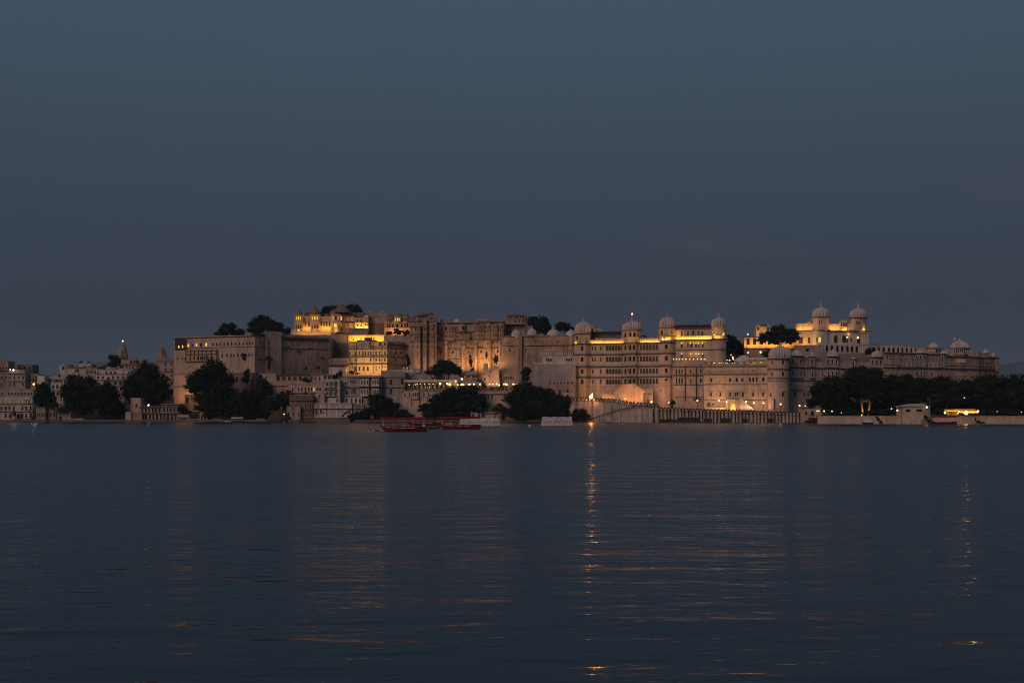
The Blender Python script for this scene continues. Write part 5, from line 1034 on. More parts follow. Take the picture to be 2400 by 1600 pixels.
# ------------------------------------------------------------------ middle block, round tower and right wing
def right_side():
    b = Bld('hooded_window_block', 'long palace block with hooded windows and strings of terrace lights', 'palace', 1725, 608, 970)
    q = [(1650, 612), (1730, 609), (1806, 606)]
    wins = row([1682.2, 1689.2, 1696.6], 889.5, 3.8, 9.5, 'ao') + row([1757.3, 1765.3, 1773.2], 889, 4.4, 11, 'ad') + row([1667.3, 1711.3, 1740], 890, 4.8, 9, 'rd') + [(1726.8, 889, 5.4, 10, 'ad'), (1789, 889, 6, 9, 'rd')]
    wins += row([1666.2, 1688.3, 1711.3, 1741.3, 1765.2, 1788.5], 924, 4.2, 8, 'cd') + row([1723.8, 1729], 923.5, 3.4, 7, 'cd') + row([1661, 1688, 1712, 1740, 1764], 868.5, 3, 3, 'rd') + [(1694, 907, 2, 2.6, 'rd'), (1661, 947, 7, 9, 'ad'), (1671, 947, 3, 4, 'rd')]
    b.wall(q, 856, 978, 'cream', wins, depth=16)
    for y, o, h in ((857.5, .9, 2), (876, .8, 2), (900, .35, 1.2), (937, .2, 1)): b.band(q, y, o, h, 'ledge')
    b.rail(off(q, -.2), 850, 856, 3.6, 2.2, 'cream')
    # white marquees on the roof terrace
    t = empty('marquee', (X(1745, 618), 618, b.z(856)), 'white marquee with domed middle on the lamp lit terrace', 'marquee')
    m = MB(); m.lathe(X(1744, 618), 619, [(4.4, b.z(846)), (4.5, b.z(840)), (3.2, b.z(836.5)), (1.4, b.z(831)), (.05, b.z(829.5))], 14, sy=.6); m.build('canopy', 'paint_white', t)
    m = MB(); [m.tube((X(p, 618), 616.6, b.z(856)), (X(p, 618), 616.6, b.z(841)), .12) for p in (1724, 1736, 1752, 1764)]; m.build('pole', 'paint_white', t)
    t = empty('marquee', (X(1778, 616), 616, b.z(856)), 'long flat white marquee lit yellow inside, against the ribbed tower dome', 'marquee')
    m = MB(); m.box(X(1756, 616), X(1804, 616), 615, 619, b.z(841), b.z(836)); m.build('canopy', 'paint_white', t); m = MB(); [m.tube((X(p, 616), 615.4, b.z(856)), (X(p, 616), 615.4, b.z(841)), .12) for p in (1758, 1770, 1782, 1795)]; m.build('pole', 'paint_white', t)
    b.wall([(1760, 620), (1802, 619)], 841, 858, 'ochre', row(even(1765, 1798, 5), 848, 5, 7, 'ro'), depth=1.5, name='lit_bar'); 
    for px in (1765, 1780, 1796): point(px, 845, 618, 18, (1, .6, .15), b.root, .2)
    tb = [1661, 1672, 1675, 1686, 1691, 1701, 1705, 1716.5, 1721.6, 1733.5, 1738, 1750.5, 1753, 1765.5, 1769, 1782, 1785.3, 1797, 1801]
    for i, px in enumerate(tb): lamp(px, 850.5 - (.9 if px > 1780 else 0) - (.4 if i % 3 else 0), 610, f'{ORD[i]} from the left of the low parapet lights under the marquees', 'parapet lights under the marquees', r=.19, mat='bulb', name='parapet_light')
    for px, y, r, t_ in ((1753.5, 826, .42, 'warm wall lamp on the left above the white marquee dome'), (1782.5, 825, .62, 'large warm wall lamp above the flat white marquee'), (1717.5, 837, .5, 'bright garden lamp cluster between the small tree and marquee'), (1713.3, 831.5, .3, 'tiny lamp above the garden lamp cluster'), (1704, 844, .28, 'small lamp below left of the small tree'), (1710, 844, .42, 'lamp beside the terrace edge below the small tree'), (1718.5, 841.5, .42, 'lowest lamp of the garden lamp cluster')): lamp(px, y, 626.5, t_, 'garden lamps by the marquees', r=r * .8, watts=30 if r > .4 else 0)
    # domed gate house with ramp
    g = Bld('domed_gate', 'small octagonal gate pavilion glowing orange inside, with a stair beside it', 'pavilion', 1717, 600, 965)
    p = octo(1717.5, 602, 27); g.wall(p, 937, 968, 'cream', [(1719, 953, 8, 14, 'al'), (1709, 952, 5, 13, 'ao')], depth=5, recess=.8); g.band(p, 936.5, .35, 1.3, 'trim', name='eave'); g.dome(1717.5, 603, 937, 24, 931.5, None, mat='cream', ribs=0, flat=True)
    m = MB(); gx = lambda px, py: (X(px, 602), g.z(py)); m.xprof([gx(1730, 968), gx(1730, 933), gx(1733, 933), gx(1764, 960), gx(1764, 968)], 601.5, 605); m.build('stair_wall', 'grey', g.root); m = MB(); m.xprof([gx(1729.5, 933.4), gx(1729.5, 931), gx(1733.5, 931), gx(1765, 958), gx(1765, 960.5)], 601.2, 601.8); m.build('handrail', 'trim', g.root)
    g.wall([(1650, 606), (1690, 605), (1706, 604)], 955, 970, 'pale', depth=3, name='low_wall'); g.wall([(1731, 603.5), (1768, 602)], 958, 972, 'pale', depth=3, name='low_wall')
    strip(1705, 1731, 597.5, 962, 330, (1, .46, .10), g.root, 20); point(1687, 957, 600, 60, (1, .55, .05), g.root, .3); strip(1686, 1702, 601.5, 962, 420, (1, .6, .05), g.root, 10)
    strip(1655, 1700, 603, 955, 700, (1, .52, .26), b.root, 24); strip(1740, 1800, 600, 958, 650, (1, .54, .28), b.root, 24)
    for i, (px, y) in enumerate(((1634.5, 938.5), (1685, 938.5), (1703, 941.5), (1748.8, 941), (1766.7, 944), (1789.5, 944.2), (1829.4, 946.8), (1874, 950.5))):
        lamp(px, y, 594 - i * 5, f'{ORD[i]} from the left of the tall globe lamp posts behind the black railing', 'tall globe lamp posts along the jetty', r=.38, post=4.2, name='lamp_post', watts=70)
    # round tower with ribbed dome
    t = Bld('round_tower', 'big round tower capped by a wide ribbed white dome', 'tower', 1828, 602, 975)
    p = rnd(1826, 604, 52, 12)
    t.wall(p, 840, 980, 'cream', [(1809.3, 849.5, 3.4, 8, 'rd'), (1835.2, 849, 5.4, 9, 'rd'), (1809.3, 876.5, 3.2, 8, 'rd'), (1835.2, 876.5, 5.4, 9, 'rd'), (1835.4, 923, 5, 10, 'hd'), (1815.8, 948, 3.6, 27, 'rw'), (1806, 925, 3, 8, 'rd')], depth=6)
    for y, o, h in ((840, .7, 2.4), (864.5, .7, 2.2), (886, .4, 1.6), (893, .2, 1.0), (844, .2, 1)): t.band(p, y, o, h, 'ledge')
    t.dome(1828.5, 605, 839.5, 50, 812, 796, ribs=26, mat='dome', skirt=.03)
    m = MB(); y = 600; m.tube((X(1851, y), y, t.z(965)), (X(1851, y), y, t.z(842)), .34); m.build('drainpipe', 'iron', t.root)
    # long right wing with hanging bays
    w = Bld('bay_window_wing', 'long palace wing with white hanging bays, balustrades and curved roofs', 'palace', 1960, 625, 960)
    fy = lambda px: 612 + (px - 1850) * .115
    P = lambda *xs: [(x, fy(x)) for x in xs]
    fp = P(1849, 1950, 2075)
    ww = [(1886.3, 876, 3.2, 8, 'rd'), (1928, 876, 3.2, 8, 'rd'), (1864, 924, 5.4, 12, 'hd'), (1885, 924, 4, 11, 'ad'), (1980, 876, 4, 8, 'rd'), (2000, 876, 4, 9, 'ad'), (2050, 876, 4, 9, 'ad'), (2020, 876, 3, 8, 'rd')]
    w.wall(fp, 849, 970, 'cream', ww, depth=14)
    for y, o, h in ((862.5, .8, 2.2), (892.5, .5, 1.8), (906, .15, .9)): w.band(fp, y, o, h, 'ledge')
    w.rail(P(1882, 1940), 848.5, 860.5, 3.2, 1.9, 'trim'); w.rail(P(1965, 2000), 848.5, 860.5, 3.2, 1.9, 'trim'); w.rail(P(2006, 2040), 847, 859, 3.2, 1.9, 'trim')
    w.band(off(P(1853, 1882), .8), 912.5, .8, 1.4, 'ledge', name='hood')
    w.wall(off(P(1870, 1985), -3), 838, 862, 'worn', row(even(1887, 1938, 6), 852, 5, 8, 'rd'), depth=6, name='upper_wall'); w.wall(off(P(1960, 2075), -3), 836, 862, 'worn', row(even(1970, 2036, 7), 850, 4, 8, 'rd'), depth=6, name='upper_wall')
    def jh(a, c, yt, ys, yb, n, low=None, dome=True, bh=11):
        q = [(a, fy(a) + .2), (a + 1.5, fy(a) - 1.7), (c - 1.5, fy(c) - 1.7), (c, fy(c) + .2)]
        w.wall(q, ys, yb, 'cream', row(even(a + 5, c - 5, n), ys + bh, 5.2 if n < 4 else 4, 10), depth=2.5, name='hanging_bay', trim='paint_white', recess=.3); w.band(q, ys + .5, .7, 1.5, 'ledge', name='eave'); w.band(q, ys + bh + 6.5, .12, 1.0, 'trim', name='sill_band')
        if dome: w.dome((a + c) / 2, fy(a) - .2, ys, (c - a) * .98, yt, None, mat='dome', ribs=0, flat=True, sy=.42, name='curved_roof')
        if low: w.wall([(x, y + .15) for x, y in q], low - 9, low + 10, 'cream', row(even(a + 5, c - 5, n), low, 4.6, 11), depth=2, name='lower_bay', trim='paint_white', recess=.3); w.band(q, low + 10, .1, 1.6, 'trim', name='corbel')
    jh(1853, 1883, 824, 837, 862, 2, 876); jh(1937, 1966, 821, 836, 862, 3, 876); jh(2041, 2070, 819, 835, 860, 3); jh(1898, 1911, 827, 837, 861, 1, 876); jh(1994, 2007, 836, 840, 861, 1)
    # white arcade wing above, set back
    h = Bld('white_arcade', 'long white arcaded gallery with dark pointed arches below the twin domes', 'palace', 2050, 655, 850)
    fa = lambda px: 646 + max(0, px - 1935) * .11
    A = lambda *xs: [(x, fa(x)) for x in xs]
    xs = [1938.5, 1950, 1963.3, 1974.3, 1986.8, 1997.3, 2008.5, 2020, 2029, 2039.8, 2049.3, 2060, 2071.6, 2083.8, 2094.6, 2105.5, 2115.5, 2126, 2136.5, 2147, 2158]
    ar = [(x, 817.5 + (x - 1938) * .006, 7.2 if x < 2012 or 2065 < x < 2100 else 5.8, 15, 'af' if x in (2020, 2029) else 'ad') for x in xs]
    h.wall(A(1927, 2032), 808, 860, 'white', [a for a in ar if a[0] < 2030], depth=12, recess=.8, trim='paint_white'); h.wall(A(2032.1, 2180), 806, 870, 'white', [a for a in ar if a[0] > 2033], depth=12, recess=.8, trim='paint_white', name='long_wall'); h.band(A(2032, 2180), 806, .25, 1.4, 'trim', name='parapet'); h.band(A(1927, 2180), 829, .4, 1.6, 'trim', name='ledge')
    h.wall(off(A(2030, 2076), -5), 804, 810, 'roof', depth=5, name='flat_roof'); h.wall(off(A(1866, 1928), 1), 811, 860, 'grey', [(1892, 822, 8, 8, 'rd')], depth=6, name='plain_wall')
    h.wall(off(A(1926, 2075), 3), 829, 862, 'grey', depth=3, name='lower_terrace')
    # twin domed upper palace
    u = Bld('twin_dome_palace', 'upper palace with two tall ribbed domes over a golden lit parapet', 'palace', 1965, 660, 830)
    Y = 660
    lw = [(1866, Y), (1906, Y)]; body = [(1940, Y - 1), (1993, Y - 2), (2036, Y - 1)]
    u.wall(lw, 774, 830, 'cream', [(1876.5, 798, 10, 15, 'rw'), (1896.5, 797, 6, 14, 'rw')], depth=12, name='left_wall'); u.wall(off(lw, -.8), 757.5, 776, 'cream', [(1896.3, 761.5, 3.2, 9, 'ad')], depth=5, name='parapet'); u.band(lw, 773.8, .7, 1.6, 'ledge')
    m = MB(); m.xprof([(X(1891, Y), u.z(758)), (X(1902, Y), u.z(758)), (X(1899.5, Y), u.z(753.5)), (X(1896.5, Y), u.z(751)), (X(1893.5, Y), u.z(753.5))], Y + .9, Y + 1.6); m.build('pediment', 'trim', u.root)
    ta = rnd(1924, Y, 40, 10); u.wall(ta, 772, 840, 'white', [(1922.3, 797, 9, 12, 'rl'), (1915, 797, 2.5, 11, 'rw')], depth=8, name='round_tower'); u.wall(rnd(1924.5, Y + .3, 38, 10), 744, 774, 'cream', row([1920.2, 1925.2], 757, 3.4, 10), depth=8, name='tower_room', trim='paint_white'); u.band(rnd(1924.5, Y + .3, 38, 10), 743.5, 1.0, 1.5, 'ledge', name='eave'); u.band(ta, 774, .9, 1.7, 'ledge'); u.dome(1924, Y + 1, 743, 37, 721, 702)
    tb_ = rnd(2012, Y - 1, 40, 10); u.wall(rnd(2011.5, Y - .8, 37, 10), 746, 776, 'cream', row([2008.7, 2013.6], 757.5, 3.4, 10), depth=8, name='tower_room', trim='paint_white'); u.band(rnd(2011.5, Y - .8, 37, 10), 745.5, 1.0, 1.5, 'ledge', name='eave'); u.dome(2011, Y, 745, 37, 723, 704)
    u.wall(body, 774, 830, 'white', [(1958.8, 795, 8, 18, 'ad'), (1978.5, 794.5, 9, 17, 'ad'), (1985.8, 794.5, 4.4, 17, 'ad'), (1995.3, 797, 3.6, 8, 'ad'), (2012.5, 795.5, 8, 18, 'ad')], depth=12, name='body', recess=.9); u.band(body + [(2040, Y)], 775.5, 1.3, 1.8, 'ledge', name='eave'); u.wall(off(body[:2] , -.9), 758.5, 776, 'cream', depth=5, name='parapet')
    q = [(1968, Y - .5), (1970, Y - 2.6), (1985, Y - 2.6), (1987, Y - .5)]; u.wall(q, 754, 776, 'cream', row([1972.7, 1978.2, 1983], 761, 3.6, 10), depth=2, name='pediment_bay', trim='paint_white'); u.dome(1977.5, Y - 1.2, 754.2, 17, 750, None, ribs=0, flat=True, sy=.4, name='curved_roof')
    u.wall(off([(1935, Y), (1948, Y)], 1), 800, 830, 'grey', depth=3, name='side_wall'); u.band(off(body, .8), 807.5, .5, 1.4, 'trim', name='balcony')
    G = (1, .48, .08); r = u.root
    strip(1867, 1905, Y - .5, 773.4, 400, G, r, 15); strip(1946, 1968, Y - 2.0, 774.4, 300, G, r, 18); strip(1972, 1992, Y - 3.4, 774.6, 220, G, r, 15); strip(1908, 1940, Y - 4.9, 773.4, 220, G, r, 25); strip(2016, 2029, Y - 4.0, 774, 280, (1, .55, .05), r, 25); strip(1867, 1905, Y - 3.5, 810, 640, (1, .50, .08), r, 22)
    point(1989, 783, Y - 2.4, 40, (1, .62, .2), r, .25); 
    lamp(1985.8, 790, Y - 2.3, 'hanging lamp in the narrow arch between the twin dome towers', None, r=.42); lamp(2010.8, 791, Y - 1.6, 'bright pair of lamps in the arch under the right twin dome', None, r=.6)
    # lit lodge left of the tree
    v = Bld('lit_lodge', 'golden lit lodge with small gabled upper room behind the spreading tree', 'lodge', 1780, 655, 850); Y = 655
    lp = [(1744, Y), (1794, Y), (1866, Y + 1)]
    v.wall(lp, 789, 850, 'cream', [(1753.5, 800, 7, 15, 'ad'), (1768.5, 800, 7, 15, 'ad'), (1785, 800, 7, 15, 'ad'), (1803, 800, 7, 15, 'ad'), (1852, 801, 7, 13, 'rw')], depth=12); v.band([(1740, Y), (1794, Y), (1866, Y + 1)], 788.8, 1.0, 1.8, 'ledge', name='eave'); v.band(lp, 815.5, .8, 1.6, 'trim', name='ledge')
    v.wall(off(cut(lp, 1772, 1806), -1), 763, 790, 'cream', [(1776.8, 768.5, 3.4, 9, 'ad'), (1800, 768.5, 3.4, 9, 'ad')], depth=6, name='upper_room'); v.wall(off(cut(lp, 1783, 1798), -.8), 761, 764, 'roof', depth=5, name='roof')
    for px in (1777, 1800): v.dome(px, Y + 1.8, 763.2, 10, 759, 756, ribs=0, mat='cream', flat=True, sy=.4, name='curved_gable')
    v.wall([(1692, Y - 6), (1746, Y - 5)], 824, 850, 'worn', row(even(1700, 1738, 5), 834, 4, 7), depth=4, name='garden_wall')
    strip(1746, 1794, Y - 2.4, 814, 800, (1, .45, .07), v.root, 16); strip(1796, 1864, Y - 2.2, 814, 1050, (1, .45, .07), v.root, 16); strip(1773, 1805, Y - 1.2, 787, 300, (1, .48, .1), v.root, 15)
    lamp(1752.5, 783, Y - .5, 'small lamp standing on the eave of the golden lit lodge', None, r=.38)
    # right end of the palace
    e = Bld('east_palace', 'unlit palace end with two white domes, hanging bays and dim yellow windows', 'palace', 2200, 650, 930)
    fe = lambda px: 634 + (px - 2070) * .13
    E = lambda *xs: [(x, fe(x)) for x in xs]
    f1 = E(2070, 2115, 2175, 2215)
    wv = row(even(2081, 2096, 3), 838, 4.4, 8) + row(even(2116, 2142, 9), 848, 2.2, 12) + row([2148, 2159, 2167], 837, 4.6, 8) + row(even(2176, 2202, 9), 846, 2.2, 14) + row([2184, 2208], 876, 4, 9) + row([2150, 2160, 2168], 875, 4.5, 10) + row([2107], 837, 5, 8)
    e.wall(f1, 828, 935, 'pale', wv, depth=14)
    f2 = E(2215, 2243, 2268, 2294)
    e.wall(off(f2, 1.2), 832, 935, 'worn', row(even(2242, 2262, 6), 843.5, 2.7, 8, 'ao') + row(even(2239, 2262, 6), 875, 2.7, 7, 'af') + row([2227, 2281], 848, 3, 7) + row([2225, 2274], 876, 4, 8), depth=14, name='centre_wall')
    f3 = E(2294, 2320, 2341); e.wall(f3, 834, 935, 'brown', row(even(2308, 2318, 3), 839, 2.5, 7) + row([2329, 2336], 839, 2.5, 7) + row(even(2300, 2336, 5), 855, 3, 7) + row(even(2304, 2336, 4), 876, 3, 8), depth=16, name='end_wall')
    for q in (f1, off(f2, 1.2), f3):
        e.band(q, 862.5, .9, 2.2, 'ledge'); e.band(q, 829.5 if q is f1 else 834, .8, 2.0, 'ledge', name='eave'); e.band(q, 856, .2, 1.4, 'ledge', name='string_course')
    e.rail(off(E(2108, 2150), .6), 850, 861, 3, 1.6, 'trim'); e.rail(off(E(2175, 2205), .6), 850, 861, 3, 1.6, 'trim')
    for a, c, n in ((2104, 2112, 1), (2145, 2172, 3), (2202, 2216, 1), (2238, 2266, 0)):
        o = 1.6 + (1.2 if a > 2230 else 0); q = [(a, fe(a) + .2), (a + 1.5, fe(a) - o), (c - 1.5, fe(c) - o), (c, fe(c) + .2)]
        if n: e.wall(q, 829, 861, 'pale', row(even(a + 4, c - 4, n), 837, 4.6, 9) + row(even(a + 4, c - 4, n), 852, 3, 6, 'rd'), depth=1, name='hanging_bay', trim='paint_white', recess=.3)
        e.band(q, 829, .7, 1.6, 'ledge', name='eave'); 
    for a, c in ((2148, 2164), (2206, 2220)): e.dome((a + c) / 2, fe(a) - .4, 828.5, c - a + 8, 822, None, ribs=0, mat='dome', flat=True, sy=.4, name='curved_roof')
    e.wall(off(E(2168, 2215), -4), 814, 832, 'white', row([2178, 2182.5, 2187], 820, 3, 6, 'ao') + row([2196, 2203], 821, 6, 8), depth=8, name='upper_room'); e.band(off(E(2166, 2218), -4), 813.8, .6, 1.4, 'trim', name='eave'); e.dome(2189, fe(2189) + 7, 813.5, 27, 801, 796, ribs=0, flat=True)
    p = octo(2249, fe(2249) + 6, 46); e.wall(p, 813, 836, 'white', row(even(2237, 2261, 6), 819.5, 3.2, 8), depth=8, name='dome_room', trim='paint_white'); e.band(p, 813, .8, 1.6, 'ledge', name='eave'); e.dome(2249, fe(2249) + 6.5, 812.5, 42, 794, 786, ribs=22, flat=True); e.dome(2238, fe(2238) + 2, 795, 8, 789, 781, ribs=0, flat=True, name='small_dome')
    for px in (2249, 2256): m = MB(); x = X(px, fe(px)); m.tube((x, fe(px) + 6, e.z(792)), (x, fe(px) + 6, e.z(779)), .07); m.build('flagpole', 'iron', e.root)
    e.rail(off(E(2218, 2240), .8), 822, 832, 3, 1.4, 'trim'); e.rail(off(E(2266, 2290), .8), 822, 832, 3, 1.4, 'trim'); e.rail(off(E(2236, 2262), 2.2), 828, 834, 3, 1.2, 'trim')
    e.wall(octo(2310, fe(2310) + 3, 17), 822, 840, 'worn', row([2306, 2310, 2314], 828, 2.4, 6), depth=4, name='turret'); e.dome(2310, fe(2310) + 3.5, 822, 16, 815, 812, ribs=0, flat=True, mat='dome'); e.wall(octo(2329, fe(2329) + 2, 10), 830, 842, 'worn', depth=3, name='turret'); e.dome(2329, fe(2329) + 2, 830.5, 11, 822, 819, ribs=0, flat=True); e.wall(octo(2285, fe(2285) + 3, 10), 822, 836, 'worn', depth=3, name='turret')
    e.wall([(2334, fe(2334) - 1.5), (2342, fe(2342) - 1.2)], 838, 868, 'pale', row([2338], 844, 3, 7), depth=3, name='end_bay')
    point(2250, 846, fe(2250) - 3.5, 14, (1, .6, .15), e.root, .25)
right_side()

# ------------------------------------------------------------------ retaining wall, jetty, garden wall
def waterfront():
    b = Bld('retaining_wall', 'streaked white retaining wall with a ramp, topped by black rimmed rounded merlons', 'wall', 1450, 560, 988)
    qw = [(1336, 597), (1385, 592), (1455, 571), (1492, 560), (1546, 548)]
    Ys = 565; b.Y = Ys
    def zt(px):   # top edge, row in the photograph per column
        T = [(1336, 938), (1385, 940), (1440, 942), (1475, 949), (1546, 955)]
        for (a, y0), (c, y1) in zip(T, T[1:]):
            if a <= px <= c: return y0 + (y1 - y0) * (px - a) / (c - a)
        return 955
    def Yq(px): return cut(qw, px, px + .1)[0][1]
    m = MB(); n = 42; prev = None
    for i in range(n + 1):
        px = 1336 + 210 * i / n; Y = Yq(px); p = (X(px, Y), Y, Z(zt(px), Y)); d = (X(px, Y), Y, -1.2); bk = (p[0], Y + 4, p[2])
        if prev: m.quad(prev[1], d, p, prev[0]); m.quad(prev[0], p, bk, prev[2])
        prev = (p, d, bk)
    m.build('wall', 'quay', b.root)
    def merlon_mesh(w, h):
        q = MB(); pts = [(-w, 0), (w, 0), (w, h * .55)] + [(w * math.cos(math.pi * i / 8), h * .55 + h * .45 * math.sin(math.pi * i / 8)) for i in range(1, 8)] + [(-w, h * .55)]
        q.xprof(pts, -.25, .25); i_ = MB(); i_.xprof([(x * .62, .12 + z * .66) for x, z in pts], -.29, -.2)
        return q.mesh('merlon', 'rim'), i_.mesh('face', 'quay')
    cache = {}
    def merlons(root, pxs, Yf, zf, w=3.6, h=7):
        for px in pxs:
            Y = Yf(px); ww, hh = round(mpx(w, Y), 1), round(mpx(h, Y), 1)
            if (ww, hh) not in cache: cache[(ww, hh)] = merlon_mesh(ww, hh)
            me, fa = cache[(ww, hh)]
            o = bpy.data.objects.new('merlon', me); C.objects.link(o); o.parent = root; o.location = Vector((X(px, Y), Y, Z(zf(px), Y) - .05)) - root.location
            f = bpy.data.objects.new('face', fa); C.objects.link(f); f.parent = o
    merlons(b.root, [1340 + 8.6 * i for i in range(24)], Yq, zt, 3.9, 9)
    # ramp running down to the water with its own small railing
    mr = MB(); R0 = [(1372, 989, 583), (1400, 981, 577), (1440, 968, 567), (1490, 956.5, 556)]
    top = []
    for px, py, Y in R0: top.append((X(px, Y - 3), Y - 3, Z(py, Y - 3)))
    top.append((X(1530, 549), 549, Z(957, 549)))
    for a, c in zip(top, top[1:]):
        mr.quad((a[0], a[1], -1.2), (c[0], c[1], -1.2), c, a); mr.quad(a, c, (c[0], c[1] + 3, c[2]), (a[0], a[1] + 3, a[2]))
    mr.build('ramp', 'quay', b.root)
    rl = MB()
    for a, c in zip(top, top[1:]):
        A, D = Vector(a), Vector(c); k = max(2, int((D - A).length / 1.1))
        for i in range(k):
            p = A.lerp(D, (i + .5) / k); rl.box(p.x - .14, p.x + .14, p.y - .12, p.y + .12, p.z, p.z + .95)
        rl.tube(A + Vector((0, 0, 1)), D + Vector((0, 0, 1)), .13)
    o = rl.build('ramp_railing', 'rim', b.root); o['kind'] = 'stuff'
    for i, px in enumerate((1378, 1391, 1404, 1417)): 
        x, Y = X(px, 572 - i * 3), 572 - i * 3; m = MB(); m.lathe(x, Y, [(.22, -.5), (.22, 1.3 + .2 * (i % 2)), (.1, 1.5)], 8); tag(m.build('mooring_post', 'ghat'), f'{ORD[i]} from the left of the mooring posts at the foot of the ramp', 'post', 'mooring posts by the ramp')
    b2 = Bld('fort_footing', 'dark weathered footing wall behind the shore bush, under the arcaded palace', 'wall', 1360, 600, 988)
    b2.wall([(1290, 603), (1340, 598)], 940, 990, 'worn', [(1325, 958, 5, 9, 'ad')], depth=4)
    # brazier fire
    f = empty('brazier', (X(1385, 589), 589, Z(941, 589)), 'blazing fire in a tall brazier on the retaining wall corner', 'brazier')
    z0 = f.location.z; x = f.location.x
    m = MB(); m.lathe(x, 589, [(.35, z0), (.12, z0 + .3), (.12, z0 + .9), (.55, z0 + 1.3), (.6, z0 + 1.5), (.45, z0 + 1.45)], 10); m.build('bowl', 'iron', f)
    m = MB(); m.lathe(x, 589, [(.42, z0 + 1.42), (.62, z0 + 1.9), (.5, z0 + 2.5), (.2, z0 + 3.0), (.02, z0 + 3.3)], 10); m.lathe(x + .55, 589.1, [(.1, z0 + 1.9), (.3, z0 + 2.5), (.22, z0 + 3.1), (.02, z0 + 3.9)], 8); m.build('fire', 'flame', f)
    point(1385, 932, 586.2, 650, (1, .36, .08), f, 1.1, zY=589)
    point(1389, 941, 588.0, 60, (1, .25, .05), f, .6, zY=589)
    # jetty: arcaded railing over dark piers
    j = Bld('jetty', 'black and white jetty wall of round topped railing arches over dark piers', 'jetty', 1700, 540, 990)
    qj = [(1546, 547.5), (1720, 541), (1888, 536)]; Yj = lambda px: cut(qj, px, px + .1)[0][1]
    zj = lambda px: 962 + (px - 1546) * (12 / 340)
    m = MB(); prev = None
    for i in range(20):
        px = 1546 + 342 * i / 19; Y = Yj(px); p = (X(px, Y), Y, Z(zj(px), Y)); bk = (p[0], Y + 14, p[2]); d = (p[0], Y, -1.2)
        if prev: m.quad(prev[1], d, p, prev[0]); m.quad(prev[0], p, bk, prev[2])
        prev = (p, d, bk)
    m.build('wall', 'quay', j.root)
    merlons(j.root, [1550 + 8.4 * i for i in range(40)], lambda px: Yj(px), lambda px: zj(px) + .6, 3.9, 9.5)
    pm = {}; rd = random.Random(8)
    for i in range(41):
        px = 1546 + 8.4 * i + rd.uniform(-.9, .9); Y = Yj(px); h = round(Z(zj(px), Y) + .6 - (rd.random() < .35) * rd.uniform(.3, 1.0), 1)
        if h not in pm: q = MB(); t_ = rd.uniform(.13, .27); q.box(-t_, t_, -.35, .05, -1.2, h); pm[h] = q.mesh('pier', 'rim')
        o = bpy.data.objects.new('pier', pm[h]); C.objects.link(o); o.parent = j.root; o.location = Vector((X(px, Y), Y, 0)) - j.root.location
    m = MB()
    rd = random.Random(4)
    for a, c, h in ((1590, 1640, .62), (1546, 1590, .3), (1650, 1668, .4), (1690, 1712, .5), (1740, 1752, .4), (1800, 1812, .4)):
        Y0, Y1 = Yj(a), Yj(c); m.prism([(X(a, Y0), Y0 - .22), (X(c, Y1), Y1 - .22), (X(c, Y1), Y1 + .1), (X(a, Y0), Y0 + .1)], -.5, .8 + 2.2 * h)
    m.build('opening_shade_panel', 'rim', j.root)  # dark slabs standing in for the shaded openings between the piers
    # dock cave and gatehouse
    g = Bld('gatehouse', 'small cream gatehouse at the end of the jetty beside the garden wall', 'gatehouse', 1898, 528, 990)
    g.wall([(1878, 534), (1925, 526)], 954, 992, 'pale', [(1889.5, 968, 5, 9, 'rd'), (1904, 968, 8, 10, 'rd')], depth=6); g.band([(1876, 534), (1927, 526)], 954, .8, 1.6, 'trim', name='eave'); g.wall([(1884, 535), (1905, 532)], 950, 956, 'pale', depth=4, name='upper_wall')
    dk = empty('ferry', (X(1906, 505), 505, 0), 'dark covered ferry moored in shadow at the end of the garden wall', 'boat')
    m = MB(); m.xprof([(X(1892, 505), .9), (X(1895, 505), .0), (X(1917, 505), .0), (X(1920, 505), 1.0)], 503, 507); m.build('hull', 'boat_dark', dk); m = MB(); m.box(X(1894, 505), X(1919, 505), 503.2, 506.8, 2.9, 3.15); m.build('canopy', 'roof', dk); m = MB(); m.box(X(1897, 505), X(1917, 505), 503.6, 506.5, .8, 2.2); m.build('cabin', 'wood', dk)
    m = MB(); [m.box(X(p, 505) - .06, X(p, 505) + .06, 503.4, 503.5, .9, 2.9) for p in (1895, 1903, 1911, 1918)]; m.build('post', 'iron', dk)
    # garden wall of cream stone
    w = Bld('garden_wall', 'long cream stone garden wall along the water at the right', 'wall', 2160, 470, 993)
    wy = 471
    w.wall([(1918, 474), (2112, wy), (2182, wy), (2620, wy - 2)], 974.5, 1002, 'gwall', depth=1.6); w.band([(1918, 474), (2112, wy), (2620, wy - 2)], 974.2, .15, 1.2, 'gwall', name='coping')
    p = Bld('wall_pavilion', 'cream stone pavilion with hipped roof and two grilled windows on the garden wall', 'pavilion', 2147, 469, 993)
    q = [(2112, 470.2), (2115, 466.5), (2163, 466.5), (2180, 468.5)]
    p.wall(q, 952, 1002, 'gwall', [(2128.5, 961.5, 11, 6, 'rd'), (2155, 961.5, 14, 6, 'rd')], depth=6); p.band(q, 968.5, .1, .9, 'trim', name='string_course'); p.band(q, 953, .35, 1.6, 'trim', name='eave')
    m = MB(); z0, z1 = p.z(952), p.z(945.5); a = [X(2109, 466), X(2183, 468)]; m.v += [(a[0], 465.7, z0), (X(2165, 466), 465.7, z0), (a[1], 468, z0), (a[1], 474, z0), (a[0], 474, z0), (X(2132, 470), 470, z1), (X(2158, 470), 470, z1)]; m.f += [(0,1,6,5), (1,2,6), (2,3,6), (3,4,5,6), (4,0,5)]; m.build('roof', 'gwall', p.root)
    p.wall([(2162, 464.8), (2182, 466.5)], 982, 1002, 'pale', depth=3, name='landing'); 
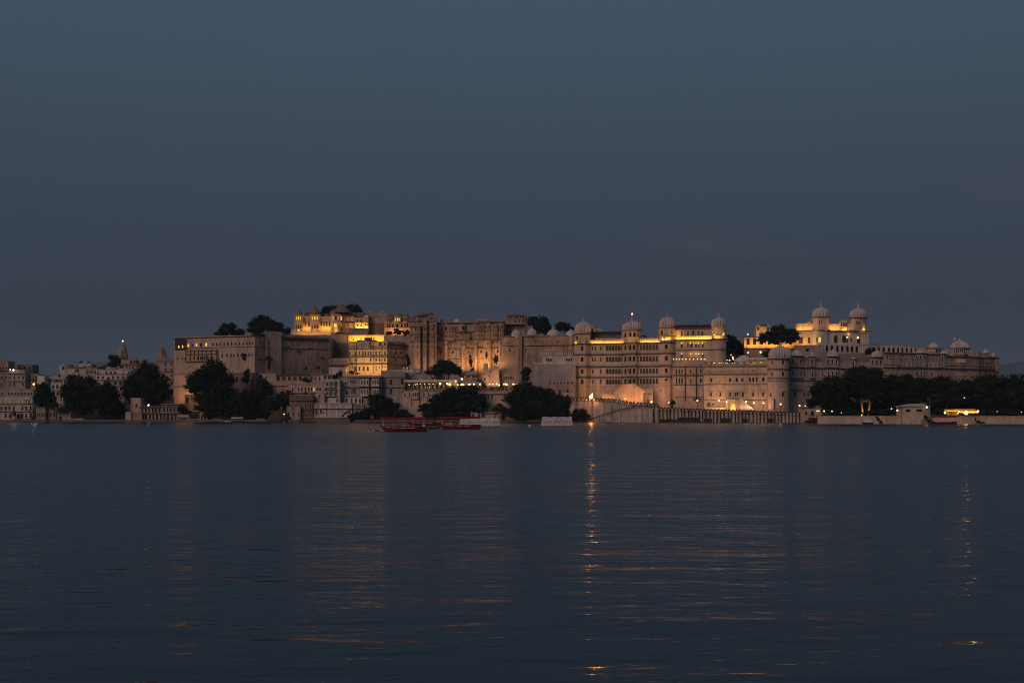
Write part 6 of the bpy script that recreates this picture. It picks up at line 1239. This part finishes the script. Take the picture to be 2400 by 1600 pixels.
    lamp(2172, 954, 465.5, 'lamp on the corner of the stone pavilion over the water', None, r=.36, watts=25)
    c = Bld('garden_restaurant', 'open garden restaurant with a yellow lit awning above the garden wall', 'restaurant', 2255, 476, 975)
    m = MB(); Y = 478; zt_, zb_ = c.z(957), c.z(967)
    m.v += [(X(2246, Y), Y, zb_), (X(2294, Y), Y, zb_), (X(2294, Y), Y + 4, zt_), (X(2246, Y), Y + 4, zt_)]; m.f.append((0, 1, 2, 3)); m.v += [(X(2214, Y), Y + 1, c.z(963.5)), (X(2246, Y), Y + 1, c.z(963.5)), (X(2246, Y), Y + 4, c.z(958)), (X(2216, Y), Y + 4, c.z(958))]; m.f.append((4, 5, 6, 7)); m.build('awning', 'awning', c.root)
    m = MB(); [m.tube((X(px, Y), Y + .2, 1.5), (X(px, Y), Y + .2, c.z(965)), .1) for px in (2216, 2231, 2247, 2270, 2293)]; m.build('pole', 'iron', c.root)
    c.wall([(2216, Y + 5), (2296, Y + 5)], 958, 980, 'wood', row(even(2222, 2240, 3), 969, 5, 7, 'ro'), depth=3, name='back_wall')
    point(2264, 965.5, Y - 1.6, 150, (1, .55, .06), c.root, .35); point(2227, 968, Y + 1, 22, (1, .55, .08), c.root, .2); strip(2248, 2292, Y + .6, 969.5, 420, (1, .52, .05), c.root, 10); strip(2218, 2244, Y + 1.6, 969, 130, (1, .52, .05), c.root, 10)
    for px, y, r, t in ((2264.5, 967, .7, 'very bright round lamp in the middle of the yellow awning'), (2215, 967, .42, 'lamp pair at the left end of the garden restaurant'), (2248, 964, .3, 'small lamp left of the very bright awning lamp'), (2245, 968.5, .24, 'tiny lamp low between the two awnings'), (2292, 963.5, .42, 'lamp at the right end of the yellow awning')): lamp(px, y, 475.6, t, 'garden restaurant lamps', r=r, mat='globe_hot' if r == .7 else 'globe')
    for px, y, r, t in ((1887, 950.5, .24, 'small lamp on the gatehouse roof under the tree edge'), (1900.5, 950, .32, 'lamp beside the tree edge above the gatehouse'), (1915, 963, .3, 'left lamp of a low pair at the gatehouse end of the garden'), (1919.5, 962.5, .34, 'right lamp of a low pair at the gatehouse end of the garden'), (1931.5, 963, .4, 'broad warm garden lamp beside the low pair'), (1950, 963.5, .28, 'single small garden lamp under the dark trees'), (1972, 967, .2, 'faint white garden lamp left of the lit trunks'), (2019.5, 972.5, .3, 'spot lamp at the foot of the lit tree trunks'), (2089.5, 957.5, .3, 'white garden lamp left of the stone pavilion'), (2103, 961.5, .36, 'left lamp of a pair just left of the stone pavilion'), (2107.5, 961.8, .34, 'right lamp of a pair just left of the stone pavilion'), (2260, 932, .26, 'lone small lamp high in the dark trees over the restaurant'), (2337, 964, .18, 'faint lamp right of the yellow awning'), (2394, 965.5, .22, 'faint lamp at the far right end of the garden')): lamp(px, y, 473.5 if px > 1925 else 527, t, 'garden lamps under the trees', r=r * .8)
waterfront()
# ------------------------------------------------------------------ trees and shrubs
def planting():
    T = tree
    T('round dark tree on the hill beside the dark temple spire', [(268, 846, 16, 16), (262, 858, 14, 9)], 866, 720, 1)
    T('low dark shrubs on the skyline left of the round hill tree', [(238, 863, 14, 4), (250, 861, 10, 5)], 868, 715, 2, name='shrub', cat='shrub', trunk=False)
    g = 'shore trees by the old town'
    T('small round shore tree with a leaning branch by the white hotel', [(101, 915, 19, 19), (112, 935, 24, 20), (92, 935, 14, 16), (122, 950, 14, 12)], 984, 598, 3, group=g)
    T('broad dark shore tree standing before the battlemented houses', [(180, 895, 28, 20), (205, 905, 32, 26), (165, 920, 24, 26), (200, 945, 48, 32), (235, 925, 26, 28), (255, 955, 26, 26)], 985, 601, 4, group=g)
    T('spreading tree filling the gap between broad tree and colonnade house', [(250, 915, 20, 22), (268, 935, 22, 30), (280, 962, 18, 20)], 985, 610, 5, group=g)
    T('tall dome shaped tree beside the corner of the plain palace block', [(345, 872, 30, 25), (335, 892, 46, 28), (375, 895, 28, 24), (310, 912, 28, 28), (345, 925, 52, 26), (392, 920, 14, 20)], 975, 618, 6, group=g)
    T('great dark tree before the plain palace block', [(500, 868, 34, 28), (520, 885, 34, 30), (470, 893, 34, 30), (450, 905, 20, 19), (500, 925, 56, 34), (492, 955, 40, 24), (540, 945, 22, 30)], 984, 604, 7, group=g)
    T('dark bushy tree right of the great tree', [(585, 930, 26, 22), (610, 920, 20, 20), (575, 955, 30, 24), (625, 950, 30, 24), (600, 970, 40, 16)], 986, 603, 8, group=g)
    T('rounded shore tree below the arched lodge', [(672, 932, 26, 22), (655, 945, 24, 20), (690, 945, 16, 16)], 985, 607, 9, group=g)
    T('small sapling against the foot of the palace block', [(578, 875, 9, 12), (576, 890, 10, 12)], 905, 618, 10, name='sapling')
    T('young tree below the plain palace block forecourt', [(616, 900, 16, 14), (622, 915, 20, 16)], 940, 616, 11)
    T('low bush spilling over the colonnade house end', [(425, 958, 10, 9), (437, 965, 12, 8)], 985, 602, 12, name='shrub', cat='shrub', trunk=False)
    T('wild bush growing out of the palace wall between small windows', [(570, 832, 7, 7), (571, 840, 4, 5)], 846, 633.3, 13, name='wall_shrub', cat='shrub', trunk=False, size=.3)
    T('hanging wall plant beneath the drainpipe of the palace block', [(629, 838, 8, 5), (634, 842, 9, 3), (631, 856, 4.5, 14)], 872, 635, 14, name='wall_shrub', cat='shrub', trunk=False, size=.3)
    for lab, bl in (('dark plant hanging high on the stained palace side wall', [(727, 817, 7, 3)]), ('broad dark plant low on the palace side wall near the annex', [(757, 839, 8, 4)]), ('round dark plant on the palace side wall above the forecourt', [(745, 861, 6, 7)]), ('thin plant on the palace side wall left of the round one', [(717, 864, 5, 5)]), ('plant sprouting from the palace side wall under its awning', [(700, 824, 8, 4)])):
        T(lab, bl, bl[0][1] + 4, 640 if bl[0][0] < 720 else 647, int(bl[0][0]), name='wall_shrub', cat='shrub', trunk=False, size=.28, mat='leaf_dry', dens=3, group='plants growing on the palace side wall')
    h = 'trees on the palace hill'
    T('dark tree on the palace roofline, left of the larger one', [(535, 772, 24, 16), (520, 782, 20, 12), (558, 780, 16, 12)], 795, 700, 15, group=h)
    T('larger dark tree on the palace roofline beside the orange hilltop palace', [(617, 757, 30, 19), (600, 768, 24, 16), (645, 768, 24, 16), (668, 776, 18, 10)], 795, 704, 16, group=h)
    T('dark tree behind the orange palace, left of the pointed roof', [(775, 728, 22, 14), (760, 735, 14, 10)], 750, 722, 17, group=h)
    T('dark tree behind the orange palace, right of the pointed roof', [(828, 724, 20, 13), (842, 730, 10, 10), (812, 730, 10, 9)], 750, 724, 18, group=h)
    T('garden palms before the kiosk pavilion, dimly lit from below', [(912, 781, 10, 6), (932, 777, 12, 8), (950, 780, 12, 8)], 797, 684, 19, mat='leaf_dry', name='palm_clump', dens=4)
    T('leafy garden tree in front of the central palace, over the restaurant', [(1043, 855, 24, 13), (1025, 868, 26, 14), (1060, 866, 24, 14), (1005, 872, 12, 7), (1075, 872, 10, 9)], 897, 617, 20, dens=4.2)
    T('creeper climbing the central palace wall at its lit foot', [(1103, 848, 5, 15), (1106, 870, 7, 12), (1102, 834, 3.5, 5)], 884, 650, 21, name='wall_shrub', cat='shrub', trunk=False, size=.3, mat='leaf_dry')
    T('creeper climbing the palace wall above the ruined cottage', [(1163, 842, 6, 16), (1140, 832, 3, 9)], 862, 646, 22, name='wall_shrub', cat='shrub', trunk=False, size=.3, mat='leaf_dry')
    T('tall dark tree behind the small domed wall, near the tower pavilion', [(1262, 757, 26, 18), (1245, 752, 14, 12), (1275, 770, 20, 18)], 800, 690, 23, group=h)
    T('lower dark tree between the second and last onion domes', [(1320, 766, 18, 12), (1310, 762, 10, 8), (1335, 772, 12, 8)], 795, 690, 24, group=h)
    T('slim round topped tree in front of the white crenellated wall', [(1233, 872, 13, 12), (1232, 886, 11, 9)], 925, 612, 25)
    l = 'dark trees along the central shore'
    T('bushy dark tree beside the grey mansion', [(878, 932, 20, 12), (895, 940, 26, 16), (880, 955, 22, 20), (915, 958, 28, 18)], 985, 602, 26, group=l)
    T('rising dark hedge tree left of the red boats', [(930, 970, 30, 16), (905, 972, 24, 14), (955, 976, 20, 10)], 988, 600, 27, group=l)
    T('low dark shrub spreading over the shore below the pink pavilion', [(840, 974, 22, 12), (858, 968, 18, 12), (825, 980, 14, 8)], 988, 599, 28, name='shrub', cat='shrub', trunk=False)
    T('large dark shore tree below the lamp lit restaurant', [(1030, 945, 34, 22), (1065, 925, 34, 20), (1100, 915, 24, 14), (1005, 960, 30, 18), (1085, 950, 42, 28), (1120, 945, 24, 26), (1050, 972, 60, 14)], 988, 600, 29, group=l)
    T('thin grey green tree between restaurant and railed terrace', [(1125, 897, 10, 10), (1133, 905, 8, 8)], 930, 612, 30, mat='leaf_dry', dens=3)
    T('brownish bare bush below the railed terrace', [(1172, 956, 18, 12), (1160, 965, 12, 10)], 985, 601, 31, mat='leaf_dry', dens=3.2)
    T('biggest dark shore tree right of the railed terrace', [(1235, 912, 36, 18), (1270, 922, 34, 18), (1215, 935, 34, 28), (1255, 950, 62, 36), (1305, 945, 36, 24), (1225, 968, 50, 18), (1310, 970, 34, 18)], 988, 598, 32, group=l)
    T('dark bush at the foot of the streaked retaining wall', [(1358, 968, 18, 14), (1372, 978, 14, 10), (1345, 978, 16, 10)], 988, 591, 33, name='shrub', cat='shrub', trunk=False)
    T('round clipped bush beside the corner tower of the arcaded palace', [(1576, 945, 8.5, 9)], 956, 612, 34, name='clipped_bush', cat='shrub')
    T('dark shrubs beside the white lamp pair at the side room', [(1533, 950, 10, 5), (1541, 953, 7, 4)], 958, 613, 35, name='shrub', cat='shrub', trunk=False)
    T('tree between the arcaded palace and the golden lit lodge', [(1718, 808, 20, 20), (1712, 795, 10, 14), (1732, 820, 14, 16), (1702, 826, 12, 10)], 850, 640, 36, group='trees on the palace terraces')
    T('wide spreading tree in front of the golden lit lodge', [(1828, 778, 28, 18), (1800, 788, 22, 14), (1855, 786, 24, 18), (1785, 797, 16, 8), (1828, 798, 44, 10)], 822, 648, 37, group='trees on the palace terraces', dens=3.6)
    T('small dark tree under the golden lodge ledge', [(1798, 828, 14, 10)], 845, 642, 38)
    T('small climbing bush on the white arcade', [(2035, 824, 10, 9), (2048, 820, 6, 6)], 838, 640, 39, name='shrub', cat='shrub', trunk=False)
    r = 'great dark garden trees at the right'
    T('dome shaped garden tree at the left edge of the right hand grove', [(1945, 905, 40, 26), (1925, 925, 34, 26), (1905, 945, 22, 12), (1965, 930, 50, 30)], 972, 492, 40, group=r)
    T('tallest garden tree with two trunks lit orange', [(2020, 878, 42, 22), (1995, 900, 40, 26), (2055, 890, 40, 26), (2025, 915, 60, 26)], 976, 490, 41, group=r, trunks=[(2023, -6), (2035, 8)])
    T('broad garden tree behind the stone pavilion', [(2110, 893, 40, 20), (2140, 905, 46, 26), (2095, 920, 44, 28), (2140, 935, 50, 18)], 975, 492, 42, group=r)
    T('broad garden tree above the yellow awning', [(2205, 900, 44, 20), (2235, 912, 46, 26), (2195, 925, 44, 24), (2240, 935, 40, 16)], 975, 493, 43, group=r)
    T('garden tree below the brown end of the palace', [(2290, 905, 42, 24), (2320, 900, 36, 26), (2295, 930, 50, 26), (2325, 945, 40, 20)], 975, 496, 44, group=r)
    T('garden tree at the far right edge of the grove', [(2380, 895, 34, 22), (2370, 925, 44, 30), (2420, 915, 44, 36), (2390, 955, 50, 18)], 976, 494, 45, group=r)
    T('dark understory bushes behind the lit tree trunks', [(1995, 955, 44, 20), (2055, 953, 50, 22), (1950, 958, 34, 18), (2108, 956, 40, 18), (2025, 962, 50, 14)], 976, 512, 61, name='shrub', cat='shrub', trunk=False)
    T('dark understory bushes behind the garden restaurant', [(2200, 955, 40, 18), (2250, 950, 50, 18), (2310, 955, 50, 20), (2375, 958, 50, 20)], 976, 508, 62, name='shrub', cat='shrub', trunk=False)
    T('low garden hedge bushes under the grove on the garden wall', [(1985, 966, 30, 8), (2070, 966, 40, 9), (2340, 966, 50, 9), (2200, 962, 16, 8), (1955, 968, 20, 6)], 976, 480, 46, name='hedge', cat='hedge', trunk=False)
    T('trailing weeds down the garden wall left of the pavilion', [(2058, 982, 5, 5), (2064, 988, 5, 4), (2055, 977, 4, 3)], 992, 470.4, 47, name='wall_weeds', cat='weeds', trunk=False, size=.22)
    T('trailing weeds at the foot of the garden wall at far right', [(2292, 988, 8, 4), (2303, 990, 9, 3), (2286, 982, 3, 5)], 993, 469, 48, name='wall_weeds', cat='weeds', trunk=False, size=.22)
    T('ragged creeper beside the landing under the stone pavilion', [(2170, 978, 8, 6), (2178, 986, 7, 6), (2186, 990, 6, 4)], 993, 463.8, 49, name='wall_weeds', cat='weeds', trunk=False, size=.22)
    T('hanging plant box dark tree left of the arched lodge', [(732, 890, 0.1, 0.1)], 893, 615, 50) if False else None
    T('dark potted tree on the lodge terrace', [(716, 890, 10, 5), (722, 893, 8, 4)], 897, 614, 51, name='shrub', cat='shrub', trunk=False)
    T('dark terrace tree between balcony house and grey mansion', [(797, 876, 9, 7), (788, 883, 8, 6)], 892, 613, 52, name='shrub', cat='shrub', trunk=False)
    T('dark rooftop shrubs behind the grey mansion parapet', [(825, 873, 9, 4), (838, 875, 6, 3)], 880, 618, 53, name='shrub', cat='shrub', trunk=False)
    T('pair of thin dark cypress trees beside the ochre house', [(958, 848, 5, 12), (955, 836, 3, 8)], 866, 640, 54, name='cypress', dens=6)
    for px, tx in ((2020, 2022), (2040, 2039)): spot(px, 972, 487.4, (X(tx, 490), 490, Z(955, 490)), 2600, (1, .40, .06)).name = 'trunk_uplight'
    # leaning dead trunk by the white hotel
    m = MB(); m.tube((X(72, 599), 599, Z(966, 599)), (X(54, 599), 598, Z(950, 599)), .28, .16); m.tube((X(76, 599), 599.5, Z(985, 599)), (X(72, 599), 599, Z(966, 599)), .4, .28); tag(m.build('leaning_trunk', 'bark'), 'bare leaning tree trunk in front of the white hotel', 'tree trunk')
planting()

# ------------------------------------------------------------------ boats and buoys
def hull_mesh(L, wd, h, name='hull', bow=1.0):
    m = MB(); n = 11; rows_ = []
    for i in range(n):
        t = i / (n - 1); x = -L / 2 + L * t
        k = min(1, (t / .42) ** .75) if t < .42 else 1 - .12 * ((t - .42) / .58) ** 2
        w = max(.03, wd / 2 * k); sh = h * (1 + .38 * (1 - t) ** 3 * bow + .05 * t); zk = -.25 + .25 * max(0, 1 - t / .16)
        e = L * .09 * max(0, 1 - t / .30) ** 1.3; rows_.append([(x - e * .5, -w, sh), (x + e * .5, -w * .86, h * .45), (x + e * 1.3, -w * .45, zk), (x + e * 1.3, w * .45, zk), (x + e * .5, w * .86, h * .45), (x - e * .5, w, sh), (x, w * .9, sh - .16), (x, -w * .9, sh - .16)])
    for r in rows_: m.v += r
    for i in range(n - 1):
        for j in range(8): a, b = i * 8 + j, i * 8 + (j + 1) % 8; m.f.append((a, a + 8, b + 8, b))
    m.f.append(tuple(range(7, -1, -1))); m.f.append(tuple((n - 1) * 8 + j for j in range(8)))
    return m
def local(m, name, mat, root, smooth=False):
    o = m.build_at(name, mat, (0, 0, 0), smooth); o.parent = root; return o
def tour_boat(label, px0, px1, yw, canopy=(0, 1), ch=2.0, tilt=0.0, yaw=0.0, red='canvas_red', stripe=True, Y=None, group='red canopied tour boats'):
    Y = Y or 3000 * CAMH / (yw - PYH); L = (px1 - px0) * Y / F
    r = empty('tour_boat', (X((px0 + px1) / 2, Y), Y, 0), label, 'boat', group); r.rotation_euler = (0, 0, R(yaw))
    wd = max(1.6, L * .22); h = L * .10
    local(hull_mesh(L, wd, h), 'hull', 'boat_red', r)
    m = MB(); m.box(L * .30, L * .5 + .05, -wd * .46, wd * .46, -.2, h * .98 + .1); local(m, 'stern', 'boat_dark', r)  # shade over the stern put into its darker colour
    if stripe:
        for a, b in ((-.40, -.30), (-.27, -.13), (-.09, .06), (.10, .25)):
            m = MB(); ya = lambda t: -wd / 2 * (min(1, (t + .5) / .42) ** .75) * .965 - .03
            za = lambda t: h * (.70 + .30 * (.5 - t) ** 3)
            m.v += [(L * a, ya(a), za(a)), (L * b, ya(b), za(b)), (L * b, ya(b) - .03, za(b) + .11), (L * a, ya(a) - .03, za(a) + .11)]; m.f.append((0, 1, 2, 3)); local(m, 'stripe', 'paint_white', r)
    c0, c1 = -L / 2 + L * canopy[0], -L / 2 + L * canopy[1]; n = 9; m = MB(); zc = h + ch
    for i in range(n):
        t = i / (n - 1); x = c0 + (c1 - c0) * t; z = zc + tilt * (t - .5) + .05 * math.sin(t * 9)
        m.v += [(x, -wd * .56, z - .30), (x, -wd * .54, z), (x, -wd * .2, z + .22), (x, wd * .2, z + .22), (x, wd * .54, z), (x, wd * .56, z - .30)]
    for i in range(n - 1):
        for j in range(5): a = i * 6 + j; m.f.append((a, a + 6, a + 7, a + 1))
    local(m, 'canopy', red, r)
    for i in range(5):
        t = .06 + .22 * i; x = c0 + (c1 - c0) * t
        if x > L * .45: continue
        for s in (-1, 1):
            m = MB(); m.tube((x, s * wd * .44, h * .8), (x, s * wd * .5, zc + tilt * (t - .5)), .035, seg=5); local(m, 'pole', 'paint_white', r)
    m = MB(); [m.box(L * q, L * q + .35, -wd * .36, wd * .36, h * .35, h * .92) for q in (-.2, -.08, .04, .16)]; local(m, 'bench', 'boat_dark', r)
    m = MB(); m.box(L * .40, L * .46, -.25, .25, h * .9, h * 1.45); local(m, 'outboard', 'paint_white', r)
    return r
def draped_boat(label, px0, px1, yt, yw, slope0, slope1, name='covered_boat'):
    Y = 3000 * CAMH / (yw - PYH); L = (px1 - px0) * Y / F; H = (yw - yt) * Y / F; wd = max(2.2, L * .3)
    r = empty(name, (X((px0 + px1) / 2, Y), Y, 0), label, 'boat', 'boats under white covers')
    local(hull_mesh(L * 1.0, wd * .9, H * .18, bow=.4), 'hull', 'paint_white', r)
    nx, prof = 44, [(-.52, .10), (-.505, .35), (-.49, .65), (-.46, .92), (-.40, 1.0), (0, 1.04), (.40, 1.0), (.47, .8), (.52, .12)]
    rd = random.Random(px0); m = MB()
    for i in range(nx):
        t = i / (nx - 1)
        for y, z in prof:
            k = (1 - z); x = -L / 2 + L * t + (slope0 * L * z * (1 - t) ** 3 if t < .5 else -slope1 * L * z * t ** 3)
            fold = .065 * math.sin(i * 1.9 + y + rd.uniform(-.4, .4)) + .06 * math.sin(i * .8 + z * 6) + rd.uniform(-.04, .04)
            m.v.append((x, y * wd + (fold * (1.2 if abs(y) > .4 else .3)), max(.12, z * H * (1 + .025 * math.sin(i * .5 + px0)) + fold * .6)))
    k = len(prof)
    for i in range(nx - 1):
        for j in range(k - 1): a = i * k + j; m.f.append((a, a + k, a + k + 1, a + 1))
    m.f.append(tuple(range(k))); m.f.append(tuple((nx - 1) * k + j for j in range(k - 1, -1, -1)))
    local(m, 'tarpaulin', 'tarp', r, False)
    for q in (.5,):                      # lashing rope looped along the cover
        m = MB(); pv = None
        for i in range(25):
            t = i / 24; p = (-L * .47 + L * .94 * t, -wd * (.515 - .03 * q) - .12, H * (q + .10 * abs(math.sin(t * 14 + q * 3))))
            if pv: m.tube(pv, p, .035, seg=4)
            pv = p
        local(m, 'rope', 'iron', r)
    return r
def boats():
    tour_boat('nearest red tour boat with a tilted red canopy and white hull dashes', 893, 1001, 1011, (-.01, .98), ch=1.75, tilt=.12)
    tour_boat('red tour boat in front of the draped white boat, bow to the left', 1030, 1126, 1005, (.0, 1.0), ch=1.75, tilt=.05)
    tour_boat('darker red tour boat moored behind, between the two nearest red boats', 955, 1033, 997, (.1, .95), ch=1.25, red='boat_dark')
    tour_boat('dark red canopied boat moored against the garden wall', 2186, 2241, 993.5, (.0, 1), ch=1.9, Y=455)
    tour_boat('small red boat moored left of the bathing steps', 712, 736, 989.5, (.05, .9), ch=1.2, Y=562, stripe=False)
    tour_boat('little roofed boat moored below the great dark tree', 543, 570, 988.6, (.0, 1), ch=1.4, red='paint_white', stripe=False, Y=583, group='small shore boats')
    draped_boat('long boat under a draped white cover behind the red boat', 1076, 1174, 980.5, 1000, .03, .05); draped_boat('boxy boat fully wrapped in a white cover, alone on open water', 1268, 1342, 977.5, 1000, .03, .03)
    # tent covered boat at the garden wall
    Y = 458; r = empty('tented_boat', (X(2033, Y), Y, 0), 'small dark boat with a pale tent cover before the lit tree trunks', 'boat', 'small shore boats')
    local(hull_mesh(3.9, 1.4, .55), 'hull', 'boat_dark', r); m = MB(); m.v += [(-1.7, -.9, .6), (1.7, -.9, .6), (1.0, 0, 1.55), (-1.0, 0, 1.55), (-1.7, .9, .6), (1.7, .9, .6)]; m.f += [(0,1,2,3), (1,5,2), (5,4,3,2), (4,0,3)]; local(m, 'tent', 'tarp', r)
    def dinghy(label, px0, px1, yw, mat='boat_dark', seated=False, Y=None):
        Y = Y or 3000 * CAMH / (yw - PYH); L = (px1 - px0) * Y / F
        r = empty('rowing_boat', (X((px0 + px1) / 2, Y), Y, 0), label, 'boat', 'small shore boats'); local(hull_mesh(L, L * .3, max(.4, L * .1)), 'hull', mat, r)
        m = MB(); [m.box(L * q, L * q + .25, -L * .12, L * .12, .25, .42) for q in (-.15, .1, .3)]; local(m, 'bench', 'wood', r)
        if seated: m = MB(); m.box(-L * .12, L * .22, -.5, .5, .3, L * .14 + .3); m.box(-L * .2, -L * .05, -.4, .4, .3, .8); local(m, 'cargo', 'roof', r)
        return r
    dinghy('small dark motor boat beside the fire reflection at the ramp', 1413, 1441, 996, 'steel', True); dinghy('low pale boat drifting before the white hotel', 34, 72, 990, 'ghat'); dinghy('dark dinghy astern of the nearest red tour boat', 1003, 1021, 1005.5, 'boat_dark', True); dinghy('tiny dark dinghy between the two red tour boats', 1021, 1032, 1004, 'boat_dark'); dinghy('pale flat boat moored below the dark bushy tree', 526, 541, 988.5, 'paint_white', Y=585)
    def buoy(label, px, yw, rad, mat='paint_white', floatm=None):
        Y = 3000 * CAMH / (yw - PYH); r = empty('buoy', (X(px, Y), Y, 0), label, 'buoy', 'mooring buoys'); m = MB(); m.lathe(0, 0, [(rad * .5, -.1), (rad, rad * .35), (rad * .9, rad * .8), (rad * .3, rad * 1.1), (.02, rad * 1.15)], 12); local(m, 'float', mat, r, True)
        m = MB(); m.tube((0, 0, rad), (0, 0, rad * 1.6), .04); local(m, 'ring', 'iron', r)
        if floatm: m = MB(); m.box(rad * .6, rad * 4.2, -.3, .3, -.05, rad * .75); local(m, 'raft', floatm, r)
    buoy('pinkish buoy with a dark raft left of the red boats', 876, 1009.5, .30, 'paint_white', 'iron'); buoy('white buoy below the railed terrace', 1242, 1000, .52); buoy('small white buoy near the fire reflection', 1459, 995, .32)
boats()
# ------------------------------------------------------------------ evening haze over the lake and the far hills
def haze():
    m = bpy.data.materials.new('evening_haze'); m.use_nodes = True; t = m.node_tree; t.nodes.clear()
    o = t.nodes.new('ShaderNodeOutputMaterial'); v = t.nodes.new('ShaderNodeVolumePrincipled'); v.inputs['Color'].default_value = (.66, .84, 1.0, 1); v.inputs['Density'].default_value = .00006; v.inputs['Anisotropy'].default_value = .0
    t.links.new(v.outputs[0], o.inputs['Volume'])
    q = MB(); q.box(-12500, 12500, -80, 10200, -3.5, 480); tag(q.build('haze', m), kind='stuff')
haze()
